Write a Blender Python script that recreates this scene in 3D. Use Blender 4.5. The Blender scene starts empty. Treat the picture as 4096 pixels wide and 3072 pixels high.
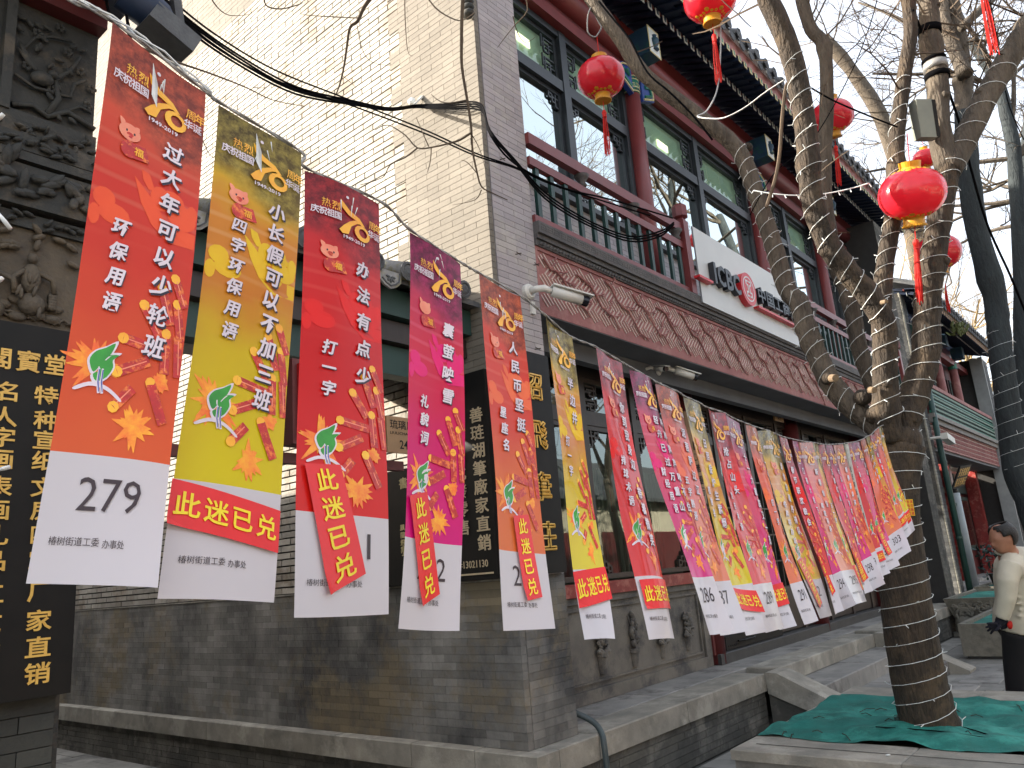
import bpy, math, random
from mathutils import Vector, Matrix
random.seed(7)
rnd = random.random
def U_(a, b): return a + (b - a) * rnd()
S = bpy.context.scene
COL = S.collection
# ---------------------------------------------------------------- camera
YAW, PITCH, ROLL, FPX = 0.685199, 0.2381376, -0.0785134, 3119.64
fw = Vector((math.cos(PITCH) * math.cos(YAW), math.cos(PITCH) * math.sin(YAW), math.sin(PITCH)))
rt0 = Vector((math.sin(YAW), -math.cos(YAW), 0))
up0 = rt0.cross(fw)
RT = rt0 * math.cos(ROLL) + up0 * math.sin(ROLL)
UP = up0 * math.cos(ROLL) - rt0 * math.sin(ROLL)
CAM = Vector((0, 0, 1.6))
cd = bpy.data.cameras.new('camera'); cam = bpy.data.objects.new('camera', cd); COL.objects.link(cam)
m = Matrix((RT, UP, -fw)).transposed().to_4x4(); m.translation = CAM
cam.matrix_world = m
cd.sensor_width = 36; cd.lens = FPX / 4096 * 36; cd.clip_start = 0.05; cd.clip_end = 2000
S.camera = cam
# ---------------------------------------------------------------- sky, sun, exposure
SUN = Vector((-0.60, 1.0, 0.56)).normalized()
W = bpy.data.worlds.new('World'); S.world = W; W.use_nodes = True
nt = W.node_tree; nt.nodes.clear()
sk = nt.nodes.new('ShaderNodeTexSky'); sk.sky_type = 'NISHITA'; sk.sun_disc = False
sk.sun_elevation = math.asin(SUN.z); sk.sun_rotation = math.atan2(SUN.x, SUN.y)
sk.dust_density = 4.0; sk.air_density = 1.0; sk.ozone_density = 1.0
bg = nt.nodes.new('ShaderNodeBackground'); bg.inputs[1].default_value = 0.15
ow = nt.nodes.new('ShaderNodeOutputWorld')
hz = nt.nodes.new('ShaderNodeMix'); hz.data_type = 'RGBA'; hz.inputs[0].default_value = .6   # milky winter haze over the clear sky
hz.inputs[7].default_value = (2.6, 2.58, 2.55, 1); nt.links.new(sk.outputs[0], hz.inputs[6]); nt.links.new(hz.outputs[2], bg.inputs[0]); nt.links.new(bg.outputs[0], ow.inputs[0])
sd = bpy.data.lights.new('sun', 'SUN'); sd.energy = 3.6; sd.angle = math.radians(0.6); sd.color = (1.0, 0.91, 0.78)
so = bpy.data.objects.new('sun', sd); COL.objects.link(so)
so.rotation_euler = SUN.to_track_quat('Z', 'Y').to_euler(); so.location = (-10, 20, 20)
S.view_settings.view_transform = 'Standard'; S.view_settings.look = 'None'
S.view_settings.exposure = 2.15; S.view_settings.gamma = 1.0
S.cycles.max_bounces = 8; S.cycles.transparent_max_bounces = 16
# ---------------------------------------------------------------- helpers
def P(px, py, d):
    """world point seen at photo pixel (px,py) at depth d metres"""
    return CAM + RT * ((px - 2048) / FPX * d) + UP * (-(py - 1536) / FPX * d) + fw * d
def R_(px, py): return RT * ((px - 2048) / FPX) + UP * (-(py - 1536) / FPX) + fw
def on(px, py, ax, val):
    d = R_(px, py); i = 'xyz'.index(ax); return CAM + d * ((val - CAM[i]) / d[i])
def c(r, g, b):
    f = lambda v: (v / 255 / 12.92) if v <= 10.3 else ((v / 255 + 0.055) / 1.055) ** 2.4
    return (f(r), f(g), f(b), 1)
class MB:
    def __init__(s): s.v = []; s.f = []; s.m = []; s.uv = None; s.mi = 0
    def quad(s, a, b, c_, d): s.poly([a, b, c_, d])
    def poly(s, pts):
        n = len(s.v); s.v += [tuple(p) for p in pts]; s.f.append(tuple(range(n, n + len(pts)))); s.m.append(s.mi)
    def raw(s, vs, fs):
        n = len(s.v); s.v += [tuple(p) for p in vs]
        for f in fs: s.f.append(tuple(i + n for i in f)); s.m.append(s.mi)
        return s
    def box(s, x0, x1, y0, y1, z0, z1):
        s.raw([(x0,y0,z0),(x1,y0,z0),(x1,y1,z0),(x0,y1,z0),(x0,y0,z1),(x1,y0,z1),(x1,y1,z1),(x0,y1,z1)],
              [(0,3,2,1),(4,5,6,7),(0,1,5,4),(1,2,6,5),(2,3,7,6),(3,0,4,7)])
        return s
    def obox(s, o, a, b, c_):
        """box centred on o with half-axis vectors a,b,c"""
        o, a, b, c_ = Vector(o), Vector(a), Vector(b), Vector(c_)
        s.raw([o-a-b-c_, o+a-b-c_, o+a+b-c_, o-a+b-c_, o-a-b+c_, o+a-b+c_, o+a+b+c_, o-a+b+c_],
              [(0,3,2,1),(4,5,6,7),(0,1,5,4),(1,2,6,5),(2,3,7,6),(3,0,4,7)])
        return s
    def bar(s, p, q, w, h, up=(0,0,1)):
        p, q = Vector(p), Vector(q); d = q - p; x = d.cross(Vector(up)).normalized(); y = x.cross(d).normalized()
        return s.obox((p + q) / 2, d / 2, x * w / 2, y * h / 2)
    def tube(s, pts, r, n=8, cap=True, jit=0):
        pts = [Vector(p) for p in pts]; k = len(pts)
        if not hasattr(r, '__len__'): r = [r] * k
        t = (pts[1] - pts[0]).normalized()
        x = t.orthogonal().normalized(); base = len(s.v)
        for i in range(k):
            t2 = ((pts[min(i+1, k-1)] - pts[max(i-1, 0)])).normalized()
            x = (x - t2 * x.dot(t2)); x = x.normalized() if x.length > 1e-6 else t2.orthogonal().normalized()
            y = t2.cross(x)
            for j in range(n):
                a = 2 * math.pi * j / n; rr = r[i] * (1 + (U_(-jit, jit) if jit else 0))
                s.v.append(tuple(pts[i] + (x * math.cos(a) + y * math.sin(a)) * rr))
        for i in range(k - 1):
            for j in range(n):
                a, b = base + i*n + j, base + i*n + (j+1) % n
                s.f.append((a, b, b + n, a + n)); s.m.append(s.mi)
        if cap:
            s.f.append(tuple(base + j for j in reversed(range(n)))); s.m.append(s.mi)
            s.f.append(tuple(base + (k-1)*n + j for j in range(n))); s.m.append(s.mi)
        return s
    def lathe(s, prof, o, ax=(0,0,1), n=16, lobes=0, la=0):
        o = Vector(o); z = Vector(ax).normalized(); x = z.orthogonal().normalized(); y = z.cross(x); base = len(s.v)
        for (r, h) in prof:
            for j in range(n):
                a = 2*math.pi*j/n; rr = r * (1 - la * abs(math.cos(a*lobes/2))**6) if lobes else r
                s.v.append(tuple(o + z*h + (x*math.cos(a) + y*math.sin(a))*rr))
        for i in range(len(prof) - 1):
            for j in range(n):
                a, b = base+i*n+j, base+i*n+(j+1) % n
                s.f.append((a, b, b+n, a+n)); s.m.append(s.mi)
        s.f.append(tuple(base+j for j in reversed(range(n)))); s.m.append(s.mi)
        s.f.append(tuple(base+(len(prof)-1)*n+j for j in range(n))); s.m.append(s.mi)
        return s
    def blob(s, o, a, b, c_, n=7, k=4):
        """ellipsoid with half-axis vectors a,b,c"""
        o, a, b, c_ = Vector(o), Vector(a), Vector(b), Vector(c_); base = len(s.v)
        for i in range(k + 1):
            th = math.pi * i / k
            for j in range(n):
                ph = 2*math.pi*j/n; s.v.append(tuple(o + c_*math.cos(th) + (a*math.cos(ph) + b*math.sin(ph))*max(math.sin(th), .02)))
        for i in range(k):
            for j in range(n):
                p, q = base+i*n+j, base+i*n+(j+1) % n
                s.f.append((p, p+n, q+n, q)); s.m.append(s.mi)
        return s
    def mesh(s, name, mats, smooth=False):
        me = bpy.data.meshes.new(name); me.from_pydata(s.v, [], s.f)
        for mm in (mats if isinstance(mats, (list, tuple)) else [mats]): me.materials.append(mm)
        if any(s.m): me.polygons.foreach_set('material_index', s.m)
        if smooth: me.polygons.foreach_set('use_smooth', [True] * len(s.f))
        if s.uv:
            ul = me.uv_layers.new(name='UVMap'); d = []
            for f in s.f:
                for i in f: d += s.uv[i]
            ul.data.foreach_set('uv', d)
        me.update(); return me
    def build(s, name, mats, parent=None, smooth=False, kind=None, label=None):
        o = bpy.data.objects.new(name, s.mesh(name, mats, smooth)); COL.objects.link(o)
        if parent: setp(o, parent)
        if kind: o['kind'] = kind
        if label: o['label'] = label
        return o
WL = {}
def setp(o, parent):
    o.parent = parent
    if parent.name in WL: o.matrix_parent_inverse = Matrix.Translation(-WL[parent.name])
def tag(o, label=None, cat=None, group=None, kind=None):
    for k, v in (('label', label), ('category', cat), ('group', group), ('kind', kind)):
        if v: o[k] = v
    return o
def thing(name, label, cat, loc=(0,0,0), group=None):
    """Empty at the base of a thing; its parts are built in world coordinates and shifted back by setp()"""
    o = bpy.data.objects.new(name, None); COL.objects.link(o); o.empty_display_size = .1
    o.location = loc; WL[o.name] = Vector(loc)
    return tag(o, label, cat, group)
def inst(me, name, parent, loc, sc=(1,1,1), rot=None):
    o = bpy.data.objects.new(name, me); COL.objects.link(o); setp(o, parent); o.location = loc; o.scale = sc
    if rot: o.rotation_euler = rot
    return o
def unit_box(name, mt): return MB().box(-.5,.5,-.5,.5,-.5,.5).mesh(name, mt)
# ---------------------------------------------------------------- materials
def M(name, c1, c2=None, sc=4.0, rough=.7, bump=0.0, bsc=None, metal=0.0, rv=0.0, spec=.5, detail=6, c3=None, sc3=.8, coat=0.0, trans=0.0, stretch=None):
    mt = bpy.data.materials.new(name); mt.use_nodes = True; t = mt.node_tree; N = t.nodes; L = t.links
    b = N['Principled BSDF']; b.inputs['Roughness'].default_value = rough; b.inputs['Metallic'].default_value = metal
    b.inputs['Specular IOR Level'].default_value = spec
    if coat: b.inputs['Coat Weight'].default_value = coat; b.inputs['Coat Roughness'].default_value = .12
    geo = N.new('ShaderNodeNewGeometry'); pos = geo.outputs['Position']
    if stretch:
        mp = N.new('ShaderNodeMapping'); mp.inputs['Scale'].default_value = stretch; L.new(pos, mp.inputs[0]); pos = mp.outputs[0]
    col = None
    if c2 is None: c2 = tuple(x * .8 for x in c1[:3]) + (1,)
    nz = N.new('ShaderNodeTexNoise'); nz.inputs['Scale'].default_value = sc; nz.inputs['Detail'].default_value = detail; nz.inputs['Roughness'].default_value = .65
    L.new(pos, nz.inputs['Vector'])
    rp = N.new('ShaderNodeValToRGB'); rp.color_ramp.elements[0].position = .35; rp.color_ramp.elements[1].position = .65
    rp.color_ramp.elements[0].color = c1; rp.color_ramp.elements[1].color = c2; L.new(nz.outputs[0], rp.inputs[0]); col = rp.outputs[0]
    if c3:
        n3 = N.new('ShaderNodeTexNoise'); n3.inputs['Scale'].default_value = sc3; n3.inputs['Detail'].default_value = 8; n3.inputs['Roughness'].default_value = .7; L.new(geo.outputs['Position'], n3.inputs['Vector'])
        r3 = N.new('ShaderNodeValToRGB'); r3.color_ramp.elements[0].position = .5; r3.color_ramp.elements[1].position = .62; L.new(n3.outputs[0], r3.inputs[0])
        mx = N.new('ShaderNodeMix'); mx.data_type = 'RGBA'; L.new(r3.outputs[0], mx.inputs[0]); L.new(col, mx.inputs[6]); mx.inputs[7].default_value = c3; col = mx.outputs[2]
    if rv:
        oi = N.new('ShaderNodeObjectInfo'); ad = N.new('ShaderNodeMath'); ad.operation = 'ADD'
        L.new(oi.outputs['Random'], ad.inputs[0]); L.new(geo.outputs['Random Per Island'], ad.inputs[1])
        fr = N.new('ShaderNodeMath'); fr.operation = 'FRACT'; L.new(ad.outputs[0], fr.inputs[0])
        mr = N.new('ShaderNodeMapRange'); mr.inputs[3].default_value = 1 - rv; mr.inputs[4].default_value = 1 + rv; L.new(fr.outputs[0], mr.inputs[0])
        hs = N.new('ShaderNodeHueSaturation'); L.new(mr.outputs[0], hs.inputs['Value']); L.new(col, hs.inputs['Color']); col = hs.outputs[0]
    L.new(col, b.inputs['Base Color'])
    if bump:
        n2 = N.new('ShaderNodeTexNoise'); n2.inputs['Scale'].default_value = bsc or sc * 6; n2.inputs['Detail'].default_value = 5; L.new(pos, n2.inputs['Vector'])
        bp = N.new('ShaderNodeBump'); bp.inputs['Strength'].default_value = bump; bp.inputs['Distance'].default_value = .035 if name.startswith('bark') else .01
        L.new(n2.outputs[0], bp.inputs['Height']); L.new(bp.outputs[0], b.inputs['Normal'])
    if trans:
        tr = N.new('ShaderNodeBsdfTranslucent'); L.new(col, tr.inputs[0]); ms = N.new('ShaderNodeMixShader'); ms.inputs[0].default_value = trans
        L.new(b.outputs[0], ms.inputs[1]); L.new(tr.outputs[0], ms.inputs[2]); L.new(ms.outputs[0], N['Material Output'].inputs[0])
    return mt
brick_field = M('brick_whitewashed', (.44,.42,.375,1), (.30,.28,.245,1), 3, .85, .6, 40, rv=.22, c3=(.27,.23,.18,1), sc3=2.2)
mortar_d = M('mortar_dark', (.035,.034,.033,1), None, 9, .9)
brick_quoin = M('brick_quoin', (.185,.165,.135,1), (.15,.133,.108,1), 2.5, .85, .3, 50, rv=.10)
brick_front = M('brick_front_grey', (.38,.345,.355,1), (.31,.285,.295,1), 3, .85, .3, 50, rv=.10, c3=(.40,.37,.35,1), sc3=3)
brick_dado = M('brick_dado_stained', (.27,.265,.245,1), (.05,.052,.054,1), 1.3, .72, .6, 45, rv=.24, c3=(.17,.14,.09,1), sc3=1.0, stretch=(1,1,.6))
brick_under = M('brick_plinth', (.10,.095,.08,1), (.045,.045,.04,1), 2.5, .85, .6, 40, rv=.2, c3=(.16,.15,.13,1), sc3=3)
mortar_l = M('mortar_grey', (.045,.042,.038,1), None, 9, .9)
stone = M('ledge_stone', (.31,.29,.245,1), (.19,.185,.16,1), 4, .8, .35, 60, rv=.10, c3=(.38,.36,.31,1), sc3=2.5)
stone_top = M('step_stone', (.30,.29,.27,1), (.19,.19,.18,1), 2.2, .75, .3, 60, rv=.10, c3=(.11,.105,.10,1), sc3=1.8)
stone_dk = M('threshold_stone', (.05,.05,.05,1), (.03,.03,.03,1), 4, .5, .2, 40)
paver = M('paving_stone', (.26,.255,.235,1), (.18,.18,.165,1), 3, .8, .3, 60, rv=.15, c3=(.10,.10,.095,1), sc3=1.3)
joint = M('paving_joint', (.08,.078,.07,1), None, 8, .95)
carve = M('carved_grey_brick', (.040,.041,.038,1), (.022,.024,.024,1), 5, .75, .5, 60, c3=(.085,.072,.055,1), sc3=5)
relief_m = M('relief_panel_brick', (.17,.155,.13,1), (.11,.102,.09,1), 3, .75, .35, 70, c3=(.065,.062,.06,1), sc3=2.5)
cornice_m = M('cornice_grey', (.115,.105,.10,1), (.07,.066,.066,1), 8, .75, .4, 80)
soffit_m = M('soffit_grey', (.13,.14,.155,1), (.10,.105,.12,1), 2, .7)
fri_base = M('frieze_ground', (.58,.45,.40,1), (.46,.33,.29,1), 6, .8, .3, 60)
fri_red = M('frieze_red', (.31,.12,.11,1), (.25,.09,.085,1), 4, .7, .2, 60, c3=(.36,.17,.15,1), sc3=3)
red = M('red_paint', (.19,.035,.034,1), (.155,.029,.029,1), 2.5, .42, .06, 30)
red_dk = M('dark_red_paint', (.12,.022,.022,1), (.09,.018,.018,1), 3, .45, .05)
red_sill = M('red_sill_paint', (.26,.025,.022,1), (.17,.016,.016,1), 4, .4, .1, 40, c3=(.33,.10,.08,1), sc3=9)
green = M('green_paint', (.010,.042,.036,1), (.007,.030,.026,1), 5, .45, .05)
green_dk = M('dark_green_beam', (.02,.055,.048,1), (.015,.042,.038,1), 3, .55, .1)
blue = M('eave_blue', (.007,.020,.055,1), (.005,.014,.040,1), 4, .6)
blue_b = M('bracket_blue', (.012,.05,.10,1), (.010,.035,.07,1), 7, .5, c3=(.012,.07,.065,1), sc3=9)
teal_b = M('ornament_green', (.02,.20,.13,1), (.01,.12,.08,1), 10, .5)
blue_o = M('ornament_blue', (.02,.06,.30,1), (.015,.04,.20,1), 10, .5)
gold = M('gold_paint', (.80,.50,.11,1), (.62,.36,.07,1), 20, .4)
gold_p = M('pale_gold', (.62,.55,.30,1), (.5,.42,.2,1), 20, .5)
whitep = M('white_paint', (.72,.74,.72,1), (.6,.64,.64,1), 20, .5)
black_l = M('black_lacquer', (.007,.007,.007,1), (.012,.011,.010,1), 4, .5, .06, 20, spec=.22)
frame = M('window_frame_black', (.030,.036,.042,1), (.022,.026,.030,1), 6, .4, .04)
frame_w = M('dark_wood_frame', (.035,.024,.020,1), (.022,.015,.013,1), 7, .42, .1, 40, stretch=(1,1,.2))
white_panel = M('sign_panel_white', (.62,.63,.62,1), (.56,.57,.565,1), 1.3, .45)
panel_side = M('sign_panel_grey', (.26,.27,.29,1), None, 3, .5)
letter_bk = M('sign_letter_black', (.012,.014,.02,1), None, 3, .35)
letter_rd = M('sign_letter_red', (.62,.02,.03,1), (.52,.015,.025,1), 3, .35)
tile = M('roof_tile_grey', (.10,.105,.11,1), (.06,.063,.07,1), 8, .8, .4, 60, rv=.15)
tile_w = M('roof_tile_light', (.30,.30,.295,1), (.17,.17,.17,1), 9, .8, .4, 60, rv=.15, c3=(.22,.20,.10,1), sc3=7)
fascia = M('eave_board_pink', (.36,.13,.11,1), (.28,.10,.09,1), 4, .6)
bark = M('bark_brown', (.062,.045,.031,1), (.026,.020,.015,1), 14, .9, 1.0, 55, c3=(.082,.058,.036,1), sc3=7, stretch=(1,1,.22))
bark2 = M('bark_grey', (.13,.105,.078,1), (.062,.050,.038,1), 14, .9, .9, 55, stretch=(1,1,.25))
bark3 = M('bark_dark_slate', (.035,.045,.048,1), (.02,.025,.028,1), 10, .9, .8, 40, stretch=(1,1,.25))
twig = M('twig_brown', (.12,.085,.055,1), (.07,.05,.035,1), 9, .9)
twig_g = M('twig_golden', (.35,.26,.13,1), (.26,.18,.09,1), 3, .9)
wire_w = M('fairy_light_wire', (.72,.75,.74,1), None, 5, .4)
wire_k = M('cable_black', (.004,.004,.005,1), (.007,.007,.008,1), 30, 1.0, spec=.03)
wire_s = M('cord_silver', (.45,.45,.44,1), (.25,.25,.25,1), 200, .35, .3, 400, metal=.3)
clear_m = M('tape_clear', (.75,.78,.78,1), None, 30, .15)
lan_red = M('lantern_red', (.85,.035,.06,1), (.78,.025,.05,1), 2, .22, coat=.6, trans=.4)
lan_gold = M('lantern_gold', (.75,.38,.02,1), (.62,.28,.015,1), 12, .35, trans=.15)
tas_red = M('tassel_red', (.85,.03,.02,1), (.65,.02,.015,1), 60, .6, trans=.3)
cctv_w = M('cctv_white', (.66,.65,.61,1), (.58,.57,.53,1), 10, .35)
cctv_k = M('cctv_black', (.010,.010,.016,1), None, 10, .15)
metal_g = M('lamp_box_greygreen', (.22,.24,.20,1), (.18,.195,.17,1), 5, .5)
pipe_w = M('standpipe_grey', (.34,.38,.39,1), (.27,.31,.33,1), 3, .45)
pipe_g = M('downpipe_green', (.02,.06,.055,1), (.03,.08,.065,1), 3, .5)
hose_m = M('hose_slate', (.06,.085,.09,1), (.04,.055,.06,1), 8, .5)
net = M('shade_net_green', (.006,.17,.14,1), (.004,.11,.09,1), 5, .8, .6, 120, c3=(.03,.26,.21,1), sc3=3)
litter = M('dry_leaf_litter', (.10,.07,.035,1), None, 20, .9)
yellow_s = M('warning_yellow', (.85,.55,.02,1), None, 4, .4)
orange_w = M('orange_wash', (.36,.15,.07,1), (.30,.12,.06,1), 2, .8, .1)
jacket_m = M('jacket_cream', (.58,.54,.44,1), (.50,.46,.37,1), 4, .65, .25, 14)
trouser_m = M('trousers_black', (.006,.006,.008,1), None, 5, .9)
glove_m = M('glove_navy', (.008,.009,.02,1), None, 5, .8)
skin_m = M('skin', (.36,.17,.105,1), (.30,.13,.08,1), 6, .5)
hair_m = M('hair_black', (.010,.009,.009,1), (.02,.018,.017,1), 40, .5, .8, 200, stretch=(1,1,1))
room_m = M('room_wall', (.16,.19,.16,1), (.11,.13,.11,1), 2, .9)
blind_m = M('blind_green', (.46,.58,.47,1), (.38,.50,.40,1), .8, .7)
curtain_m = M('curtain_sage', (.17,.24,.19,1), (.09,.13,.10,1), 5, .8, stretch=(4,4,.2))
foam_m = M('wall_cream', (.55,.50,.38,1), (.45,.40,.31,1), 2, .8)
box_red = M('light_box_red', (.34,.008,.008,1), (.26,.006,.006,1), 2, .3, spec=.3)
plaque_m = M('plaque_wood', (.30,.18,.085,1), (.24,.14,.065,1), 8, .4)
carve_w = M('trough_stone', (.20,.19,.155,1), (.12,.115,.095,1), 9, .8, .7, 60)
ivory = M('engraved_ivory', (.55,.44,.28,1), None, 10, .5)
def emis(name, col, s):
    mt = bpy.data.materials.new(name); mt.use_nodes = True; b = mt.node_tree.nodes['Principled BSDF']
    b.inputs['Base Color'].default_value = col; b.inputs['Emission Color'].default_value = col; b.inputs['Emission Strength'].default_value = s; return mt
lamp_m = emis('ceiling_lamp', (1, .93, .65, 1), .6)
blind_m.node_tree.nodes['Principled BSDF'].inputs['Emission Color'].default_value = (.55, .68, .52, 1); blind_m.node_tree.nodes['Principled BSDF'].inputs['Emission Strength'].default_value = .022   # faint glow put into the blinds, in place of light from the room
def glassy(name, tint, base, ior=1.6):
    mt = bpy.data.materials.new(name); mt.use_nodes = True; t = mt.node_tree; N = t.nodes; L = t.links; N.clear()
    o = N.new('ShaderNodeOutputMaterial'); tr = N.new('ShaderNodeBsdfTransparent'); tr.inputs[0].default_value = tint
    gl = N.new('ShaderNodeBsdfGlossy'); gl.inputs['Roughness'].default_value = .012; gl.inputs[0].default_value = (.78,.86,.84,1)
    nz = N.new('ShaderNodeTexNoise'); nz.inputs['Scale'].default_value = 1.3; geo = N.new('ShaderNodeNewGeometry'); L.new(geo.outputs['Position'], nz.inputs['Vector'])
    bp = N.new('ShaderNodeBump'); bp.inputs['Strength'].default_value = .04; bp.inputs['Distance'].default_value = .02; L.new(nz.outputs[0], bp.inputs['Height']); L.new(bp.outputs[0], gl.inputs['Normal'])
    fr = N.new('ShaderNodeFresnel'); fr.inputs[0].default_value = ior
    ad = N.new('ShaderNodeMath'); ad.operation = 'ADD'; ad.use_clamp = True; ad.inputs[1].default_value = base; L.new(fr.outputs[0], ad.inputs[0])
    mx = N.new('ShaderNodeMixShader'); L.new(ad.outputs[0], mx.inputs[0]); L.new(tr.outputs[0], mx.inputs[1]); L.new(gl.outputs[0], mx.inputs[2]); L.new(mx.outputs[0], o.inputs[0])
    return mt
glass_u = glassy('window_glass_coated', (.5,.62,.58,1), .62, 1.8)
glass_l = glassy('window_glass_clear', (.7,.78,.74,1), .12, 1.6)
glass_t = glassy('transom_glass', (.75,.82,.78,1), .03, 1.5)
# ---------------------------------------------------------------- lettering
GL = {}
def glyphs(strings):
    objs = []
    for s_ in sorted(set(strings)):
        if s_ in GL: continue
        for f_ in (0, .35, .65, 1):      # strokes thickened only as far as the outline stays sound
            cu = bpy.data.curves.new('glyph', 'FONT'); cu.body = s_; cu.resolution_u = 2; cu.size = 1; cu.offset = GOFF.get(s_, .012) * f_
            o = bpy.data.objects.new('glyph', cu); COL.objects.link(o); objs.append((s_, o, f_))
    dg = bpy.context.evaluated_depsgraph_get()
    A0 = {}
    for s_, o, f_ in objs:
        me = bpy.data.meshes.new_from_object(o.evaluated_get(dg))
        vs = [(v.co.x, v.co.y) for v in me.vertices]; fs = [tuple(p.vertices) for p in me.polygons]
        if vs:
            x0 = min(v[0] for v in vs); x1 = max(v[0] for v in vs); y0 = min(v[1] for v in vs); y1 = max(v[1] for v in vs)
        else: x0 = y0 = 0; x1 = y1 = 1
        cnt = {}
        for f in fs:
            for i in range(len(f)):
                e = (f[i], f[(i+1) % len(f)]); k = tuple(sorted(e)); cnt.setdefault(k, []).append(e)
        be = [v[0] for v in cnt.values() if len(v) == 1]
        ar = sum(p.area for p in me.polygons); pe = sum(math.dist(vs[a], vs[b]) for a, b in be)
        if f_ == 0: A0[s_] = (ar, pe)
        if f_ == 0 or ar > A0[s_][0] + .8 * A0[s_][1] * GOFF.get(s_, .012) * f_ > 0 or GOFF.get(s_, .012) < 0: GL[s_] = (vs, fs, (x0, x1, y0, y1), be)
        bpy.data.meshes.remove(me)
    for s_, o, f_ in objs:
        cu = o.data; bpy.data.objects.remove(o); bpy.data.curves.remove(cu)
GOFF = {}
def put(mb, s_, cx, cy, w, h, fn, shear=0, rot=0, keep=True, thick=None, em=None):
    """glyph string s_ centred at (cx,cy) fitted to w x h in 2-D, mapped to 3-D by fn(u,v[,lift])"""
    vs, fs, (x0, x1, y0, y1), be = GL[s_]
    gw, gh = x1 - x0, y1 - y0
    if em: sx, sy = w / .92, h / .92; ox, oy = (x0 + x1) / 2, .38 if len(s_) == 1 and ord(s_) > 255 else (y0+y1)/2
    else: sx, sy = w / max(gw, 1e-3), h / max(gh, 1e-3); ox, oy = (x0+x1)/2, (y0+y1)/2
    cr, sr = math.cos(rot), math.sin(rot); out = []
    for x, y in vs:
        a, b = (x - ox) * sx, (y - oy) * sy; a += b * shear
        out.append((cx + a*cr - b*sr, cy + a*sr + b*cr))
    if thick is None: mb.raw([fn(*p) for p in out], fs)
    else:
        n = len(out); base = len(mb.v); F = [fn(*p, thick) for p in out] + [fn(*p, 0) for p in out]
        mb.raw(F, fs + [(a, a + n, b + n, b) for a, b in be])
# ================================================================ large structure
# ---- ground
MB().box(-60, 160, -60, 80, -.30, -.012).build('ground', joint, kind='structure')
pv = MB().box(-.5,.5,-.5,.5,-.5,.5).mesh('paving_slab', paver)
street = MB().box(2.0, 20, -4.0, 3.3, -.0115, -.008).build('street_pavement', joint, kind='structure')
i = 0; y = -1.2
while y < 3.2:
    x = 4.2 + (i % 2) * .3
    while x < 14.5:
        if not (4.7 < x < 7.0 and y < 2.3): inst(pv, 'paving_slab', street, (x + .3, y + .15, -.004 - .004*rnd()), (.592, .292, .03))
        x += .6
    y += .3; i += 1
alley = MB().box(.5, 4.0, 2.2, 16, -.0115, -.007).build('alley_pavement', joint, kind='structure')
for i in range(16):
    for j in range(7): inst(pv, 'paving_slab', alley, (1.5 + j*.4 + (i % 2)*.2, 3.6 + i*.5, -.003 - .003*rnd()), (.392, .49, .02))
# ---- brick laying
def to_px(p):
    v = Vector(p) - CAM; z = v.dot(fw)
    return (2048 + FPX * v.dot(RT) / z, 1536 - FPX * v.dot(UP) / z, z) if z > .05 else (-9e4, -9e4, z)
def lay(wall, mt, ax, pos, out, u0, u1, z0, z1, L, h, gap=.006, depth=.05, name='brick', maxn=300, uo=None, jit=.002, cond=None, seen=None):
    """courses of bricks on a wall face. ax 'x': face plane x=pos, u runs in y; ax 'y': face plane y=pos, u runs in x. out = -1/+1 side faced"""
    rows = max(1, round((z1 - z0) / h)); hh = (z1 - z0) / rows; B = []
    for r in range(rows):
        z = z0 + (r + .5) * hh; a, b = (u0, u1) if uo is None else uo(r, u0, u1)
        u = a - (L/2 if r % 2 else 0)
        while u < b - .01:
            p, q = max(u, a), min(u + L, b)
            if q - p > .03:
                um = (p + q) / 2; j = U_(0, jit); d = (pos - out * (depth/2 - j))
                o = (d, um, z) if ax == 'x' else (um, d, z)
                if cond is None or cond(um, z):
                    s_ = (depth, q - p - gap, hh - gap) if ax == 'x' else (q - p - gap, depth, hh - gap)
                    X, Y, Z = to_px(o); vis = -60 < X < 4156 and -60 < Y < 3132 and (seen is None or seen(X, Y))
                    B.append(((0 if vis else 100) + abs(Z), o, s_))
            u += L
    B.sort(key=lambda t: t[0])
    me = unit_box(name, mt)
    for _, o, s_ in B[:maxn]: inst(me, name, wall, o, s_)
    if len(B) > maxn:
        mb = MB()
        for _, o, s_ in B[maxn:]: mb.box(o[0]-s_[0]/2, o[0]+s_[0]/2, o[1]-s_[1]/2, o[1]+s_[1]/2, o[2]-s_[2]/2, o[2]+s_[2]/2)
        mb.build(name + '_courses', mt, wall, kind='stuff')
WX, FY = 4.12, 3.46
shop = thing('corner_shop_building', 'two storey brick corner shop with red balcony, blue eaves and whitewashed side wall', 'building', (WX, FY, 0))
sw = MB()
GAB = [(3.475, 0), (14, 0), (14, 9.8), (9.3, 12.2), (3.475, 9.2)]
sw.raw([(WX + .02, y, z) for y, z in GAB] + [(WX + .5, y, z) for y, z in GAB], [(4,3,2,1,0),(5,6,7,8,9)] + [(i, (i+1) % 5, 5+(i+1) % 5, 5+i) for i in range(5)])
side = sw.build('side_wall', mortar_l, shop)
seen_up = lambda X, Y: Y < 2450
lay(side, brick_field, 'x', WX, -1, 4.40, 11.0, 1.575, 8.0, .262, .0605, .0135, .05, uo=lambda r, a, b: (4.335, b), jit=.004, maxn=280)
quo = MB().box(WX + .012, WX + .02, 3.462, 3.475, 1.58, 8.6).build('corner_quoin', mortar_l, shop)
lay(quo, brick_quoin, 'x', WX - .007, -1, 3.46, 4.40, 1.575, 8.0, .25, .0505, .0035, .05, uo=lambda r, a, b: (a, 4.335 if (int(r * .0505 / .0605) // 3) % 2 else 4.47), jit=.0012, maxn=280)
band = MB().box(WX + .003, WX + .02, 3.5, 11.0, 8.0, 8.004).build('gable_band', mortar_l, shop)
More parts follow.
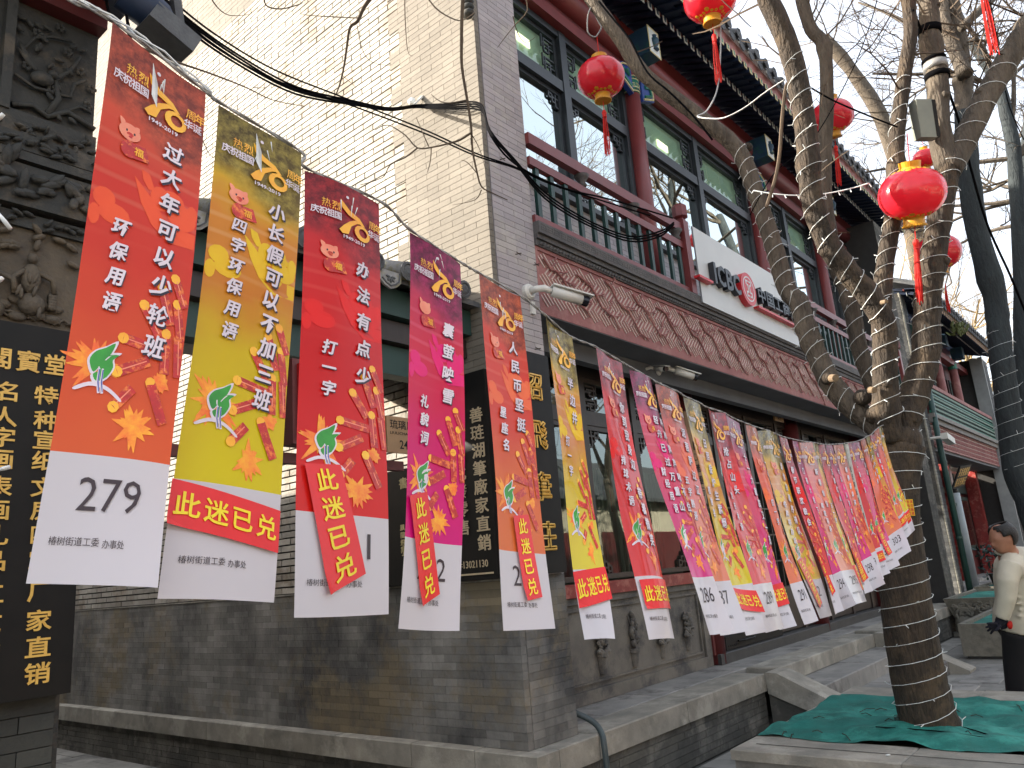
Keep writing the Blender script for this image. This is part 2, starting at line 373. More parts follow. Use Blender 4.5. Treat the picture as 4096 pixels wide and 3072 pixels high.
lay(band, brick_quoin, 'x', WX, -1, 3.46, 11.0, 8.0, 10.6, .26, .06, .004, .05, cond=lambda u, z: z < 8.5 + (u - 3.46) * .50, maxn=120)
pier = MB().box(WX + .06, 4.645, FY + .008, 4.3, .496, 8.6).build('corner_pier', mortar_l, shop)
lay(pier, brick_front, 'y', FY, -1, WX + .052, 4.655, 1.575, 8.3, .25, .0505, .0035, .05, maxn=300, jit=.0012)
lay(pier, brick_dado, 'y', FY, -1, WX + .052, 4.655, .496, 1.575, .25, .052, .0016, .05, maxn=80, jit=.0014)
MB().box(4.648, 4.655, FY + .01, 4.3, .496, 8.3).build('pier_side', brick_front, shop)
dado = MB().box(WX + .012, WX + .02, 3.48, 11.6, .45, 1.575).build('stained_dado', mortar_l, shop)
lay(dado, brick_dado, 'x', WX - .004, -1, 3.462, 11.4, .496, 1.56, .24, .0531, .0016, .055, maxn=300, jit=.0018)
MB().box(WX - .012, WX + .02, 3.458, 11.4, 1.562, 1.574).build('dado_capping', stone, shop)
# ledge stones round the corner and plinth below
led = thing('stone_ledge', 'long grey stone ledge running round the foot of the stained brick corner', 'ledge', (4.02, 3.32, .33))
def slab(x0, x1, y0, y1, z0, z1, par, name, mt=stone, g=.003, bev=.008):
    mb = MB(); b_ = bev; x0 += g; x1 -= g; y0 += g; y1 -= g
    lo = [(x0,y0),(x1,y0),(x1,y1),(x0,y1)]; hi = [(x0+b_,y0+b_),(x1-b_,y0+b_),(x1-b_,y1-b_),(x0+b_,y1-b_)]
    j = [U_(-.003,.003) for _ in range(4)]
    vs = [(a,b,z0) for a,b in lo] + [(a,b,z1-b_) for a,b in lo] + [(a,b,z1+j[k]) for k,(a,b) in enumerate(hi)]
    mb.raw(vs, [(3,2,1,0)] + [(k,(k+1)%4,4+(k+1)%4,4+k) for k in range(4)] + [(4+k,4+(k+1)%4,8+(k+1)%4,8+k) for k in range(4)] + [(8,9,10,11)])
    return mb.build(name, mt, par)
ys = [3.32, 3.853, 4.467, 5.33, 6.3, 7.238, 8.471, 9.716, 10.665, 11.6]
for a, b in zip(ys[:-1], ys[1:]): slab(4.02, 4.25, a, b, .335, .495, led, 'ledge_stone')
slab(4.25, 4.70, 3.32, 3.60, .335, .495, led, 'ledge_stone')
pl = thing('brick_plinth', 'dark brick plinth under the stone ledge, down to the paving', 'plinth', (4.06, 3.35, 0))
plc = MB().box(4.068, 4.3, 3.368, 11.6, 0, .334).build('plinth_core', mortar_l, pl)
lay(plc, brick_under, 'x', 4.062, -1, 3.37, 11.5, .002, .332, .24, .055, .004, .03, maxn=200, jit=.004)
lay(plc, brick_under, 'y', 3.362, -1, 4.075, 4.73, .002, .332, .24, .055, .004, .03, maxn=60, jit=.004)
# ---- raised platform with steps
plat = thing('stone_platform', 'raised stone platform along the shop fronts with worn kerb stones', 'platform', (4.7, 3.33, 0))
core = MB().box(4.72, 7.56, 3.37, 4.35, 0, .33).box(7.56, 11.4, 3.6, 4.35, 0, .33).box(11.4, 19, 3.37, 4.35, 0, .33).build('platform_core', mortar_l, plat)
lay(core, brick_under, 'y', 3.362, -1, 4.73, 7.55, .0, .332, .24, .055, .004, .03, maxn=150, jit=.005)
lay(core, brick_under, 'y', 3.362, -1, 11.45, 18.9, .0, .332, .24, .055, .004, .03, maxn=80, jit=.005)
for a, b in ((4.715, 5.98), (5.98, 7.55), (7.90, 9.5), (9.5, 11.05), (11.4, 13.0), (13.0, 14.9), (14.9, 16.8), (16.8, 18.9)): slab(a, b, 3.33, 3.68, .335, .495, plat, 'kerb_stone', stone)
for a, b in ((4.71, 5.3), (5.3, 6.2), (6.2, 7.1), (7.1, 8.0), (8.0, 8.95), (8.95, 9.9), (9.9, 10.9), (10.9, 12), (12, 13.2), (13.2, 14.6), (14.6, 16), (16, 18.9)): slab(a, b, 3.68, 4.32, .335, .493, plat, 'platform_slab', stone_top, .002)
steps = thing('stone_steps', 'three worn stone steps between sloping cheek stones in front of the shop door', 'steps', (7.9, 2.4, 0))
slab(7.905, 9.6, 2.93, 3.40, .165, .33, steps, 'tread', stone_top); slab(9.6, 11.045, 2.93, 3.40, .165, .33, steps, 'tread', stone_top)
slab(7.905, 9.3, 2.52, 3.0, .0, .165, steps, 'tread', stone_top); slab(9.3, 11.045, 2.52, 3.0, .0, .165, steps, 'tread', stone_top)
MB().box(7.91, 11.04, 2.95, 3.40, 0, .164).build('step_core', mortar_l, steps)
for x0 in (7.55, 11.055):
    mb = MB(); x1 = x0 + .345
    MB().raw([(x, y, z) for x in (x0 + .02, x1 - .02) for y, z in ((3.33, 0), (2.60, 0), (3.33, .33))], [(0,1,2), (5,4,3), (0,3,4,1), (1,4,5,2), (2,5,3,0)]).build('cheek_masonry', brick_under, steps)
    pr_ = [(3.33, .31), (2.52, .0), (2.30, .0), (2.30, .05), (3.22, .495), (3.33, .499)]
    mb.raw([(x0, y, z) for y, z in pr_] + [(x1, y, z) for y, z in pr_], [(0,1,2,3,4,5),(11,10,9,8,7,6)] + [(i, i+6, (i+1)%6+6, (i+1)%6) for i in range(6)])
    mb.build('cheek_stone', stone, steps)
slab(9.0, 10.3, 2.05, 2.50, 0, .02, steps, 'base_slab', stone_top)
slab(10.4, 11.9, 1.9, 2.32, 0, .02, steps, 'base_slab', stone_top)
slab(7.2, 8.9, 2.05, 2.5, 0, .02, steps, 'base_slab', stone_top)
# ---- relief panel under the shop window
PY = 4.10
rp = MB().box(4.655, 7.99, PY, 4.3, .494, 1.357).build('relief_panel', relief_m, shop)
fr_ = MB(); fr_.box(4.66, 7.98, PY - .03, PY - .001, .496, .60); fr_.box(7.86, 7.985, PY - .03, PY-.001, .601, 1.30); fr_.box(4.66, 7.98, PY - .03, PY-.001, 1.301, 1.356)
fr_.bar((5.0, PY - .012, .655), (7.80, PY - .012, .655), .02, .018); fr_.bar((5.0, PY - .012, 1.25), (7.80, PY - .012, 1.25), .02, .018); fr_.bar((7.80, PY-.012, .64), (7.80, PY-.012, 1.265), .018, .02, (0,1,0)); fr_.bar((5.0, PY-.012, .64), (5.0, PY-.012, 1.265), .018, .02, (0,1,0))
fr_.build('panel_frame', relief_m, shop)
def leaf(mb, o, d, n, L, w, t=.012):
    d = Vector(d).normalized(); n = Vector(n); s_ = d.cross(n).normalized(); mb.blob(Vector(o) + d * L/2 + n*t*.6, d * L/2, s_ * w/2, n * t, 6, 4)
NY = Vector((0, -1, 0))
for k, (x, zb, zr, zt, w) in enumerate(((5.30, .70, .85, 1.17, .13), (5.945, .70, .88, 1.14, .13), (6.48, .69, .845, 1.17, .115), (7.0, .70, .84, 1.05, .10), (7.52, .709, .855, 1.12, .105))):
    pt = thing('potted_plant_relief', ['carved leafy pot plant half hidden at the left end of the panel', 'carved relief pot with broad drooping leaves, leftmost whole pot under the window', 'carved relief pot with a tall pointed cactus like plant', 'small carved relief pot partly behind the hanging banners', 'carved relief pot with curly flowering plant at the right end of the panel'][k], 'relief carving', (x, PY, zb), 'carved flower pots on the panel below the shop window')
    mb = MB(); n_ = 14; prof = [(w*.36, 0), (w*.46, (zr-zb)*.75), (w*.56, (zr-zb)*.78), (w*.56, zr-zb), (w*.42, zr-zb+.004)]
    mb.lathe(prof, (x, PY + .005, zb), (0,0,1), 14); mb.build('pot', relief_m, pt, smooth=False)
    mb = MB()
    if k == 2:
        for q in range(26):
            zz = zr + (zt - zr) * (q / 26) * .85; ww = .07 * (1 - (q/26)**2 * .8) * (1 if q % 3 else .4); xx = x + U_(-ww, ww)
            leaf(mb, (xx, PY - .01, zz), (U_(-.3,.3), 0, 1), NY, .075, .038, .028)
    else:
        for q in range(28):
            a = U_(-1.5, 1.5); rr = U_(.0, 1) ; oo = (x + math.sin(a)*.035*rr, PY - .012, zr + .02 + (zt - zr) * rnd() * .7)
            leaf(mb, oo, (math.sin(a) * 1.2, -.1, math.cos(a) - .1), NY, U_(.05, .10), U_(.03, .05), U_(.014, .028))
        for q in range(7): leaf(mb, (x + U_(-.02,.02), PY-.02, zr - .01), (U_(-1,1), 0, .15), NY, .1, .045, .02)
    for q in range(3): mb.tube([(x + q*.01 - .01, PY - .008, zr), (x + U_(-.03,.03), PY - .012, (zr+zt)/2), (x + U_(-.05,.05), PY-.008, zt - .03)], .006, 5)
    mb.build('foliage', relief_m, pt, smooth=True)
# ---- ground-floor timber window, door recess, columns
MB().box(4.656, 8.02, PY - .06, PY + .12, 1.36, 1.47).build('window_sill', red_sill, shop)
MB().box(4.70, 19, 4.42, 4.50, 3.30, 3.56).build('lintel', frame_w, shop)
MB().box(4.655, 16.2, FY + .30, 4.9, 3.561, 3.60).build('balcony_soffit', soffit_m, shop)
MB().box(4.656, 16.2, FY + .006, FY + .30, 3.552, 3.60).build('fascia_soffit', soffit_m, shop)
MB().box(4.656, 16.2, FY + .32, FY + .42, 3.40, 3.56).build('eave_beam', soffit_m, shop)
def lattice(mb, x0, x1, z0, z1, y, w=.018, d=.02, pat='frame', sides=((1, 0), (-1, 1))):
    """stepped square-key lattice round the inside of a sash"""
    H = lambda a, b, z: mb.box(min(a,b), max(a,b), y - d, y, z - w/2, z + w/2)
    V = lambda x, a, b: mb.box(x - w/2, x + w/2, y - d - .002, y - .002, min(a,b), max(a,b))
    W_ = x1 - x0; u = min(.05 if pat == 'corner' else .085, W_ / 7)
    if pat == 'corner':
        for sx, xa in ((s__, (x0, x1)[i__]) for s__, i__ in sides):
            for sz, za in ((-1, z1),) + (((1, z0),) if True else ()):
                V(xa + sx*u, za, za + sz*u*1.1); H(xa, xa + sx*u*2.2, za + sz*u*1.1); V(xa + sx*u*2.2, za + sz*u*.4, za + sz*u*2.2); H(xa + sx*u*1.1, xa + sx*u*2.2, za + sz*u*2.2); V(xa + sx*u*1.1, za + sz*u*1.1, za + sz*u*3.2); H(xa, xa + sx*u*1.1, za + sz*u*3.2); H(xa + sx*u*2.2, xa + sx*u*3.4, za + sz*u*.4); H(xa + sx*u*2.2, xa + sx*u*3.4, za + sz*u*1.4); V(xa + sx*u*3.4, za, za + sz*u*1.4)
    else:
        for sx, xa in ((s__, (x0, x1)[i__]) for s__, i__ in sides):
            n = max(2, round((z1 - z0) / (u * 2.4))); st = (z1 - z0) / n
            for k in range(n):
                za = z0 + k * st
                V(xa + sx*u, za + st*.12, za + st*.55); H(xa + sx*u, xa + sx*u*2, za + st*.12); V(xa + sx*u*2, za + st*.12, za + st*.8); H(xa, xa + sx*u*2, za + st*.8); H(xa, xa + sx*u*1.5, za + st*.38); H(xa + sx*u*.5, xa + sx*u*2.4, za + st*.55); V(xa + sx*u*2.4, za + st*.3, za + st*.95)
def window(par, x0, x1, z0, z1, y, mt, gl, pat='corner', fw_=.045, gname='pane', dep=.06):
    mb = MB(); mb.box(x0, x0 + fw_, y, y + dep, z0, z1).box(x1 - fw_, x1, y, y + dep, z0, z1).box(x0 + fw_, x1 - fw_, y, y + dep, z0, z0 + fw_).box(x0 + fw_, x1 - fw_, y, y + dep, z1 - fw_, z1)
    o = mb.build('window_frame', mt, par)
    for sd in (0, 1):
        mb = MB(); lattice(mb, x0 + fw_, x1 - fw_, z0 + fw_, z1 - fw_, y + .028, pat=pat, sides=(((1, 0), (-1, 1))[sd],)); mb.build('lattice', mt, o)
    mb = MB(); mb.quad((x0 + fw_, y + .034, z0 + fw_), (x1 - fw_, y + .034, z0 + fw_), (x1 - fw_, y + .034, z1 - fw_), (x0 + fw_, y + .034, z1 - fw_)); mb.build(gname, gl, o)
    return o
GW = 4.14
xs = [4.66, 5.12, 5.86, 6.02, 6.86, 7.02, 7.9]
pm = MB()
for x in (4.70, 5.20, 6.08, 7.0, 7.90, 8.86, 9.85, 10.9, 11.95, 12.95, 13.95, 14.95, 15.9): pm.box(x - .04, x + .04, GW - .02, GW + .09, 1.47 if x < 8 else .60, 3.40)
pm.box(4.66, 16.0, GW - .012, GW + .08, 2.93, 3.03); pm.box(4.66, 16.0, GW - .01, GW + .08, 3.40, 3.56)
pm.build('shopfront_posts', frame_w, shop)
for a, b in ((5.24, 6.04), (6.12, 6.96), (7.04, 7.86)):
    window(shop, a, b, 1.49, 2.93, GW, frame_w, glass_l); window(shop, a, b, 3.03, 3.40, GW, frame_w, glass_l, 'cols')
for a, b in ((7.94, 8.82), (8.90, 9.81), (9.89, 10.86), (10.94, 11.91), (11.99, 12.91), (12.99, 13.91), (13.99, 14.91), (14.99, 15.86)):
    dr = MB().box(a, a+.06, GW, GW+.05, .62, 2.93).box(b-.06, b, GW, GW+.05, .62, 2.93).box(a+.06, b-.06, GW, GW+.05, .62, 1.15).box(a+.06, b-.06, GW, GW+.05, 2.85, 2.93).build('door_leaf', frame_w, shop)
    mb = MB()
    for k in range(4): mb.box(a+.06+(b-a-.12)*(k+1)/5-.009, a+.06+(b-a-.12)*(k+1)/5+.009, GW+.01, GW+.03, 1.15, 2.85)
    for k in range(5): mb.box(a+.06, b-.06, GW+.012, GW+.028, 1.15+k*.34, 1.168+k*.34)
    mb.build('lattice', frame_w, dr); mb = MB(); mb.quad((a+.06, GW+.034, 1.15), (b-.06, GW+.034, 1.15), (b-.06, GW+.034, 2.85), (a+.06, GW+.034, 2.85)); mb.build('pane', glass_l, dr)
    window(shop, a, b, 3.03, 3.40, GW, frame_w, glass_l, 'cols')
slab(8.03, 16.1, 4.0, 4.4, .49, .605, shop, 'door_threshold', stone_dk)
MB().box(7.985, 8.03, PY - .05, PY + .02, .60, 1.36).build('door_jamb', red_dk, shop)
bh = MB().box(8.3, 9.9, GW-.08, GW-.01, .61, .75); bh.tube([(8.6, GW-.09, .68), (8.7, GW-.12, .68), (8.95, GW-.12, .68), (9.05, GW-.09, .68)], .012, 6)
for k in range(6): bh.blob((8.36+k*.05, GW-.082, .65), (.012,0,0), (0,.006,0), (0,0,.012), 6, 3)
bh.build('door_rail_box', black_l, shop)
for x in (8.13, 11.42, 14.4):
    col_ = MB().tube([(x, 4.13, .5), (x, 4.13, 3.55)], .13, 16).build('ground_floor_column', red_dk, shop, smooth=True)
# interior rooms
def room(x0, x1, y0, y1, z0, z1, par, name='shop_interior'):
    mb = MB(); mb.quad((x0,y1,z0),(x1,y1,z0),(x1,y1,z1),(x0,y1,z1)); mb.quad((x0,y0,z0),(x0,y1,z0),(x0,y1,z1),(x0,y0,z1)); mb.quad((x1,y0,z0),(x1,y1,z0),(x1,y1,z1),(x1,y0,z1)); mb.quad((x0,y0,z0),(x1,y0,z0),(x1,y1,z0),(x0,y1,z0)); mb.quad((x0,y0,z1),(x1,y0,z1),(x1,y1,z1),(x0,y1,z1))
    return mb.build(name, room_m, par)
room(4.67, 15.9, 4.32, 7.2, .5, 3.52, shop)
mb = MB()
for k in range(60):
    x = 4.9 + k * .052; mb.tube([(x, 4.55 + .03*math.sin(k*1.9), 1.5), (x, 4.55 + .03*math.sin(k*1.9), 2.6)], .030, 6, False)
mb.build('curtain', curtain_m, shop)
mb = MB().box(5.0, 8.0, 4.9, 5.0, 2.55, 2.68); mb.build('shelf_cornice', foam_m, shop)
for k, (x, z, r) in enumerate(((5.35, 2.35, .13), (6.55, 2.4, .11), (5.9, 1.75, .10), (7.4, 2.3, .12), (5.6, 3.2, .10))):
    mb = MB().blob((x, 4.8, z), (r,0,0), (0,r,0), (0,0,r*1.1), 10, 6); mb.build('hanging_ornament', [box_red, plaque_m, box_red][k % 3], shop, smooth=True)
# ---- frieze with diagonal lattice relief and vines
FZ0, FZ1 = 3.56, 4.13; FX0, FX1 = 4.657, 16.0
fz = MB().box(FX0, FX1, FY + .012, FY + .3, FZ0 + .04, FZ1).build('frieze_board', fri_red, shop)
bd = MB().box(FX0, FX1, FY, FY + .04, FZ0, FZ0 + .065).box(FX0, FX1, FY, FY + .04, FZ1 - .03, FZ1); bd.box(FX0, FX0 + .03, FY + .001, FY + .04, FZ0 + .065, FZ1 - .03); bd.build('frieze_border', fri_red, shop)
def basket(mb, x0, x1, z0, z1, y, s_=.118, t=.0135, d=.014):
    r2 = math.sqrt(.5); n1 = int((x1 - x0 + z1 - z0) / s_ / r2) + 4
    for i in range(-n1, n1):
        for j in range(-2, n1 + 2):
            # cell centre in the 45-degree frame
            a, b = (i + .5) * s_, (j + .5) * s_
            cx_, cz_ = x0 + (a + b) * r2, (z0 + z1) / 2 + (a - b) * r2
            if not (x0 + .02 < cx_ < x1 - .02 and z0 + .015 < cz_ < z1 - .015): continue
            o = (i + j) % 2; da = Vector((r2, 0, r2)) if o else Vector((r2, 0, -r2)); db = Vector((r2, 0, -r2)) if o else Vector((r2, 0, r2))
            for k in (-1, 0, 1):
                L = s_ * (.5 if k == 0 else .5)
                cc = Vector((cx_, y, cz_)) + db * k * s_ / 3 + da * (s_*.12 if k == 1 else (-s_*.12 if k == -1 else 0))
                p, q = cc - da * L, cc + da * L
                p.z = min(max(p.z, z0), z1); q.z = min(max(q.z, z0), z1); p.x = max(p.x, x0); q.x = max(q.x, x0)
                if (q - p).length > .03: mb.bar(p, q, t, d, (0, 1, 0))
    return mb
mb = basket(MB(), FX0 + .03, 15.9, FZ0 + .066, FZ1 - .032, FY + .012); mb.build('lattice_relief', fri_base, shop, kind='stuff')
mb = MB(); x = 4.75
while x < 15.4:
    pts = []; ph = rnd() * 6
    for k in range(8):
        pts.append((x + k*.085, FY - .006, (FZ1 - .08) - .40 * (k/7)**1.1 + .035*math.sin(k*1.7 + ph)))
    mb.tube(pts, [.011, .011, .010, .010, .009, .008, .007, .005], 6)
    for k in (1, 2, 3, 4, 5, 6):
        b_ = Vector(pts[k]); dv = Vector((U_(.5, 1), 0, U_(-.6, 1.1) * (1 if k % 2 else -1))).normalized()
        mb.tube([b_, b_ + dv*.07 + Vector((.01,-.003,0)), b_ + dv*.12 + Vector((.035,-.004,U_(-.03,.03)))], [.007, .006, .004], 5)
        leaf(mb, b_ + dv*.10, (dv.x, 0, dv.z + .3), NY, .055, .022, .008)
    x += U_(.40, .48)
mb.build('vine_relief', fri_red, shop, kind='stuff')
# ---- cornice
cn = MB().box(FX0, FX1, FY - .015, FY + .25, 4.131, 4.185).box(FX0, FX1, FY - .035, FY + .25, 4.186, 4.225).box(FX0, FX1, FY - .06, FY + .6, 4.226, 4.325)
cn.build('cornice', cornice_m, shop)
mb = MB(); x = FX0 + .03
while x < 11.2:
    y = FY - .062
    for a, b, e, f in ((0, .07, .075, .085), (.06, .07, .025, .075), (0, .06, .025, .035), (0, .01, .035, .055), (.01, .045, .05, .06)): mb.box(x + a, x + b, y, y + .004, 4.236 + e*.85, 4.236 + f*.85)
    for k in range(2): leaf(mb, (x + k*.045, FY - .018, 4.137), (.7, 0, .7 if k else .5), NY, .055, .022, .010)
    x += .088
mb.build('cornice_relief', cornice_m, shop, kind='stuff')
# ---- balcony rail
MB().box(FX0, FX1, FY - .035, FY + .7, 4.326, 4.33).build('balcony_floor', cornice_m, shop)
for a, b in ((FX0, 7.30), (10.52, 13.2), (13.3, 15.85)):
    MB().box(a, b, FY - .03, FY + .03, 4.331, 4.39).build('bottom_rail', red, shop)
    MB().box(a, b, FY - .025, FY + .025, 4.84, 4.915).build('middle_rail', red, shop)
    MB().box(a, b, FY - .035, FY + .035, 5.03, 5.13).build('top_rail', red, shop)
    n = max(1, round((b - a) / .203)); me = MB().box(-.024,.024,-.016,.016,4.391,4.839).mesh('baluster', green)
    for k in range(n): inst(me, 'baluster', shop, (a + (k + .5) * (b - a) / n, FY, 0))
    for k in range(3):
        x = a + (b - a) * (.3 + .33 * k); mb = MB().lathe([(.03, 0), (.045, .02), (.03, .05), (.055, .085), (.075, .115)], (x, FY, 4.915), n=10)
        mb.build('rail_vase', cornice_m, shop, smooth=True)
for x in (7.34, 13.25, 15.9):
    mb = MB().box(x - .055, x + .055, FY - .06, FY + .05, 4.331, 5.17).box(x - .04, x + .04, FY - .045, FY + .035, 5.171, 5.20)
    mb.lathe([(.05, 0), (.085, .02), (.085, .14), (.06, .165), (.02, .17)], (x, FY - .005, 5.20), n=8); mb.build('newel_post', red, shop)
MB().box(8.0, 8.5, 3.75, 3.95, 4.331, 4.62).build('air_unit', whitep, shop)
# ---- bank signboard
sg = thing('bank_signboard', 'white boxed bank signboard with black and red raised letters fixed over the balcony rail', 'sign', (7.45, 3.38, 4.25))
SY = 3.38
MB().box(7.452, 10.48, SY, FY - .062, 4.25, 5.13).build('board', [white_panel], sg)
MB().box(7.448, 7.4515, SY + .001, FY - .063, 4.25, 5.13).build('board_edge', panel_side, sg)
# ---- upper storey
UY = 4.20
upw = MB().box(4.656, 16.3, UY + .012, UY + .2, 4.33, 5.33).build('parapet_wall', mortar_l, shop)
lay(upw, brick_front, 'y', UY, -1, 4.66, 13.0, 4.34, 5.33, .26, .058, .004, .03, maxn=200)
cols = [7.84, 11.45, 14.42]
for i, (a, b, mm) in enumerate(((4.66, 7.73, 6.43), (7.95, 11.34, 9.60), (11.56, 14.31, 12.9), (14.53, 16.2, 15.4))):
    MB().box(a, b, UY - .07, UY + .12, 5.33, 5.39).build('upper_sill', frame, shop)
    f_ = MB().box(a, a + .07, UY - .05, UY + .1, 5.39, 7.45).box(b - .07, b, UY - .05, UY + .1, 5.39, 7.45).box(mm - .06, mm + .06, UY - .06, UY + .1, 5.39, 7.45).box(a + .07, mm - .06, UY - .05, UY + .1, 6.67, 6.80).box(mm + .06, b - .07, UY - .05, UY + .1, 6.67, 6.80).box(a + .07, mm - .06, UY - .05, UY + .1, 7.37, 7.45).box(mm + .06, b - .07, UY - .05, UY + .1, 7.37, 7.45)
    f_.build('window_surround', frame, shop)
    for p, q in ((a + .07, mm - .06), (mm + .06, b - .07)):
        window(shop, p, q, 5.39, 6.67, UY, frame, glass_u); window(shop, p, q, 6.80, 7.37, UY, frame, glass_t, 'cols')
    MB().box(a, b, UY + .07, UY + .08, 6.72, 7.44).build('roller_blind', blind_m, shop)
rm = room(4.67, 16.2, UY + .22, 7.5, 4.4, 7.44, shop, 'upper_interior')
for (px, py) in ((2085, 155), (2650, 585)):
    o = on(px, py, 'y', UY + .055); MB().obox(o, (.14,0,0), (0,.004,0), (0,0,.05)).build('ceiling_lamp', lamp_m, shop)
for x in cols:
    cm = MB().tube([(x, 4.12, 4.34), (x, 4.12, 7.28)], .108, 20).build('column', red, shop, smooth=True)
    rg = MB(); rg.tube([(x, 4.12, 7.285), (x, 4.12, 7.50)], .113, 20); rg.build('painted_column_band', teal_b, shop, smooth=True)
    mb = MB()
    for z in (7.29, 7.345, 7.455, 7.50): mb.tube([(x, 4.12, z), (x, 4.12, z + .012)], .117, 20)
    for k in range(14):
        a = 2*math.pi*k/14; o = Vector((x + .116*math.cos(a), 4.12 + .116*math.sin(a), 7.40)); t_ = Vector((-math.sin(a), math.cos(a), 0))
        mb.obox(o, t_*.018, (0,0,.003), Vector((math.cos(a), math.sin(a),0))*.003); mb.obox(o + Vector((0,0,-.022)) + t_*.008, t_*.012, (0,0,.003), Vector((math.cos(a), math.sin(a),0))*.003)
    mb.build('gold_rings', gold_p, cm)
    mb = MB()
    for k in range(16):
        for zz in (7.32, 7.48):
            a = 2*math.pi*k/16; mb.blob((x + .117*math.cos(a), 4.12 + .117*math.sin(a), zz), (.010,0,0), (0,.010,0), (0,0,.010), 5, 3)
    mb.build('red_beads', red_dk, cm)
    MB().tube([(x, 4.12, 7.515), (x, 4.12, 7.62)], .10, 16).build('column_top', red, shop)
    bk = MB().box(x - .13, x + .13, 3.72, 4.05, 7.66, 8.02).build('beam_end', blue_b, shop)
    mb = MB().box(x - .135, x + .135, 3.712, 3.718, 7.65, 7.67).box(x - .135, x + .135, 3.712, 3.718, 8.01, 8.03).box(x - .135, x - .115, 3.712, 3.718, 7.67, 8.01).box(x + .115, x + .135, 3.712, 3.718, 7.67, 8.01); mb.build('gold_edge', gold_p, bk)
    mb = MB().box(x - .112, x + .112, 3.713, 3.719, 7.672, 8.008); mb.build('painted_face', whitep, bk)
    mb = MB().lathe([(.05,0),(.03,.03),(.055,.09),(.06,.14),(.025,.18),(.04,.2)], (x, 3.712, 7.73), n=10); mb.build('painted_vase', blue_b, bk, smooth=True)
    for s_ in (-1, 1):
        mb = MB(); pf = [(0, 0), (.30, .12), (.30, .30), (.20, .38), (.05, .42), (0, .42)]; x0 = x + s_*.115
        vs = [(x0 + s_*a, 4.02, 7.62 - .40 + b*.95) for a, b in pf] + [(x0 + s_*a, 4.08, 7.22 + b*.95) for a, b in pf]
        mb.raw(vs, [tuple(range(6)), tuple(range(11, 5, -1))] + [(i, i+6, (i+1) % 6+6, (i+1) % 6) for i in range(6)]); o = mb.build('carved_bracket', blue_o, shop)
        mb = MB(); w_ = [(0.015, .03), (.27, .14), (.27, .29), (.19, .355), (.06, .39)]
        mb.tube([(x0 + s_*a, 4.016, 7.22 + b*.95) for a, b in w_], .014, 5); mb.build('gold_scroll', gold_p, o)
        mb = MB(); mb.tube([(x0 + s_*.05, 4.012, 7.30), (x0 + s_*.22, 4.012, 7.38), (x0 + s_*.20, 4.012, 7.48), (x0 + s_*.08, 4.012, 7.44), (x0 + s_*.1, 4.012, 7.52)], .020, 5); mb.build('green_scroll', teal_b, o)
MB().box(4.656, 16.3, 4.06, 4.24, 7.46, 7.60).build('lower_beam', red, shop)
MB().box(4.656, 18.0, 4.13, 4.24, 7.98, 8.40).build('upper_beam', red, shop)
MB().box(4.656, 16.3, 4.10, 4.24, 7.601, 7.70).build('beam_board', red_dk, shop)
MB().tube([(4.656, 4.08, 7.84), (16.3, 4.08, 7.84)], .14, 14).build('eave_purlin', red, shop, smooth=True)
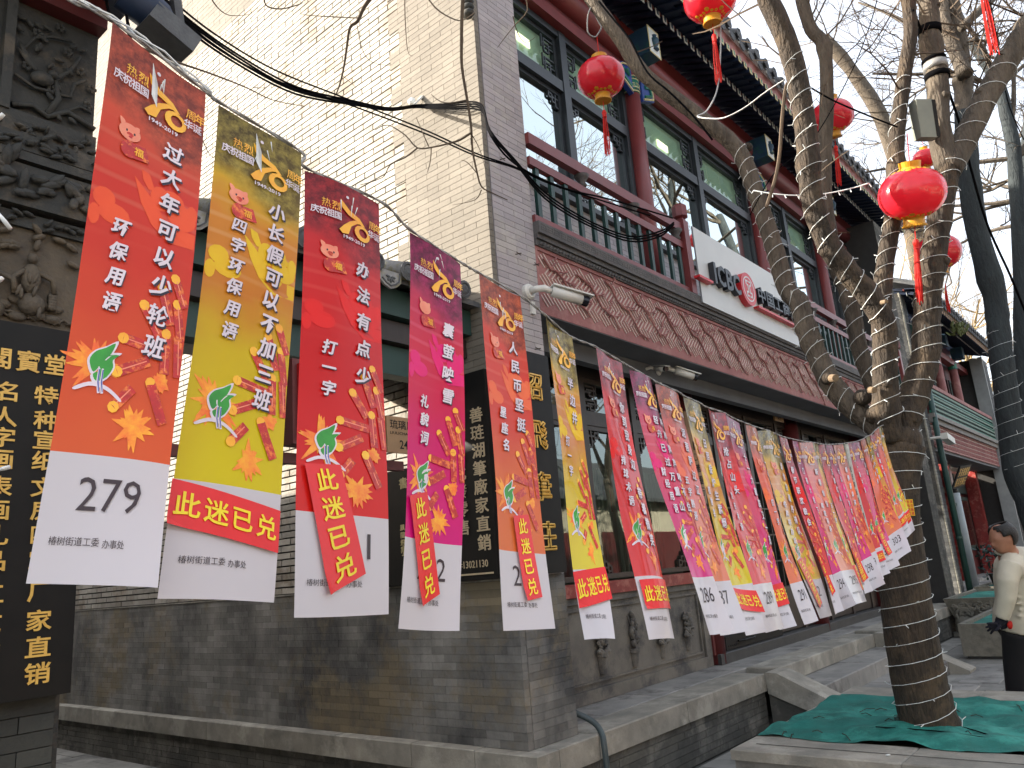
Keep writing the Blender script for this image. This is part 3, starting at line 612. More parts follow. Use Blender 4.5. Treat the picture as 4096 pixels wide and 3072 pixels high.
# ---- rafters, eave boards, tiles
def eave(par, x0, x1, yw, zw, yi, zi, yo, zo, sp, zt, mats, fine=True, tilesp=.27, roof=(9.3, 11.6), bh=.16, ts=1):
    mr, mi_, mo, mf, mtile = mats; n = int((x1 - x0) / sp); x1 = x0 + n*sp
    a = (zw - zi) / (yw - yi)
    me = MB().tube([(0, yw, zw), (0, yi - .039, zi)], .040, 8).mesh('rafter', mr); 
    mf2 = MB(); b = (zi + .20 - zo) / (yi + .35 - yo)
    mf2.bar((0, yi + .35, zo + b*(yi + .35 - yo)), (0, yo - .029, zo), .065, .068); me2 = mf2.mesh('flying_rafter', mr)
    e1 = MB().box(-.046, .046, yi - .046, yi - .04, zi - .06, zi + .04).mesh('rafter_end', mi_); e2 = MB().box(-.043, .043, yo - .036, yo - .03, zo - .055, zo + .043).mesh('flying_rafter_end', mo)
    for k in range(n):
        x = x0 + (k + .5) * sp
        inst(me, 'rafter', par, (x, 0, 0)); inst(me2, 'flying_rafter', par, (x, 0, 0))
        q = inst(e1, 'rafter_end', par, (x, 0, 0)); w = inst(e2, 'flying_rafter_end', par, (x, 0, 0))
    if fine:
        mb = MB(); mb2 = MB()
        for k in range(n):
            x = x0 + (k + .5) * sp; mb.box(x-.02, x+.02, yi-.050, yi-.0465, zi-.035, zi+.015); mb2.box(x-.015, x+.015, yo-.040, yo-.0365, zo-.03, zo+.02)
        mb.build('end_paint', blue_b, par, kind='stuff'); mb2.build('end_paint', teal_b, par, kind='stuff')
    # boards
    mb = MB(); mb.obox((((x0+x1)/2), (yw+yi)/2, (zw+zi)/2 + .055), ((x1-x0)/2,0,0), (0,(yw-yi)/2,(zw-zi)/2), (0,0,.008)); mb.obox((((x0+x1)/2), yi + .17 - .02, zi + .16 - .02), ((x1-x0)/2,0,0), (0,.37,.09), (0,0,.008)); 
    z2 = zo + b*(yi - yo)
    mb.quad((x0, yo, zo + .05), (x1, yo, zo + .05), (x1, yi + .35, zo + b*(yi+.35-yo) + .05), (x0, yi + .35, zo + b*(yi+.35-yo) + .05)); mb.build('sheathing', mr, par)
    MB().box(x0, x1, yi - .02, yi + .02, zi + .05, zi + .11).build('inner_eave_board', red_dk, par)
    MB().box(x0, x1, yo - .015, yo + .03, zo + .045, zo + bh).build('eave_board', mf, par)
    # roof surface, tile ends
    n = int((x1 - x0) / tilesp); yt = yo - .07
    mb = MB(); mb.raw([(x0, yt, zt), (x1, yt, zt), (x1, roof[0], roof[1]), (x0, roof[0], roof[1]), (x0, yt, zt + .05), (x1, yt, zt + .05), (x1, roof[0], roof[1] + .05), (x0, roof[0], roof[1]+.05)], [(0,1,2,3),(7,6,5,4),(0,4,5,1),(1,5,6,2),(2,6,7,3),(3,7,4,0)]); mb.build('roof', mtile, par)
    dirv = (Vector((0, roof[0], roof[1])) - Vector((0, yt, zt))).normalized()
    t1 = MB().tube([Vector((0, yt - .03, zt + .065)), Vector((0, yt, zt + .075)) + dirv * 1.6], .062*ts, 10).mesh('ridge_tile', mtile)
    t2 = MB(); t2.lathe([(.07*ts, 0), (.075*ts, .012), (.05*ts, .016), (.045, .012), (.02, .02)], (0, yt - .035, zt + .065), (0, -1, 0), 14); t2 = t2.mesh('tile_end', mtile)
    dp = MB(); pf = [(-.1, .02), (.1, .02), (.085, -.05), (.045, -.085), (0, -.10), (-.045, -.085), (-.085, -.05)]
    dp.raw([(a_, yt - .012, zt + b_) for a_, b_ in pf] + [(a_, yt + .003, zt + b_) for a_, b_ in pf], [tuple(range(7)), tuple(range(13, 6, -1))] + [(i, i+7, (i+1) % 7+7, (i+1) % 7) for i in range(7)]); dp = dp.mesh('drip_tile', mtile)
    for k in range(n):
        x = x0 + (k + .5) * tilesp; inst(t1, 'ridge_tile', par, (x, 0, 0)); inst(t2, 'tile_end', par, (x, U_(-.01,.01), U_(-.006,.006))); inst(dp, 'drip_tile', par, (x + tilesp/2, 0, 0))
eave(shop, 4.25, 18.1, 4.30, 8.50, 3.65, 8.20, 3.3, 8.20, .183, 8.44, (blue, whitep, gold_p, fascia, tile), tilesp=.31, roof=(9.3, 12.2), bh=.24, ts=1.12)
# dentils of the second, paler row under the fascia seen as thin gold edge
MB().box(4.06, 4.249, 3.22, 3.46, 8.05, 9.0).build('gable_corbel', brick_quoin, shop)
# drip moulding on the corner (carved corbel)
mb = MB()
for k in range(5): mb.blob((4.06, 3.47, 5.95 + k*.055), (.05,0,0), (0,.06,0), (.0,0,.035), 8, 4)
mb.build('corner_corbel_carving', carve, shop, smooth=True)
# end pier of the shop at the right
MB().box(16.2, 16.75, FY + .02, 4.3, .496, 8.0).build('end_pier', mortar_d, shop)
lay(shop, brick_under, 'y', FY + .012, -1, 16.2, 16.75, .5, 8.0, .26, .06, .004, .03, maxn=60)
# ================================================================ second building
b2 = thing('courtyard_gate_building', 'two storey building with green lattice balcony and brown doors, beyond the tree', 'building', (18.3, 3.72, 0))
s2 = MB().box(18.312, 18.8, 3.735, 9, .1, 7.0).build('side_wall', mortar_d, b2)
brick_dkw = M('brick_dark_gable', (.055,.058,.06,1), (.03,.032,.034,1), 3, .8, .4, 40, rv=.3, c3=(.10,.10,.095,1), sc3=2)
lay(s2, brick_dkw, 'x', 18.30, -1, 3.72, 7.0, .5, 6.9, .28, .07, .004, .03, maxn=300, jit=.006)
p2 = MB().box(18.33, 18.74, 3.712, 4.4, .5, 7.0).build('front_pier', mortar_d, b2)
lay(p2, M('brick_pale_edge', (.30,.29,.24,1), (.22,.21,.18,1), 3, .8, rv=.15), 'y', 3.70, -1, 18.30, 18.45, .5, 7.0, .15, .07, .006, .03, maxn=100)
lay(p2, brick_dkw, 'y', 3.70, -1, 18.45, 18.75, .5, 7.0, .28, .07, .006, .03, maxn=60)
MB().box(18.76, 27, 3.74, 4.4, 3.50, 3.56).build('soffit', soffit_m, b2)
f2 = MB().box(18.76, 27.0, 3.72, 4.0, 3.56, 4.10).build('frieze_board', fri_base, b2)
mb = MB()
for i in range(74):
    for j in range(4):
        a_ = 18.83 + i*.11 + (j % 2)*.05; mb.bar((a_, 3.712, 3.62 + j*.11), (a_ + .06, 3.712, 3.70 + j*.11), .02, .012, (0,1,0)); mb.bar((a_ + .05, 3.712, 3.62 + j*.11), (a_ + .015, 3.712, 3.655 + j*.11), .02, .014, (0,1,0))
mb.box(18.76, 27, 3.698, 3.72, 3.56, 3.60); mb.box(18.76, 27, 3.698, 3.72, 4.07, 4.10); mb.build('lattice_relief', fri_red, b2, kind='stuff')
MB().box(18.76, 27.0, 3.64, 4.2, 4.101, 4.21).box(18.76, 27.0, 3.58, 4.2, 4.211, 4.30).build('cornice', M('cornice_pale', (.22,.205,.19,1), (.16,.15,.14,1), 5), b2)
mb = MB(); mb.box(18.8, 26.9, 3.63, 3.69, 4.95, 5.04); mb.build('top_rail', fri_red, b2)
MB().box(18.8, 26.9, 3.64, 3.68, 4.32, 4.37).box(18.8, 26.9, 3.64, 3.68, 4.62, 4.65).box(18.8, 26.9, 3.64, 3.68, 4.78, 4.81).build('rail_bar', teal_b, b2)
me = MB().box(-.012,.012,3.645,3.675,4.37,4.95).mesh('baluster', green)
for k in range(62): inst(me, 'baluster', b2, (18.86 + k*.13, 0, 0))
me = MB().box(-.05,.05,3.642,3.678,-.015,.015).mesh('lattice_block', whitep)
mb = MB()
for k in range(61):
    for z in (4.43, 4.54, 4.70, 4.86): mb.box(18.885 + k*.13, 18.965 + k*.13, 3.632, 3.642, z, z + .05)
mb.build('lattice_block', M('lattice_pale_green', (.25,.36,.30,1)), b2, kind='stuff')
w2 = MB().box(18.76, 27.0, 4.30, 4.5, 4.3, 7.2).build('upper_wall', red_dk, b2)
for k in range(4):
    x = 19.0 + k*2.1
    MB().box(x, x + 1.75, 4.27, 4.295, 5.05, 6.1).build('window_frame', green, b2)
    MB().box(x + .08, x + .84, 4.255, 4.265, 5.12, 6.03).build('pane', glass_u, b2); MB().box(x + .92, x + 1.68, 4.255, 4.265, 5.12, 6.03).build('pane', glass_u, b2)
    MB().tube([(x - .1, 4.1, 4.3), (x - .1, 4.1, 6.35)], .11, 12).build('column', fri_red, b2, smooth=True)
    MB().tube([(x - .1, 4.1, 6.36), (x - .1, 4.1, 6.52)], .12, 12).build('column_band', teal_b, b2)
    MB().box(x - .26, x + .06, 3.75, 4.05, 6.62, 6.95).build('beam_end', blue_b, b2)
MB().box(18.76, 27, 4.02, 4.2, 6.45, 6.62).build('beam', red, b2)
eave(b2, 18.4, 27.2, 4.3, 7.22, 3.62, 6.98, 3.3, 6.86, .185, 7.02, (blue, whitep, M('rafter_tip_tan', (.36,.22,.12,1)), M('eave_board_tan', (.42,.27,.17,1)), tile), fine=False, roof=(8, 9.4))
MB().box(18.76, 27, 4.7, 4.8, .5, 3.5).build('ground_wall', red_dk, b2)
for x in (19.15, 22.6, 23.0, 26.5): MB().box(x - .13, x + .13, 4.3, 4.6, .5, 3.5).build('door_post', red_sill if x > 22 else red_dk, b2)
wood = M('door_wood_brown', (.11,.055,.03,1), (.07,.035,.02,1), 6, .5, .15, 40, stretch=(1,1,.2))
for k in range(4):
    x = 19.4 + k*.78; d = MB().box(x, x + .07, 4.5, 4.56, .55, 2.75).box(x + .68, x + .75, 4.5, 4.56, .55, 2.75).box(x, x + .75, 4.51, 4.55, .55, 1.3).box(x, x+.75, 4.5, 4.56, 2.68, 2.75).build('door_leaf', wood, b2)
    mb = MB()
    for q in range(4): mb.box(x + .07 + q*.15 + .13, x + .095 + q*.15 + .13, 4.51, 4.54, 1.3, 2.7)
    for q in range(7): mb.box(x + .07, x + .68, 4.512, 4.538, 1.4 + q*.19, 1.42 + q*.19)
    mb.build('lattice', wood, d)
MB().box(19.3, 22.5, 4.40, 4.47, 2.76, 2.90).build('door_lintel', wood, b2)
for x in (19.9, 20.8, 21.7): MB().tube([(x, 4.40, 2.83), (x, 4.30, 2.83)], .06, 6).build('door_peg', plaque_m, b2)
for x in (23.3, 24.9): 
    g_ = MB().box(x, x + 1.3, 4.6, 4.66, 1.3, 2.75).build('window_frame', green, b2); MB().box(x + .1, x + 1.2, 4.585, 4.595, 1.4, 2.65).build('pane', glass_l, g_)
    g_ = MB().box(x, x + 1.3, 4.6, 4.66, 2.85, 3.4).build('window_frame', green, b2)
MB().box(19, 26.8, 4.2, 4.8, .5, .58).build('threshold', stone_top, b2)
MB().box(18.8, 27.6, 3.0, 4.7, .02, .495).build('entrance_platform', stone_top, b2)
# plaque over the entrance
pq = thing('entrance_plaque', 'black plaque with gold characters leaning out over the far brown doorway', 'sign', (20.5, 4.0, 2.9))
o = on(3846, 1905, 'y', 3.95); ax_ = Vector((.86, 0, .08)).normalized(); upv = Vector((.1, -.45, .9)).normalized()
MB().obox(o, ax_ * .75, upv * .30, ax_.cross(upv) * .02).build('board', black_l, pq)
PQ = (o, ax_, upv)
# end pier and third building
e2 = MB().box(27.0, 27.9, 3.62, 9, .1, 6.9).build('end_pier', mortar_d, b2)
lay(e2, brick_dkw, 'y', 3.60, -1, 27.0, 27.9, .5, 6.9, .3, .075, .006, .03, maxn=80)
MB().box(26.86, 26.98, 3.56, 3.9, .5, 6.9).build('pale_trim', M('pier_trim_pale', (.30,.32,.32,1)), b2)
b3 = thing('far_orange_shop', 'low orange washed shop with tiled eaves at the far end of the row', 'building', (28, 3.4, 0))
MB().box(28, 42, 3.5, 9, 0, 4.6).build('wall', orange_w, b3)
MB().box(27.95, 28.0, 3.3, 9, 0, 4.8).build('side_wall', orange_w, b3)
for k in range(5):
    x = 28.8 + k*2.5; w_ = MB().box(x, x + 1.8, 3.44, 3.49, .6, 2.9).build('shop_window', red_dk, b3); MB().box(x + .1, x + 1.7, 3.42, 3.435, .9, 2.7).build('pane', glass_l, w_)
    MB().box(x - .35, x - .1, 3.3, 3.49, 0, 4.2).build('column', red, b3)
MB().raw([(28, 3.3, 2.9), (42, 3.3, 2.9), (42, 2.6, 2.7), (28, 2.6, 2.7), (28, 3.3, 2.95), (42, 3.3, 2.95), (42, 2.6, 2.75), (28, 2.6, 2.75)], [(0,1,2,3),(7,6,5,4),(2,6,5,1),(3,7,6,2),(0,4,7,3),(1,5,4,0)]).build('awning', M('awning_tan', (.35,.27,.18,1)), b3)
eave(b3, 28, 42, 3.6, 5.0, 3.0, 4.85, 2.7, 4.78, .3, 4.95, (blue, whitep, fascia, fascia, tile), fine=False, tilesp=.3, roof=(6.5, 6.9))
b4 = thing('far_grey_house', 'pale grey tower block glimpsed beyond the tiled eaves', 'building', (60, 6, 0))
MB().box(60, 70, 4, 16, 0, 9).build('wall', M('far_pale_wall', (.5,.5,.47,1), (.45,.45,.42,1), 1), b4)
for k in range(5):
    for z in (1.5, 4.5, 7): MB().box(59.93, 59.99, 5 + k*2.2, 6.3 + k*2.2, z, z + 1.4).build('window', frame, b4)
for nm_, lb_, x_, y_, z_ in (('security_camera', 'white bullet camera on the pale brick edge of the second building', 18.45, 3.62, 3.72), ('security_camera', 'small white camera high on the far grey pier past the doorway', 26.8, 3.5, 3.0)):
    t = thing(nm_, lb_, 'camera', (x_, y_, z_), 'wall mounted security cameras')
    MB().tube([(x_, y_ + .08, z_), (x_ + .05, y_ - .12, z_)], .03, 8).build('bracket', cctv_w, t)
    MB().obox((x_ + .28, y_ - .2, z_ - .03), (.22,-.02,-.05), (0,.07,0), (.01,0,.065)).build('body', cctv_w, t); MB().obox((x_ + .51, y_ - .215, z_ - .085), (.015,0,0), (0,.06,0), (0,0,.055)).build('lens_hood', cctv_k, t)
dp_ = thing('downpipe', 'dark green rain downpipe with hopper head on the corner of the second building', 'pipe', (19.0, 3.66, .5))
MB().tube([(18.86, 3.62, 5.9), (18.86, 3.62, .5)], .062, 12).build('pipe', pipe_g, dp_, smooth=True)
mb = MB(); mb.raw([(18.7,3.5,6.35),(19.02,3.5,6.35),(19.02,3.72,6.35),(18.7,3.72,6.35),(18.8,3.56,5.88),(18.92,3.56,5.88),(18.92,3.68,5.88),(18.8,3.68,5.88)], [(0,1,2,3),(4,7,6,5),(0,4,5,1),(1,5,6,2),(2,6,7,3),(3,7,4,0)]); mb.build('hopper', pipe_g, dp_)
for z in (1.6, 3.2): MB().tube([(18.86, 3.62, z), (18.86, 3.62, z + .05)], .075, 12).build('pipe_collar', pipe_g, dp_)
sp_ = thing('standpipe', 'thick pale grey standpipe with dark cap in front of the far brown doors', 'pipe', (20.95, 3.93, .5))
tp = on(3832, 1990, 'y', 3.93)
MB().tube([(20.95, 3.93, .5), (20.95, 3.93, 2.65)], .115, 14).build('pipe', pipe_w, sp_, smooth=True); MB().tube([(20.95, 3.93, 2.66), (20.95, 3.93, 2.75)], .09, 14).build('cap', black_l, sp_)
MB().box(20.5, 20.95, 3.90, 3.95, 2.36, 2.42).build('clamp', pipe_g, sp_)
# ================================================================ row of houses across the street, seen in the window reflections
op = thing('opposite_row', 'cream shop row across the street, seen only as reflections in the shop windows', 'building', (12, -9, 0))
MB().box(-14, 55, -12, -9, 0, 4.3).build('wall', foam_m, op)
for k in range(16): 
    x = -10 + k*4.0; MB().box(x, x + 2.2, -8.98, -8.93, .8, 2.9).build('window', red_dk, op)
MB().raw([(-14, -8.4, 4.1), (55, -8.4, 4.1), (55, -12, 6.2), (-14, -12, 6.2), (-14, -8.4, 4.25), (55, -8.4, 4.25), (55, -12, 6.35), (-14, -12, 6.35)], [(0,3,2,1),(4,5,6,7),(0,1,5,4),(1,2,6,5),(2,3,7,6),(3,0,4,7)]).build('roof', tile, op)
# ================================================================ gate canopy over the alley
gt = thing('alley_gate_canopy', 'small tiled gate canopy on a dark green beam spanning the alley behind the banners', 'gate', (2.7, 3.7, 3.3))
GX0, GX1 = 1.36, 4.10
MB().box(GX0, GX1, 3.70, 3.84, 3.33, 3.52).build('upper_beam', green_dk, gt)
MB().box(GX0, GX1, 3.76, 3.90, 3.17, 3.315).build('middle_beam', frame_w, gt)
MB().box(GX0, GX1, 3.82, 3.94, 2.96, 3.16).build('lower_beam', green_dk, gt)
MB().box(GX0, GX1, 3.94, 5.1, 3.28, 3.32).build('ceiling_board', frame_w, gt)  # ceiling and roof extended backwards to cast shade on the alley text sign
MB().raw([(GX0, 3.6, 3.52), (GX1, 3.6, 3.52), (GX1, 4.2, 3.80), (GX0, 4.2, 3.80), (GX0, 3.6, 3.56), (GX1, 3.6, 3.56), (GX1, 4.2, 3.84), (GX0, 4.2, 3.84), (GX0, 5.15, 3.36), (GX1, 5.15, 3.36)], [(0,3,2,1),(4,5,6,7),(0,1,5,4),(1,2,6,5),(3,0,4,7),(7,6,9,8),(2,3,8,9)]).build('roof', tile, gt)
k = 0; x = GX0 + .1
while x < GX1 - .05:
    MB().tube([(x, 3.56, 3.60), (x, 4.2, 3.875)], .062, 10).build('ridge_tile', tile_w, gt, smooth=True)
    MB().lathe([(.062, 0), (.066, .01), (.048, .016), (.042, .008), (.02, .018)], (x, 3.555, 3.60), (0, -1, -.1), 14).build('tile_end', tile, gt)
    mb = MB(); pf = [(-.10, .02), (.10, .02), (.09, -.05), (.05, -.085), (0, -.105), (-.05, -.085), (-.09, -.05)]; xx = x + .135
    if xx < GX1 - .1:
        mb.raw([(xx + a, 3.575, 3.555 + b) for a, b in pf] + [(xx + a, 3.592, 3.555 + b) for a, b in pf], [tuple(range(7)), tuple(range(13, 6, -1))] + [(i, i+7, (i+1) % 7+7, (i+1) % 7) for i in range(7)]); d_ = mb.build('drip_tile', tile_w, gt)
        mb = MB(); mb.tube([(xx + a*.8, 3.572, 3.555 + b*.8) for a, b in pf[1:]], .006, 4)
        for q in range(5): leaf(mb, (xx, 3.575, 3.53), (math.cos(q*.8+3.1), 0, math.sin(q*.8+3.1)), NY, .045, .02, .006)
        mb.build('drip_relief', tile, d_)
    x += .27
for k, (x0, x1, z0, z1) in enumerate(((1.46, 1.80, 2.36, 2.86), (1.98, 2.36, 2.36, 2.88), (2.50, 3.13, 2.39, 2.88))):
    t = thing('red_light_box', ['red light box at the left under the gate canopy', 'red light box in the middle under the gate canopy, framed by two banners', 'glossy red light box under the gate canopy, right beside the street plaque'][k], 'light box', (x0, 3.62, z0), 'red light boxes under the gate canopy')
    MB().box(x0, x1, 3.63, 3.75, z0, z1).build('case', red_dk, t)
    MB().box(x0 + .03, x1 - .03, 3.60, 3.629, z0 + .03, z1 - .03).build('face', box_red, t)
    mb = MB()
    for q in range(5):
        a = U_(x0 + .08, x1 - .08); b = U_(z0 + .08, z1 - .08); leaf(mb, (a, 3.599, b), (U_(-1,1), 0, U_(-1,1)), NY, .07, .02, .003)
    mb.build('painted_petals', red_dk, t, kind='stuff')
    MB().box((x0+x1)/2 - .02, (x0+x1)/2 + .02, 3.80, 3.84, z1, 3.0).build('hanger', frame_w, t)
# crossbar carrying boxes
MB().box(GX0, 3.42, 3.752, 3.80, 2.30, 2.36).build('lower_bar', red_dk, gt)
plq = thing('street_name_plaque', 'tan street name plaque with black characters beside the red light box', 'sign', (3.16, 3.6, 2.38))
MB().box(3.155, 3.42, 3.60, 3.615, 2.38, 2.61).build('plate', plaque_m, plq)
# ================================================================ building at the left with carved panels
lb = thing('carved_brick_shop', 'dark shop front at the left with carved brick panels of birds, leaves and figures', 'building', (1.34, 3.46, 0))
MB().box(-6, 1.325, 3.50, 26, 0, 4.9).build('wall', carve, lb)  # wall and roof: height and unseen depth sized to shade the alley wall
MB().raw([(-6, 3.2, 4.9), (1.40, 3.2, 4.9), (1.40, 26, 4.9), (-6, 26, 4.9), (-6, 3.2, 4.98), (1.40, 3.2, 4.98), (1.40, 26, 4.98), (-6, 26, 4.98)], [(0,3,2,1),(4,5,6,7),(0,1,5,4),(1,2,6,5),(2,3,7,6),(3,0,4,7)]).build('roof', tile, lb)
mb = MB(); mb.box(.90, 1.33, 3.40, 3.50, 4.262, 4.41); mb.build('red_beam', red_dk, lb); MB().box(-1, .897, 3.40, 3.50, 4.262, 4.41).build('red_beam', red_dk, lb)
MB().box(-1, 1.42, 3.02, 3.50, 4.412, 4.60).build('eave_soffit', blue, lb)
mb = MB(); mb.tube([(1.20, 3.05, 4.30), (1.36, 3.05, 4.30)], .12, 14); mb.tube([(1.24, 3.0, 4.18), (1.38, 3.0, 4.12), (1.50, 3.0, 4.02)], [.09, .08, .03], 8); mb.build('eave_corner_ornament', blue, lb, smooth=True)
mb = MB(); mb.obox((1.43, 3.0, 4.06), (.10,-.0,-.04), (0,.08,0), (.02,0,.045)); mb.obox((1.50, 3.05, 4.2), (.02,0,-.14), (0,.02,0), (.02,0,0)); mb.build('eave_corner_tile', tile, lb)
YB = 3.46
pb = MB().box(-1.5, 1.322, YB + .02, 3.499, 3.69, 4.26).build('bird_panel', carve, lb)
mb = MB().box(.925, .965, YB - .03, YB + .02, 3.69, 4.26).box(-1, 1.322, YB - .02, YB + .02, 3.655, 3.70).build('panel_frame', carve, lb)
def twigrel(mb, pts, r, y=YB): mb.tube([(p[0], y, p[1]) for p in pts], r, 6)
mb = MB()
twigrel(mb, [(.98,3.73),(1.06,3.76),(1.12,3.73),(1.20,3.79),(1.32,3.75)], .014); twigrel(mb, [(1.12,3.74),(1.16,3.84),(1.14,3.93),(1.20,4.0),(1.24,4.1)], [.016,.014,.012,.010,.007])
twigrel(mb, [(1.16,3.86),(1.21,3.87),(1.22,3.94),(1.27,3.99)], .009); twigrel(mb, [(.98,3.88),(1.06,3.85),(1.13,3.86)], .008); twigrel(mb, [(1.0,4.0),(1.05,4.1),(1.12,4.14),(1.2,4.16)], .007)
twigrel(mb, [(1.2,3.79),(1.25,3.84),(1.30,3.83)], .008)
for q in range(26):
    o = (U_(.985, 1.31), YB + .004, U_(3.75, 4.22))
    if q % 3: leaf(mb, o, (U_(-1,1), 0, U_(-1,1)), NY, .05, .025, .010)
    else:
        for w in range(5): mb.blob((o[0] + .014*math.cos(w*1.257), YB, o[2] + .014*math.sin(w*1.257)), (.011,0,0), (0,.009,0), (0,0,.011), 6, 3)
mb.blob((1.085, YB - .012, 3.90), (.05,0,.012), (0,.028,0), (-.008,0,.032), 9, 6); mb.blob((1.125, YB - .018, 3.935), (.022,0,0), (0,.02,0), (0,0,.02), 8, 5); mb.blob((1.03, YB-.006, 3.965), (.05,0,-.05), (0,.008,0), (.008,0,.010), 6, 4); mb.blob((1.15, YB - .02, 3.935), (.012,0,0), (0,.004,0), (0,0,.004), 5, 3); mb.blob((1.02, YB-.006, 3.99), (.035,0,-.055), (0,.008,0), (.01,0,.007), 6, 4)
mb.build('bird_and_blossom_carving', carve, lb, smooth=True, kind='stuff')
for nm_, z0, z1, yo_, n_, sz in (('leaf_band', 3.585, 3.65, -.02, 44, .05), ('acanthus_band', 3.51, 3.58, -.05, 36, .06), ('leaf_scroll', 3.26, 3.44, -.045, 60, .10), ('lower_band', 3.18, 3.235, -.01, 24, .05)):
    MB().box(-1.5, 1.322, YB + yo_, 3.499, z0 - .004, z1 + .004).build(nm_, carve, lb)
    mb = MB()
    for q in range(n_):
        leaf(mb, (U_(.6, 1.30), YB + yo_ - .002, U_(z0 + .01, z1 - .01)), (U_(-1,1), -.1, U_(-.5,.5)), NY, sz * U_(.7,1.3), sz*.42, .014)
    mb.build(nm_ + '_carving', carve, lb, smooth=True, kind='stuff')
MB().box(-1.5, 1.322, YB - .045, 3.499, 3.50, 3.506).box(-1.5, 1.322, YB - .06, 3.499, 3.456, 3.496).build('moulding', carve, lb)
carve_b = M('carved_brown_brick', (.105,.082,.055,1), (.06,.05,.038,1), 6, .75, .6, 60)
MB().box(-1.5, 1.322, YB + .01, 3.499, 2.74, 3.176).build('figure_panel', carve_b, lb)
mb = MB()
for q in range(14): twigrel(mb, [(.6 + q*.05, 2.77 + .01*(q % 3)), (.64 + q*.05, 2.80), (.68 + q*.05, 2.775)], .006)
for (x, z, s_) in ((1.10, 2.93, 1.0), (.95, 2.90, 1.15)):
    mb.blob((x, YB - .015, z + .11*s_), (.022,0,0), (0,.02,0), (0,0,.024), 8, 6); mb.blob((x, YB - .01, z + .02*s_), (.04,0,0), (0,.03,0), (.0,0,.07*s_), 8, 6); mb.blob((x + .01, YB - .01, z - .09*s_), (.055,0,0), (0,.03,0), (0,0,.05), 8, 6)
    mb.tube([(x - .03, YB - .015, z + .05), (x - .07, YB - .02, z + .01), (x - .06, YB - .03, z - .05)], .012, 6); mb.tube([(x + .03, YB - .015, z + .05), (x + .08, YB - .02, z + .03), (x + .09, YB-.02, z - .03)], .012, 6)
    for q in range(6): leaf(mb, (x + U_(-.05,.05), YB - .03, z + U_(-.1,.05)), (U_(-.4,.4), 0, -1), NY, .06, .018, .008)
for q in range(16): leaf(mb, (U_(.85, 1.28), YB, U_(3.05, 3.16)), (U_(-1,1), 0, U_(-.3,.5)), NY, .07, .03, .014)
for q in range(10): mb.blob((U_(.85,1.28), YB, U_(2.78, 2.86)), (.04,0,0), (0,.012,0), (0,0,.02), 7, 4)
for q in range(5): mb.tube([(1.17, YB - .01, 2.84 + q*.012), (1.20, YB-.012, 2.84+q*.012)], .016, 6)
mb.build('figure_carving', carve_b, lb, smooth=True, kind='stuff')
MB().box(-1.5, 1.305, YB + .03, 3.499, 0, 1.285).build('base_wall_core', mortar_d, lb)
lay(lb, M('brick_base_dark', (.05,.052,.045,1), (.028,.03,.028,1), 3, .8, .4, 40, rv=.2), 'y', YB + .015, -1, .3, 1.30, .0, 1.28, .25, .062, .004, .03, maxn=80)
ls = thing('vertical_shop_sign', 'tall black lacquered sign with rows of gold carved characters at the left edge', 'sign', (1.1, 3.40, 1.29))
MB().box(.2, 1.327, 3.405, 3.455, 1.285, 2.735).build('board', black_l, ls)
# dark signs on the side wall and the pier
s1 = thing('alley_sign_board', 'thick black sign board deeper in the alley between the third and fourth banners', 'sign', (4.05, 4.8, 1.56))
MB().box(4.02, 4.115, 4.38, 4.81, 1.578, 2.438).build('board', black_l, s1)
s2_ = thing('alley_text_sign', 'black sign board with two gold text columns and a phone number, behind the fifth banner', 'sign', (4.05, 3.6, 1.58))
MB().box(4.055, 4.115, 3.565, 4.24, 1.578, 3.04).build('board', black_l, s2_)
s3 = thing('pier_name_board', 'tall black name board with four gold outlined seal characters on the corner pier', 'sign', (4.36, 3.43, 1.58))
MB().box(4.135, 4.62, 3.405, 3.455, 1.583, 3.185).build('board', black_l, s3)
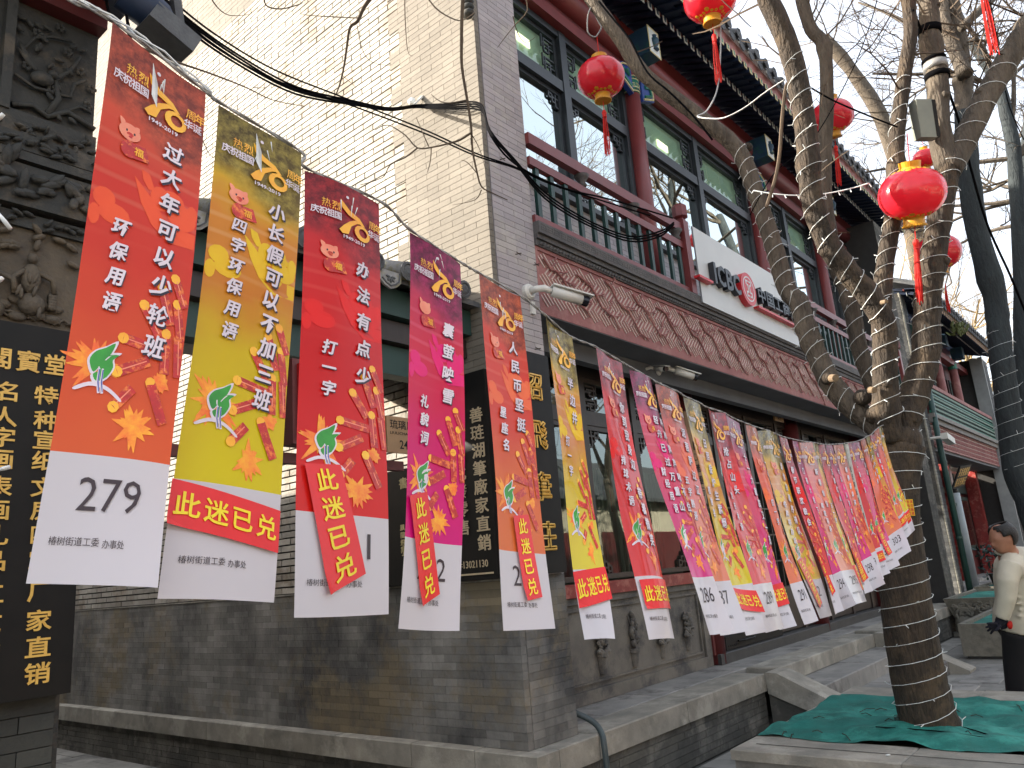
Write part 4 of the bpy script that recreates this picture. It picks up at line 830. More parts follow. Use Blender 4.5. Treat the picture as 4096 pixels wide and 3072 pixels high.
# ================================================================ lettering on the fixed signs
XZ = lambda y, x0, z0, s=1: (lambda u, w, t=0: (x0 + u * s, y - t, z0 + w * s))
BAN = [ # number, theme, TL, TR, BR, BL (photo pixels), riddle columns, hint, sticker
(279,0,(445,92),(821,374),(635,2350),(118,2330),['过大年可以少轮班'],'环保用语',None),
(280,1,(876,417),(1204,614),(1094,2411),(635,2393),['小长假可以不加三班'],'四字环保用语',('h',(-.02,.815),(.98,.845),(.98,.92),(-.02,.89))),
(281,2,(1223,679),(1522,813),(1551,2458),(1164,2475),['办法有点少'],'打一字',('v',(.06,.72),(.42,.713),(.70,.925),(.31,.965))),
(282,3,(1642,927),(1843,1056),(1839,2523),(1584,2516),['囊萤映雪'],'礼貌词',('v',(.02,.722),(.36,.70),(.68,.925),(.36,.955))),
(283,4,(1912,1096),(2079,1187),(2216,2516),(2023,2521),['人民币坚挺'],'星座名',('v',(.33,.722),(.68,.712),(.78,.925),(.45,.935))),
(284,1,(2180,1265),(2280,1350),(2464,2555),(2342,2558),['半边井'],'打一字',('h',(.0,.82),(1.0,.805),(1.1,.895),(.03,.92))),
(285,2,(2379,1391),(2485,1452),(2712,2552),(2596,2559),['你到我身边 带着微笑'],'排球术语',('h',(.05,.825),(1.0,.82),(1.04,.91),(.06,.915))),
(286,3,(2524,1475),(2612,1524),(2938,2523),(2836,2541),['两岸猿声啼不住','轻舟已过万重山'],'财经用语',None),
(287,4,(2625,1533),(2717,1574),(2985,2527),(2884,2542),['泥菩萨过江'],'五字熟语',None),
(288,1,(2734,1587),(2799,1616),(3058,2529),(2974,2545),['日照香炉生紫烟'],'植物名',('h',(.0,.82),(1.0,.845),(1.1,.93),(.1,.905))),
(289,2,(2822,1631),(2893,1654),(3151,2508),(3064,2531),['抢占山头'],'竞技术语',None),
(290,3,(2901,1656),(2957,1692),(3191,2502),(3130,2518),['十一大家庭又一员'],'',('h',(.0,.815),(1.0,.81),(1.1,.905),(.1,.91))),
(291,5,(2987,1695),(3029,1717),(3270,2483),(3221,2499),['一心一意为人民'],'打一字',None),
(292,1,(3032,1722),(3110,1730),(3322,2464),(3268,2478),['请你按顺序排队'],'冬奥举办城市',('u',(.02,.72),(.36,.70),(.62,.93),(.30,.96))),
(293,2,(3114,1742),(3147,1757),(3380,2441),(3335,2460),['春节联欢晚会'],'打一字',('v',(.30,.70),(.65,.69),(.90,.90),(.5,.92))),
(294,3,(3162,1755),(3187,1766),(3423,2417),(3385,2439),['门前大桥下'],'',None),
(295,4,(3187,1768),(3245,1770),(3469,2405),(3423,2417),['新春愉快'],'病症用语',None),
(296,1,(3245,1771),(3273,1777),(3467,2392),(3430,2404),['千里江山'],'打一字',('v',(.3,.80),(.9,.80),(1.1,.95),(.5,.95))),
(297,2,(3277,1779),(3301,1781),(3491,2364),(3455,2380),['万家灯火'],'',('u',(.2,.78),(.8,.78),(1.0,.92),(.5,.94))),
(298,3,(3303,1781),(3331,1781),(3534,2337),(3491,2363),['什么人从来不怕热'],'',None),
(299,5,(3332,1781),(3369,1777),(3534,2316),(3500,2342),['新春喜洋洋'],'',None),
(300,6,(3373,1776),(3387,1776),(3530,2312),(3512,2322),['远近高低各不同'],'',None),
(301,2,(3389,1774),(3407,1772),(3563,2291),(3530,2305),['一路平安'],'',('h',(.0,.84),(1,.84),(1,.91),(.0,.91))),
(302,3,(3407,1770),(3442,1768),(3595,2262),(3548,2285),['仙道'],'',('v',(.1,.68),(.5,.67),(.8,.90),(.4,.91))),
(303,5,(3444,1762),(3466,1752),(3640,2205),(3578,2250),['年年有余'],'',None),
(304,1,(3462,1752),(3473,1744),(3637,2188),(3606,2206),['花好月圆'],'',('h',(.0,.83),(1,.82),(1,.90),(.0,.91))),
(305,2,(3474,1744),(3496,1737),(3633,2165),(3606,2188),['合家欢乐'],'',None),
(306,5,(3497,1730),(3512,1712),(3646,2128),(3615,2160),['出入平安'],'',('h',(.0,.84),(1,.83),(1,.90),(.0,.91))),
(307,1,(3513,1706),(3532,1710),(3661,2119),(3628,2148),['福到'],'',('h',(.0,.83),(1,.82),(1,.92),(.0,.93))),
]
chars = set('此迷已兑热烈庆祝祖国周年华诞福名人字画表画礼品工艺特种宣纸文房四宝厂家直销阁寶堂雲笔画批發零售善琏湖筆廠直銷龍翔鳳舞飛莊紹中国工商银行请勿触摸有电危险茶香書畫閣')
for b in BAN:
    for s_ in b[6] + [b[7]]: chars |= set(s_.replace(' ', ''))
strs = ['ICBC', 'I', 'C', 'B', '1949-2019', '椿树街道工委', '办事处', '琉璃厂', 'LIULICHANG', '24', '13021130', '21', '话:', '中国工商银行', '7', '0'] + [str(b[0]) for b in BAN]
for s_ in chars: GOFF[s_] = .016
GOFF['I'] = GOFF['C'] = GOFF['B'] = .03; GOFF['1949-2019'] = .02
for b in BAN: GOFF[str(b[0])] = -.002
GOFF['椿树街道工委'] = GOFF['办事处'] = 0
for ch in '热烈庆祝祖国周年华诞': GOFF[ch] = .018
glyphs(list(chars) + strs)
def one(ch, a, b, w, h, fn, mt, par, **k):
    mb = MB(); put(mb, ch, a, b, w, h, fn, **k); mb.build('character', mt, par)
# bank sign
fn = lambda u, w, t=0: (u, SY - .003 - t, w)
for k, ch in enumerate('ICBC'): mb = MB(); put(mb, ch, (7.725, 7.88, 8.09, 8.28)[k], 4.635, (.05, .19, .17, .19)[k], .25, fn, thick=.065); mb.build('letter', letter_bk, sg)
for k, ch in enumerate('中国工商银行'): mb = MB(); put(mb, ch, 9.0 + k*.262, 4.665, .235, .20, fn, thick=.065, em=1); mb.build('character', letter_bk, sg)
mb = MB().box(7.31, 7.63, SY - .07, SY - .002, 4.485, 4.512).box(8.84, 10.4, SY - .07, SY - .002, 4.475, 4.50); mb.build('underline_bar', letter_rd, sg)
mb = MB().tube([(8.60, SY - .002, 4.65), (8.60, SY - .072, 4.65)], .205, 36); lg = mb.build('bank_emblem', letter_rd, sg)
mb = MB(); ring = [(8.60 + .158*math.cos(a*math.pi/18), SY - .074, 4.65 + .158*math.sin(a*math.pi/18)) for a in range(37)]
for a, b in zip(ring[:-1], ring[1:]):
    ca, cb = Vector((8.60, SY - .074, 4.65)), None; q = lambda p, f: ca + (Vector(p) - ca) * f
    mb.quad(a, b, q(b, .90), q(a, .90))
for s_ in (-1, 1):
    X = lambda a, b: (8.60 + s_*a, 8.60 + s_*b)
    for a, b, z0, z1 in ((.012, .075, .085, .105), (.055, .075, .05, .085), (.012, .055, .035, .055), (.012, .032, -.035, .035), (.012, .075, -.055, -.035), (.055, .075, -.105, -.055), (.012, .055, -.105, -.085)):
        x0, x1 = sorted(X(a, b)); mb.box(x0, x1, SY - .076, SY - .073, 4.65 + z0, 4.65 + z1)
mb.build('emblem_lines', whitep, lg)
# plaque by the entrance
mb = MB(); o, ax_, upv = PQ; nn = ax_.cross(upv); nn = nn if nn.y < 0 else -nn
for k, ch in enumerate('茶香書畫閣龍翔飛舞莊'): one(ch, -.55 + (k % 5)*.27, .13 - (k // 5)*.26, .22, .22, lambda u, w, t=0: o + ax_*u + upv*w + nn*.025, gold, pq, em=1)
# left vertical sign
def vtext(mb, s_, x, z0, dz, size, fn, **k):
    for i, ch in enumerate(s_):
        if ch != ' ': put(mb, ch, x, z0 - i*dz, size, size, fn, em=1, **k)
fl = lambda u, w, t=0: (u, 3.404 - t, w)
for x, ch in ((.90, '書'), (.996, '閣'), (1.098, '寶'), (1.198, '堂')): one(ch, x, 2.58, .085, .085, fl, gold, ls, thick=.004, em=1)
zs = [2.447, 2.346, 2.264, 2.18, 2.075, 1.985, 1.89, 1.795, 1.675, 1.566, 1.468, 1.373]
for z, ch in zip(zs, '特种宣纸文房四宝厂家直销'): one(ch, 1.172 + (2.447 - z)*.03, z, .086, .075, fl, gold, ls, thick=.004, em=1)
for z, ch in zip(zs, '名人字画表画礼品工艺書畫'): one(ch, 1.028, z, .086, .075, fl, gold, ls, thick=.004, em=1)
# sign boards in the alley and on the pier
fx = lambda x: (lambda u, w, t=0: (x - t, -u, w))
mb = MB(); f_ = fx(4.0525)
for k, ch in enumerate('雲龍笔画批發零售'): one(ch, -3.86, 2.86 - k*.128 - (.0 if k < 2 else .02), .12, .105, f_, ivory, s2_, thick=.003, em=1)
for k, ch in enumerate('善琏湖筆廠家直銷'): one(ch, -3.665, 2.72 - k*.128, .12, .105, f_, ivory, s2_, thick=.003, em=1)
put(mb, '话:', -3.93, 1.69, .09, .045, f_, thick=.002); put(mb, '13021130', -3.76, 1.685, .23, .05, f_, thick=.002)
mb.box(4.05, 4.053, 3.60, 3.93, 1.612, 1.624); mb.raw([(4.05, 3.97, 1.618), (4.05, 3.91, 1.640), (4.05, 3.91, 1.596)], [(0,1,2),(2,1,0)])
mb.build('engraved_text', ivory, s2_)
mb = MB(); f_ = fx(4.017)
for k, ch in enumerate('書畫'): put(mb, ch, -4.42, 2.33 - k*.5, .09, .08, f_, thick=.003, em=1)
for k in range(4): put(mb, '鳳龍飛翔'[k], -4.45, 2.0 - k*.055, .05, .045, f_, thick=.003, em=1)
mb.build('gilt_text', gold_p, s1)
def outline(mb, ch, cx_, cy_, w, h, fn, r):
    """gold outline strokes of a character: tubes along its contour"""
    vs, fs, (x0, x1, y0, y1), be = GL[ch]; sx, sy = w/(x1-x0), h/(y1-y0)
    q = [fn(cx_ + (x - (x0+x1)/2)*sx, cy_ + (y - (y0+y1)/2)*sy) for x, y in vs]
    nx = {}
    for a, b in be: nx[a] = b
    while nx:
        a0 = next(iter(nx)); ch_ = [a0]; a = a0
        while a in nx:
            b = nx.pop(a); ch_.append(b); a = b
            if b == a0: break
        pts = [q[ch_[0]]]
        for i_ in ch_[1:]:
            if (Vector(q[i_]) - Vector(pts[-1])).length > .004: pts.append(q[i_])
        if len(pts) > 2: mb.tube(pts, r, 4, False)
for x, z, ch in ((4.377, 2.924, '紹'), (4.387, 2.56, '飛'), (4.385, 2.188, '筆'), (4.389, 1.836, '莊')): mb = MB(); outline(mb, ch, x, z, .25, .20, lambda u, w, t=0: (u, 3.398, w), .0075); mb.build('seal_character', gold, s3)
mb = MB()
for k, ch in enumerate('鳳龍翔飛舞'): put(mb, ch, 4.20, 2.16 - k*.055, .045, .045, lambda u, w, t=0: (u, 3.402, w), em=1)
mb.build('small_inscription', gold, s3)
mb = MB(); f_ = lambda u, w, t=0: (u, 3.5985, w)
for k, ch in enumerate('琉璃厂'): put(mb, ch if ch in GL else '厂', 3.20 + k*.085, 2.555, .07, .065, f_, em=1) if ch in GL else None
put(mb, '琉璃厂', 3.28, 2.56, .20, .06, f_); put(mb, 'LIULICHANG', 3.28, 2.505, .20, .018, f_); put(mb, '24', 3.29, 2.435, .07, .055, f_); mb.build('plaque_text', black_l, plq)
t = thing('column_plaque', 'pale wooden plaque with black characters wrapped on the dark column behind the banners', 'sign', (7.76, 3.82, 2.6))
mb = MB(); n_ = 9
for k in range(n_ - 1):
    a, b = math.radians(200 + k*15), math.radians(200 + (k+1)*15); mb.quad((8.13 + .137*math.cos(a), 4.13 + .137*math.sin(a), 2.2), (8.13 + .137*math.cos(b), 4.13 + .137*math.sin(b), 2.2), (8.13 + .137*math.cos(b), 4.13 + .137*math.sin(b), 3.25), (8.13 + .137*math.cos(a), 4.13 + .137*math.sin(a), 3.25))
mb.build('plate', plaque_m, t)
mb = MB(); cy_ = lambda u, w, t=0: (8.13 + .141*math.cos(math.radians(255 + u*400)), 4.13 + .141*math.sin(math.radians(255 + u*400)), w)
for k, ch in enumerate('中国工商银行'): put(mb, ch, 0, 2.98 - k*.13, .10, .10, cy_, em=1)
mb.build('plaque_text', black_l, t)
t = thing('door_number_plaque', 'small brown door number plaque beside the red column over the doorway', 'sign', (10.55, 3.93, 3.4))
MB().box(10.42, 10.74, 3.93, 3.95, 3.36, 3.62).build('plate', plaque_m, t); mb = MB(); put(mb, '24', 10.58, 3.43, .1, .08, lambda u, w, t=0: (u, 3.927, w)); put(mb, '琉璃厂', 10.58, 3.55, .2, .06, lambda u, w, t=0: (u, 3.927, w)); mb.build('plaque_text', black_l, t)
# ================================================================ riddle banners
ASP = 4.78
def bmat(name, stops, dark, cloud, far=False):
    mt = bpy.data.materials.new('banner_' + name); mt.use_nodes = True; t = mt.node_tree; N = t.nodes; L = t.links; b = N['Principled BSDF']
    b.inputs['Roughness'].default_value = .38; b.inputs['Specular IOR Level'].default_value = .25; b.inputs['Coat Weight'].default_value = .5 if far else .3; b.inputs['Coat Roughness'].default_value = .10 if far else .18; b.inputs['Coat IOR'].default_value = 2.0 if far else 1.4
    uv = N.new('ShaderNodeUVMap'); sp = N.new('ShaderNodeSeparateXYZ'); L.new(uv.outputs[0], sp.inputs[0])
    mp = N.new('ShaderNodeMapping'); mp.inputs['Scale'].default_value = (1, ASP, 1); L.new(uv.outputs[0], mp.inputs[0])
    nz = N.new('ShaderNodeTexNoise'); nz.inputs['Scale'].default_value = 1.6; nz.inputs['Detail'].default_value = 3; L.new(mp.outputs[0], nz.inputs['Vector'])
    ma = N.new('ShaderNodeMath'); ma.operation = 'MULTIPLY_ADD'; L.new(nz.outputs[0], ma.inputs[0]); ma.inputs[1].default_value = .16; L.new(sp.outputs[1], ma.inputs[2])
    sb = N.new('ShaderNodeMath'); sb.operation = 'SUBTRACT'; L.new(ma.outputs[0], sb.inputs[0]); sb.inputs[1].default_value = .08
    rp = N.new('ShaderNodeValToRGB'); cr = rp.color_ramp
    for i, (p, cc) in enumerate(stops):
        e = cr.elements[i] if i < 2 else cr.elements.new(p); e.position = p; e.color = cc
    L.new(sb.outputs[0], rp.inputs[0]); col = rp.outputs[0]
    # header picture: mottled dark scene
    n2 = N.new('ShaderNodeTexNoise'); n2.inputs['Scale'].default_value = 5.5; n2.inputs['Detail'].default_value = 9; n2.inputs['Roughness'].default_value = .72; L.new(mp.outputs[0], n2.inputs['Vector'])
    r2 = N.new('ShaderNodeValToRGB'); r2.color_ramp.elements[0].position = .42; r2.color_ramp.elements[1].position = .62; r2.color_ramp.elements[0].color = dark[0]; r2.color_ramp.elements[1].color = dark[1]; L.new(n2.outputs[0], r2.inputs[0])
    hd = N.new('ShaderNodeMapRange'); hd.inputs[1].default_value = .125; hd.inputs[2].default_value = .175; hd.inputs[3].default_value = .85; hd.inputs[4].default_value = 0; 
    m4 = N.new('ShaderNodeMath'); m4.operation = 'MULTIPLY_ADD'; L.new(sp.outputs[0], m4.inputs[0]); m4.inputs[1].default_value = -.05; L.new(sb.outputs[0], m4.inputs[2]); L.new(m4.outputs[0], hd.inputs[0])
    mx = N.new('ShaderNodeMix'); mx.data_type = 'RGBA'; L.new(hd.outputs[0], mx.inputs[0]); L.new(col, mx.inputs[6]); L.new(r2.outputs[0], mx.inputs[7]); col = mx.outputs[2]
    # pale arcs
    wv = N.new('ShaderNodeTexWave'); wv.wave_type = 'RINGS'; wv.inputs['Scale'].default_value = 1.6; wv.inputs['Distortion'].default_value = 1.5; wv.inputs['Detail Scale'].default_value = .5; L.new(mp.outputs[0], wv.inputs['Vector'])
    a1 = N.new('ShaderNodeMapRange'); a1.inputs[1].default_value = .72; a1.inputs[2].default_value = 1.0; a1.inputs[4].default_value = .22; L.new(wv.outputs[1], a1.inputs[0])
    a2 = N.new('ShaderNodeMapRange'); a2.inputs[1].default_value = .18; a2.inputs[2].default_value = .24; L.new(sp.outputs[1], a2.inputs[0])
    a3 = N.new('ShaderNodeMapRange'); a3.inputs[1].default_value = .44; a3.inputs[2].default_value = .36; L.new(sp.outputs[1], a3.inputs[0])
    q = N.new('ShaderNodeMath'); q.operation = 'MULTIPLY'; L.new(a1.outputs[0], q.inputs[0]); L.new(a2.outputs[0], q.inputs[1]); q2 = N.new('ShaderNodeMath'); q2.operation = 'MULTIPLY'; L.new(q.outputs[0], q2.inputs[0]); L.new(a3.outputs[0], q2.inputs[1])
    mx = N.new('ShaderNodeMix'); mx.data_type = 'RGBA'; L.new(q2.outputs[0], mx.inputs[0]); L.new(col, mx.inputs[6]); mx.inputs[7].default_value = cloud; col = mx.outputs[2]
    # white foot
    gt_ = N.new('ShaderNodeMath'); gt_.operation = 'GREATER_THAN'; gt_.inputs[1].default_value = .8125; L.new(sp.outputs[1], gt_.inputs[0])
    mx = N.new('ShaderNodeMix'); mx.data_type = 'RGBA'; L.new(gt_.outputs[0], mx.inputs[0]); L.new(col, mx.inputs[6]); mx.inputs[7].default_value = (.70, .67, .72, 1); col = mx.outputs[2]
    L.new(col, b.inputs['Base Color'])
    tr = N.new('ShaderNodeBsdfTranslucent'); L.new(col, tr.inputs[0]); ms = N.new('ShaderNodeMixShader'); ms.inputs[0].default_value = .30
    L.new(b.outputs[0], ms.inputs[1]); L.new(tr.outputs[0], ms.inputs[2]); L.new(ms.outputs[0], N['Material Output'].inputs[0])
    return mt
TH = [
 ('orange', [(.0, c(190,80,60)), (.16, c(222,88,58)), (.30, c(222,58,42)), (.45, c(222,60,42)), (.62, c(228,84,46)), (.8, c(232,98,50))], (c(110,50,40), c(200,90,62)), c(235,150,120)),
 ('yellow', [(.0, c(150,125,50)), (.16, c(222,180,30)), (.26, c(222,140,40)), (.42, c(215,130,38)), (.55, c(222,190,24)), (.8, c(228,208,18))], (c(62,52,24), c(165,150,72)), c(240,205,150)),
 ('red', [(.0, c(160,25,35)), (.16, c(205,36,40)), (.30, c(222,32,32)), (.45, c(215,24,26)), (.62, c(222,30,28)), (.8, c(228,34,26))], (c(95,14,26), c(185,44,50)), c(235,100,90)),
 ('magenta', [(.0, c(150,20,80)), (.16, c(200,50,90)), (.30, c(220,40,70)), (.45, c(222,30,80)), (.58, c(222,20,110)), (.8, c(224,22,130))], (c(80,20,50), c(170,40,100)), c(245,130,160)),
 ('coral', [(.0, c(205,90,40)), (.16, c(220,70,45)), (.30, c(226,62,42)), (.45, c(224,66,44)), (.62, c(232,112,58)), (.8, c(234,120,62))], (c(110,45,28), c(205,95,55)), c(240,130,100)),
 ('vermilion', [(.0, c(200,80,45)), (.16, c(222,88,50)), (.30, c(230,90,50)), (.45, c(232,98,55)), (.62, c(236,112,60)), (.8, c(236,118,64))], (c(120,60,35), c(205,110,70)), c(240,150,110)),
 ('pale_speckled', [(.0, c(190,190,180)), (.3, c(196,196,184)), (.8, c(190,190,182))], (c(175,175,165), c(205,205,195)), c(200,200,190))]
BM = [bmat(*t_) for t_ in TH]; BF = [bmat(*t_, far=True) for t_ in TH]
ink_w = M('ink_white', c(226,215,226), None, 3, .4); ink_k = M('ink_shadow', (.022,.012,.03,1), None, 3, .4); ink_n = M('ink_number', (.028,.010,.014,1), None, 3, .4)
ink_y = M('ink_gold', c(246,190,40), c(238,160,30), 14, .35); ink_y2 = M('ink_yellow', c(248,222,30), None, 3, .4); ink_r = M('ink_firecracker', c(198,32,22), c(165,20,18), 60, .35, c3=c(230,120,40), sc3=90)
ink_b = M('ink_burst', c(246,170,30), c(236,96,30), 45, .4); ink_g = M('ink_leaf_green', c(52,160,48), c(36,130,40), 20, .4); ink_u = M('ink_leaf_blue', c(70,90,170), None, 3, .4)
ink_c = [M('ink_cloud_' + t_[0], tuple(.5*a + .5*b for a, b in zip(t_[1][-3][1], t_[1][-1][1])), tuple(.35*a + .65*b for a, b in zip(t_[1][-3][1], t_[1][-1][1])), 30, .38, spec=.25) for t_ in TH]
ink_p = M('ink_pig', c(236,150,120), c(228,120,92), 20, .4); ink_s = M('sticker_red', c(222,26,26), c(212,22,22), 20, .35); ink_l = M('ink_lilac', c(212,178,214), None, 3, .4)
def sol(top, px, L):
    d = R_(*px).normalized(); o = CAM - top; b = o.dot(d); cc = o.dot(o) - L*L; di = b*b - cc
    return CAM + d * (-b - (math.sqrt(di) if di > 0 else 0))
th_ = math.radians(5); BN_ = Vector((-math.sin(th_), math.cos(th_), 0)); B0 = Vector((5.4*.755, 1.75*.755, 0))
def onb(px):
    d = R_(*px); t_ = BN_.dot(B0 - Vector((CAM.x, CAM.y, 0))) / BN_.dot(d); p = CAM + d * t_; z = (p - CAM).dot(fw)      # the cord bends towards the tree at its far end
    return p if z < 4.08 else CAM + (p - CAM) * ((4.08 + (z - 4.08) * .56) / z)
class Sheet:
    def __init__(s, b):
        s.TL, s.TR = onb(b[2]), onb(b[3]); h = .775
        s.BL, s.BR = sol(s.TL, b[5], h), sol(s.TR, b[4], h)
        s.BL = CAM + (s.BL - CAM) * 1.006; s.BR = CAM + (s.BR - CAM) * .994
        s.ph = b[0] * 1.7; s.am = .0035 if b[0] < 284 else .0055
        n = (s.TR - s.TL).cross(s.BL - s.TL).normalized(); s.n0 = n if n.dot(CAM - s.TL) > 0 else -n
    def base(s, u, v):
        T = s.TL.lerp(s.TR, u); D = s.BL.lerp(s.BR, u) - T; p = T + Vector((D.x, D.y, 0)) * (max(v, 0)**1.3) + Vector((0, 0, D.z)) * v
        w = s.am * (math.sin(s.ph + v*7.5 + u*2.2) * (.15 + v) + .6*math.sin(s.ph*2 + u*5 - v*3) * .7) - s.am * 2.2 * (4*(u-.5)**2 - .5) * math.sin(s.ph * .7 + v * 2.5) + (.0022 * math.sin(u*6.3 + s.ph) * (.3 + v*(1-v)*3) if s.am > .004 else 0)
        return p + s.n0 * w
    def at(s, u, v, off=0):
        p = s.base(u, v)
        if not off: return p
        e = .01; n = (s.base(u+e, v) - s.base(u-e, v)).cross(s.base(u, v+e) - s.base(u, v-e)).normalized()
        if n.dot(s.n0) < 0: n = -n
        return p + n * off
def sm2(p, k=3):
    n = len(p); o = []
    for i in range(n):
        a, b, c_, d = p[i-1], p[i], p[(i+1) % n], p[(i+2) % n]
        for j in range(k):
            t = j / k; o.append(tuple(.5*((2*b[q]) + (c_[q]-a[q])*t + (2*a[q]-5*b[q]+4*c_[q]-d[q])*t*t + (3*b[q]-a[q]-3*c_[q]+d[q])*t**3) for q in (0, 1)))
    return o
def disc(cx_, cy_, rx, ry, n=12, a0=0, a1=2*math.pi): return [(cx_ + rx*math.cos(a0 + (a1-a0)*k/n), cy_ + ry*math.sin(a0 + (a1-a0)*k/n)) for k in range(n)]
LAB = {279: 'leftmost orange banner numbered 279 with no sticker, hung nearest the camera', 280: 'yellow banner with a level red sticker, second from the left', 281: 'bright red banner with a slanting sticker over its number, third from the left', 282: 'magenta banner with slanting red sticker, fourth from the left', 283: 'orange banner in front of the black pier sign, number partly under a sticker',
 284: 'glossy yellow banner hung right of the corner camera, first beyond the building corner', 285: 'red banner with a pinkish sheen and a level sticker, in front of the relief pots', 286: 'magenta banner numbered 286 with two columns of characters', 287: 'orange banner numbered 287 half behind the magenta banner 286', 288: 'narrow yellow banner with a tilted sticker, just right of banner 287', 289: 'coral red banner numbered 289 in the middle of the row', 290: 'pink glossy banner with a level sticker right of banner 289', 291: 'narrow salmon banner numbered 291 before the yellow one', 292: 'wide yellow banner with a long upside down sticker near the red column', 293: 'narrow red banner with a vertical sticker right of the wide yellow one', 294: 'pink sliver of a banner numbered 294 tucked beside banner 295', 295: 'broad orange banner numbered 295 at the lowest sag of the cord', 296: 'thin bright yellow banner with strong white glare right of banner 295', 297: 'thin red banner with upside down sticker between yellow and pink ones', 298: 'pink banner numbered 298 with a single long column of characters', 299: 'narrow orange banner right after the pink banner 298', 300: 'only pale grey speckled banner in the row, very narrow', 301: 'narrow red banner between the speckled one and the magenta one', 302: 'deep magenta banner with two large characters near the tree', 303: 'orange banner numbered 303 close to the tree trunk', 304: 'thin yellow banner beside banner 303, fourth before the end of the row', 305: 'thin red banner third from the tree end of the row', 306: 'thin orange banner second from the tree end of the row', 307: 'last yellow banner of the row, touching the tree trunk'}
ROPE = []
for b in BAN:
    num, th, cols_, hint, stk = b[0], b[1], b[6], b[7], b[8]
    sh = Sheet(b); base = (sh.TL + sh.TR) / 2
    t = thing('riddle_banner', LAB[num], 'banner', tuple(base), 'riddle banners hung from the cord')
    ROPE += [sh.TL, sh.TR] if num < 290 else [base]
    nu, nv = 8, 56; mb = MB(); mb.uv = []
    for j in range(nv + 1):
        for i in range(nu + 1): mb.v.append(tuple(sh.at(i/nu, j/nv))); mb.uv.append((i/nu, j/nv))
    for j in range(nv):
        for i in range(nu): a = j*(nu+1) + i; mb.f.append((a, a+1, a+nu+2, a+nu+1)); mb.m.append(0)
    mb.build('sheet', (BM if num < 284 else BF)[th], t, smooth=True)
    F = lambda off: (lambda u, w, t_=0: sh.at(u, -w/ASP, off))
    big = num <= 292; full = th != 6
    lift = [.0004]
    def poly(mb, pts, mi=0):
        lift[0] += .00001; mb.mi = mi; mb.poly([sh.at(u, w/ASP, lift[0]) for u, w in pts])
    if full:
        mb = MB()
        for (x, y, r, r2) in ((.12, 1.72, .10, .10), (.22, 1.84, .14, .10), (.05, 1.90, .05, .1), (.62, 1.50, .10, .13), (.74, 1.46, .12, .10), (.84, 1.60, .15, .14), (.94, 1.52, .055, .1)): poly(mb, disc(x, y, r, r2))
        poly(mb, [(.36, 1.38), (.50, 1.50), (.60, 1.60), (.70, 1.75), (.99, 1.72), (.99, 1.88), (.72, 1.92), (.55, 1.80), (.44, 1.62)])
        poly(mb, [(.42, 1.28), (.50, 1.30), (.56, 1.44), (.50, 1.46), (.44, 1.38)]); mb.build('cloud_print', ink_c[th], t)
        # starburst and firecrackers
        mb = MB()
        for (x, y, r) in ((.24, 3.18, .25), (.62, 3.64, .17), (.82, 3.24, .08)):
            for k in range(26 if num < 284 else (14 if big else 7)):
                a = U_(0, 6.28); rr = r * U_(.5, 1.15); w_ = .045
                poly(mb, [(x + .05*math.cos(a - 1.2), y + .05*math.sin(a - 1.2)), (x + rr*math.cos(a - w_), y + rr*math.sin(a - w_)), (x + rr*1.08*math.cos(a), y + rr*1.08*math.sin(a)), (x + .05*math.cos(a + 1.2), y + .05*math.sin(a + 1.2))])
            poly(mb, [(px_ + U_(-.03,.03)*r*4*.4, py_ + U_(-.03,.03)*r*4*.4) for px_, py_ in disc(x, y, r*.36, r*.36, 12)])
        mb.build('starburst_print', ink_b, t)
        mb = MB()
        for (x, y, a, L_) in ((.78, 2.55, 1.2, .34), (.66, 2.72, .95, .30), (.92, 2.66, 1.35, .34), (.60, 2.95, .1, .34), (.82, 2.98, 1.5, .36), (.95, 2.98, 1.45, .36), (.55, 3.15, -.5, .30), (.80, 3.42, 1.1, .36), (.90, 2.38, 1.1, .28), (.50, 3.42, -.9, .22)):
            ca, sa = math.cos(a), math.sin(a); hw = .046; q = lambda l, w_: (min(x + ca*l - sa*w_, .995), y + sa*l + ca*w_)
            poly(mb, [q(-L_/2, -hw), q(L_/2, -hw), q(L_/2, hw), q(-L_/2, hw)], 0)
            poly(mb, [q(-L_*.42, -hw*.2), q(L_*.42, -hw*.2), q(L_*.42, hw*.02), q(-L_*.42, hw*.02)], 2)
            if x < .93: poly(mb, [(min(px_, .995), py_) for px_, py_ in disc(*q(-L_/2, 0), hw*1.05, hw*1.05, 8)], 1)
        mb.build('firecracker_print', [ink_r, ink_y, ink_p], t)
        # leaf emblem
        mb = MB(); LX, LY = .29, 3.20
        def sh_(pts, g=1.0, mi=0): poly(mb, [(LX + x*g*.205, LY + y*g*.205) for x, y in pts], mi)
        leafA = [(.42, -1.0), (.30, -.55), (.12, -.30), (-.05, -.05), (-.28, .28), (-.45, .05), (-.50, -.25), (-.30, -.55), (.05, -.75)]
        leafB = [(.62, -.55), (.40, -.30), (.45, -.02), (.25, .40), (-.12, .62), (-.30, .36), (-.05, .18), (-.12, -.10), (.10, -.42)]
        arc = [(-.95, .95), (-.4, .68), (.1, .70), (.5, .85), (.95, 1.18), (.90, 1.27), (.45, .98), (.05, .84), (-.4, .84), (-.9, 1.06)]
        leafA, leafB, arc = sm2(leafA), sm2(leafB), sm2(arc)
        for s_ in (leafA, leafB):
            cx0 = sum(p[0] for p in s_)/len(s_); cy0 = sum(p[1] for p in s_)/len(s_); poly(mb, [(LX + (cx0 + (x - cx0)*1.22)*.205, LY + (cy0 + (y-cy0)*1.18)*.205) for x, y in s_], 1)
        poly(mb, [(LX + x*.205, LY + y*.205) for x, y in arc], 1)
        sh_(leafA); sh_(leafB)
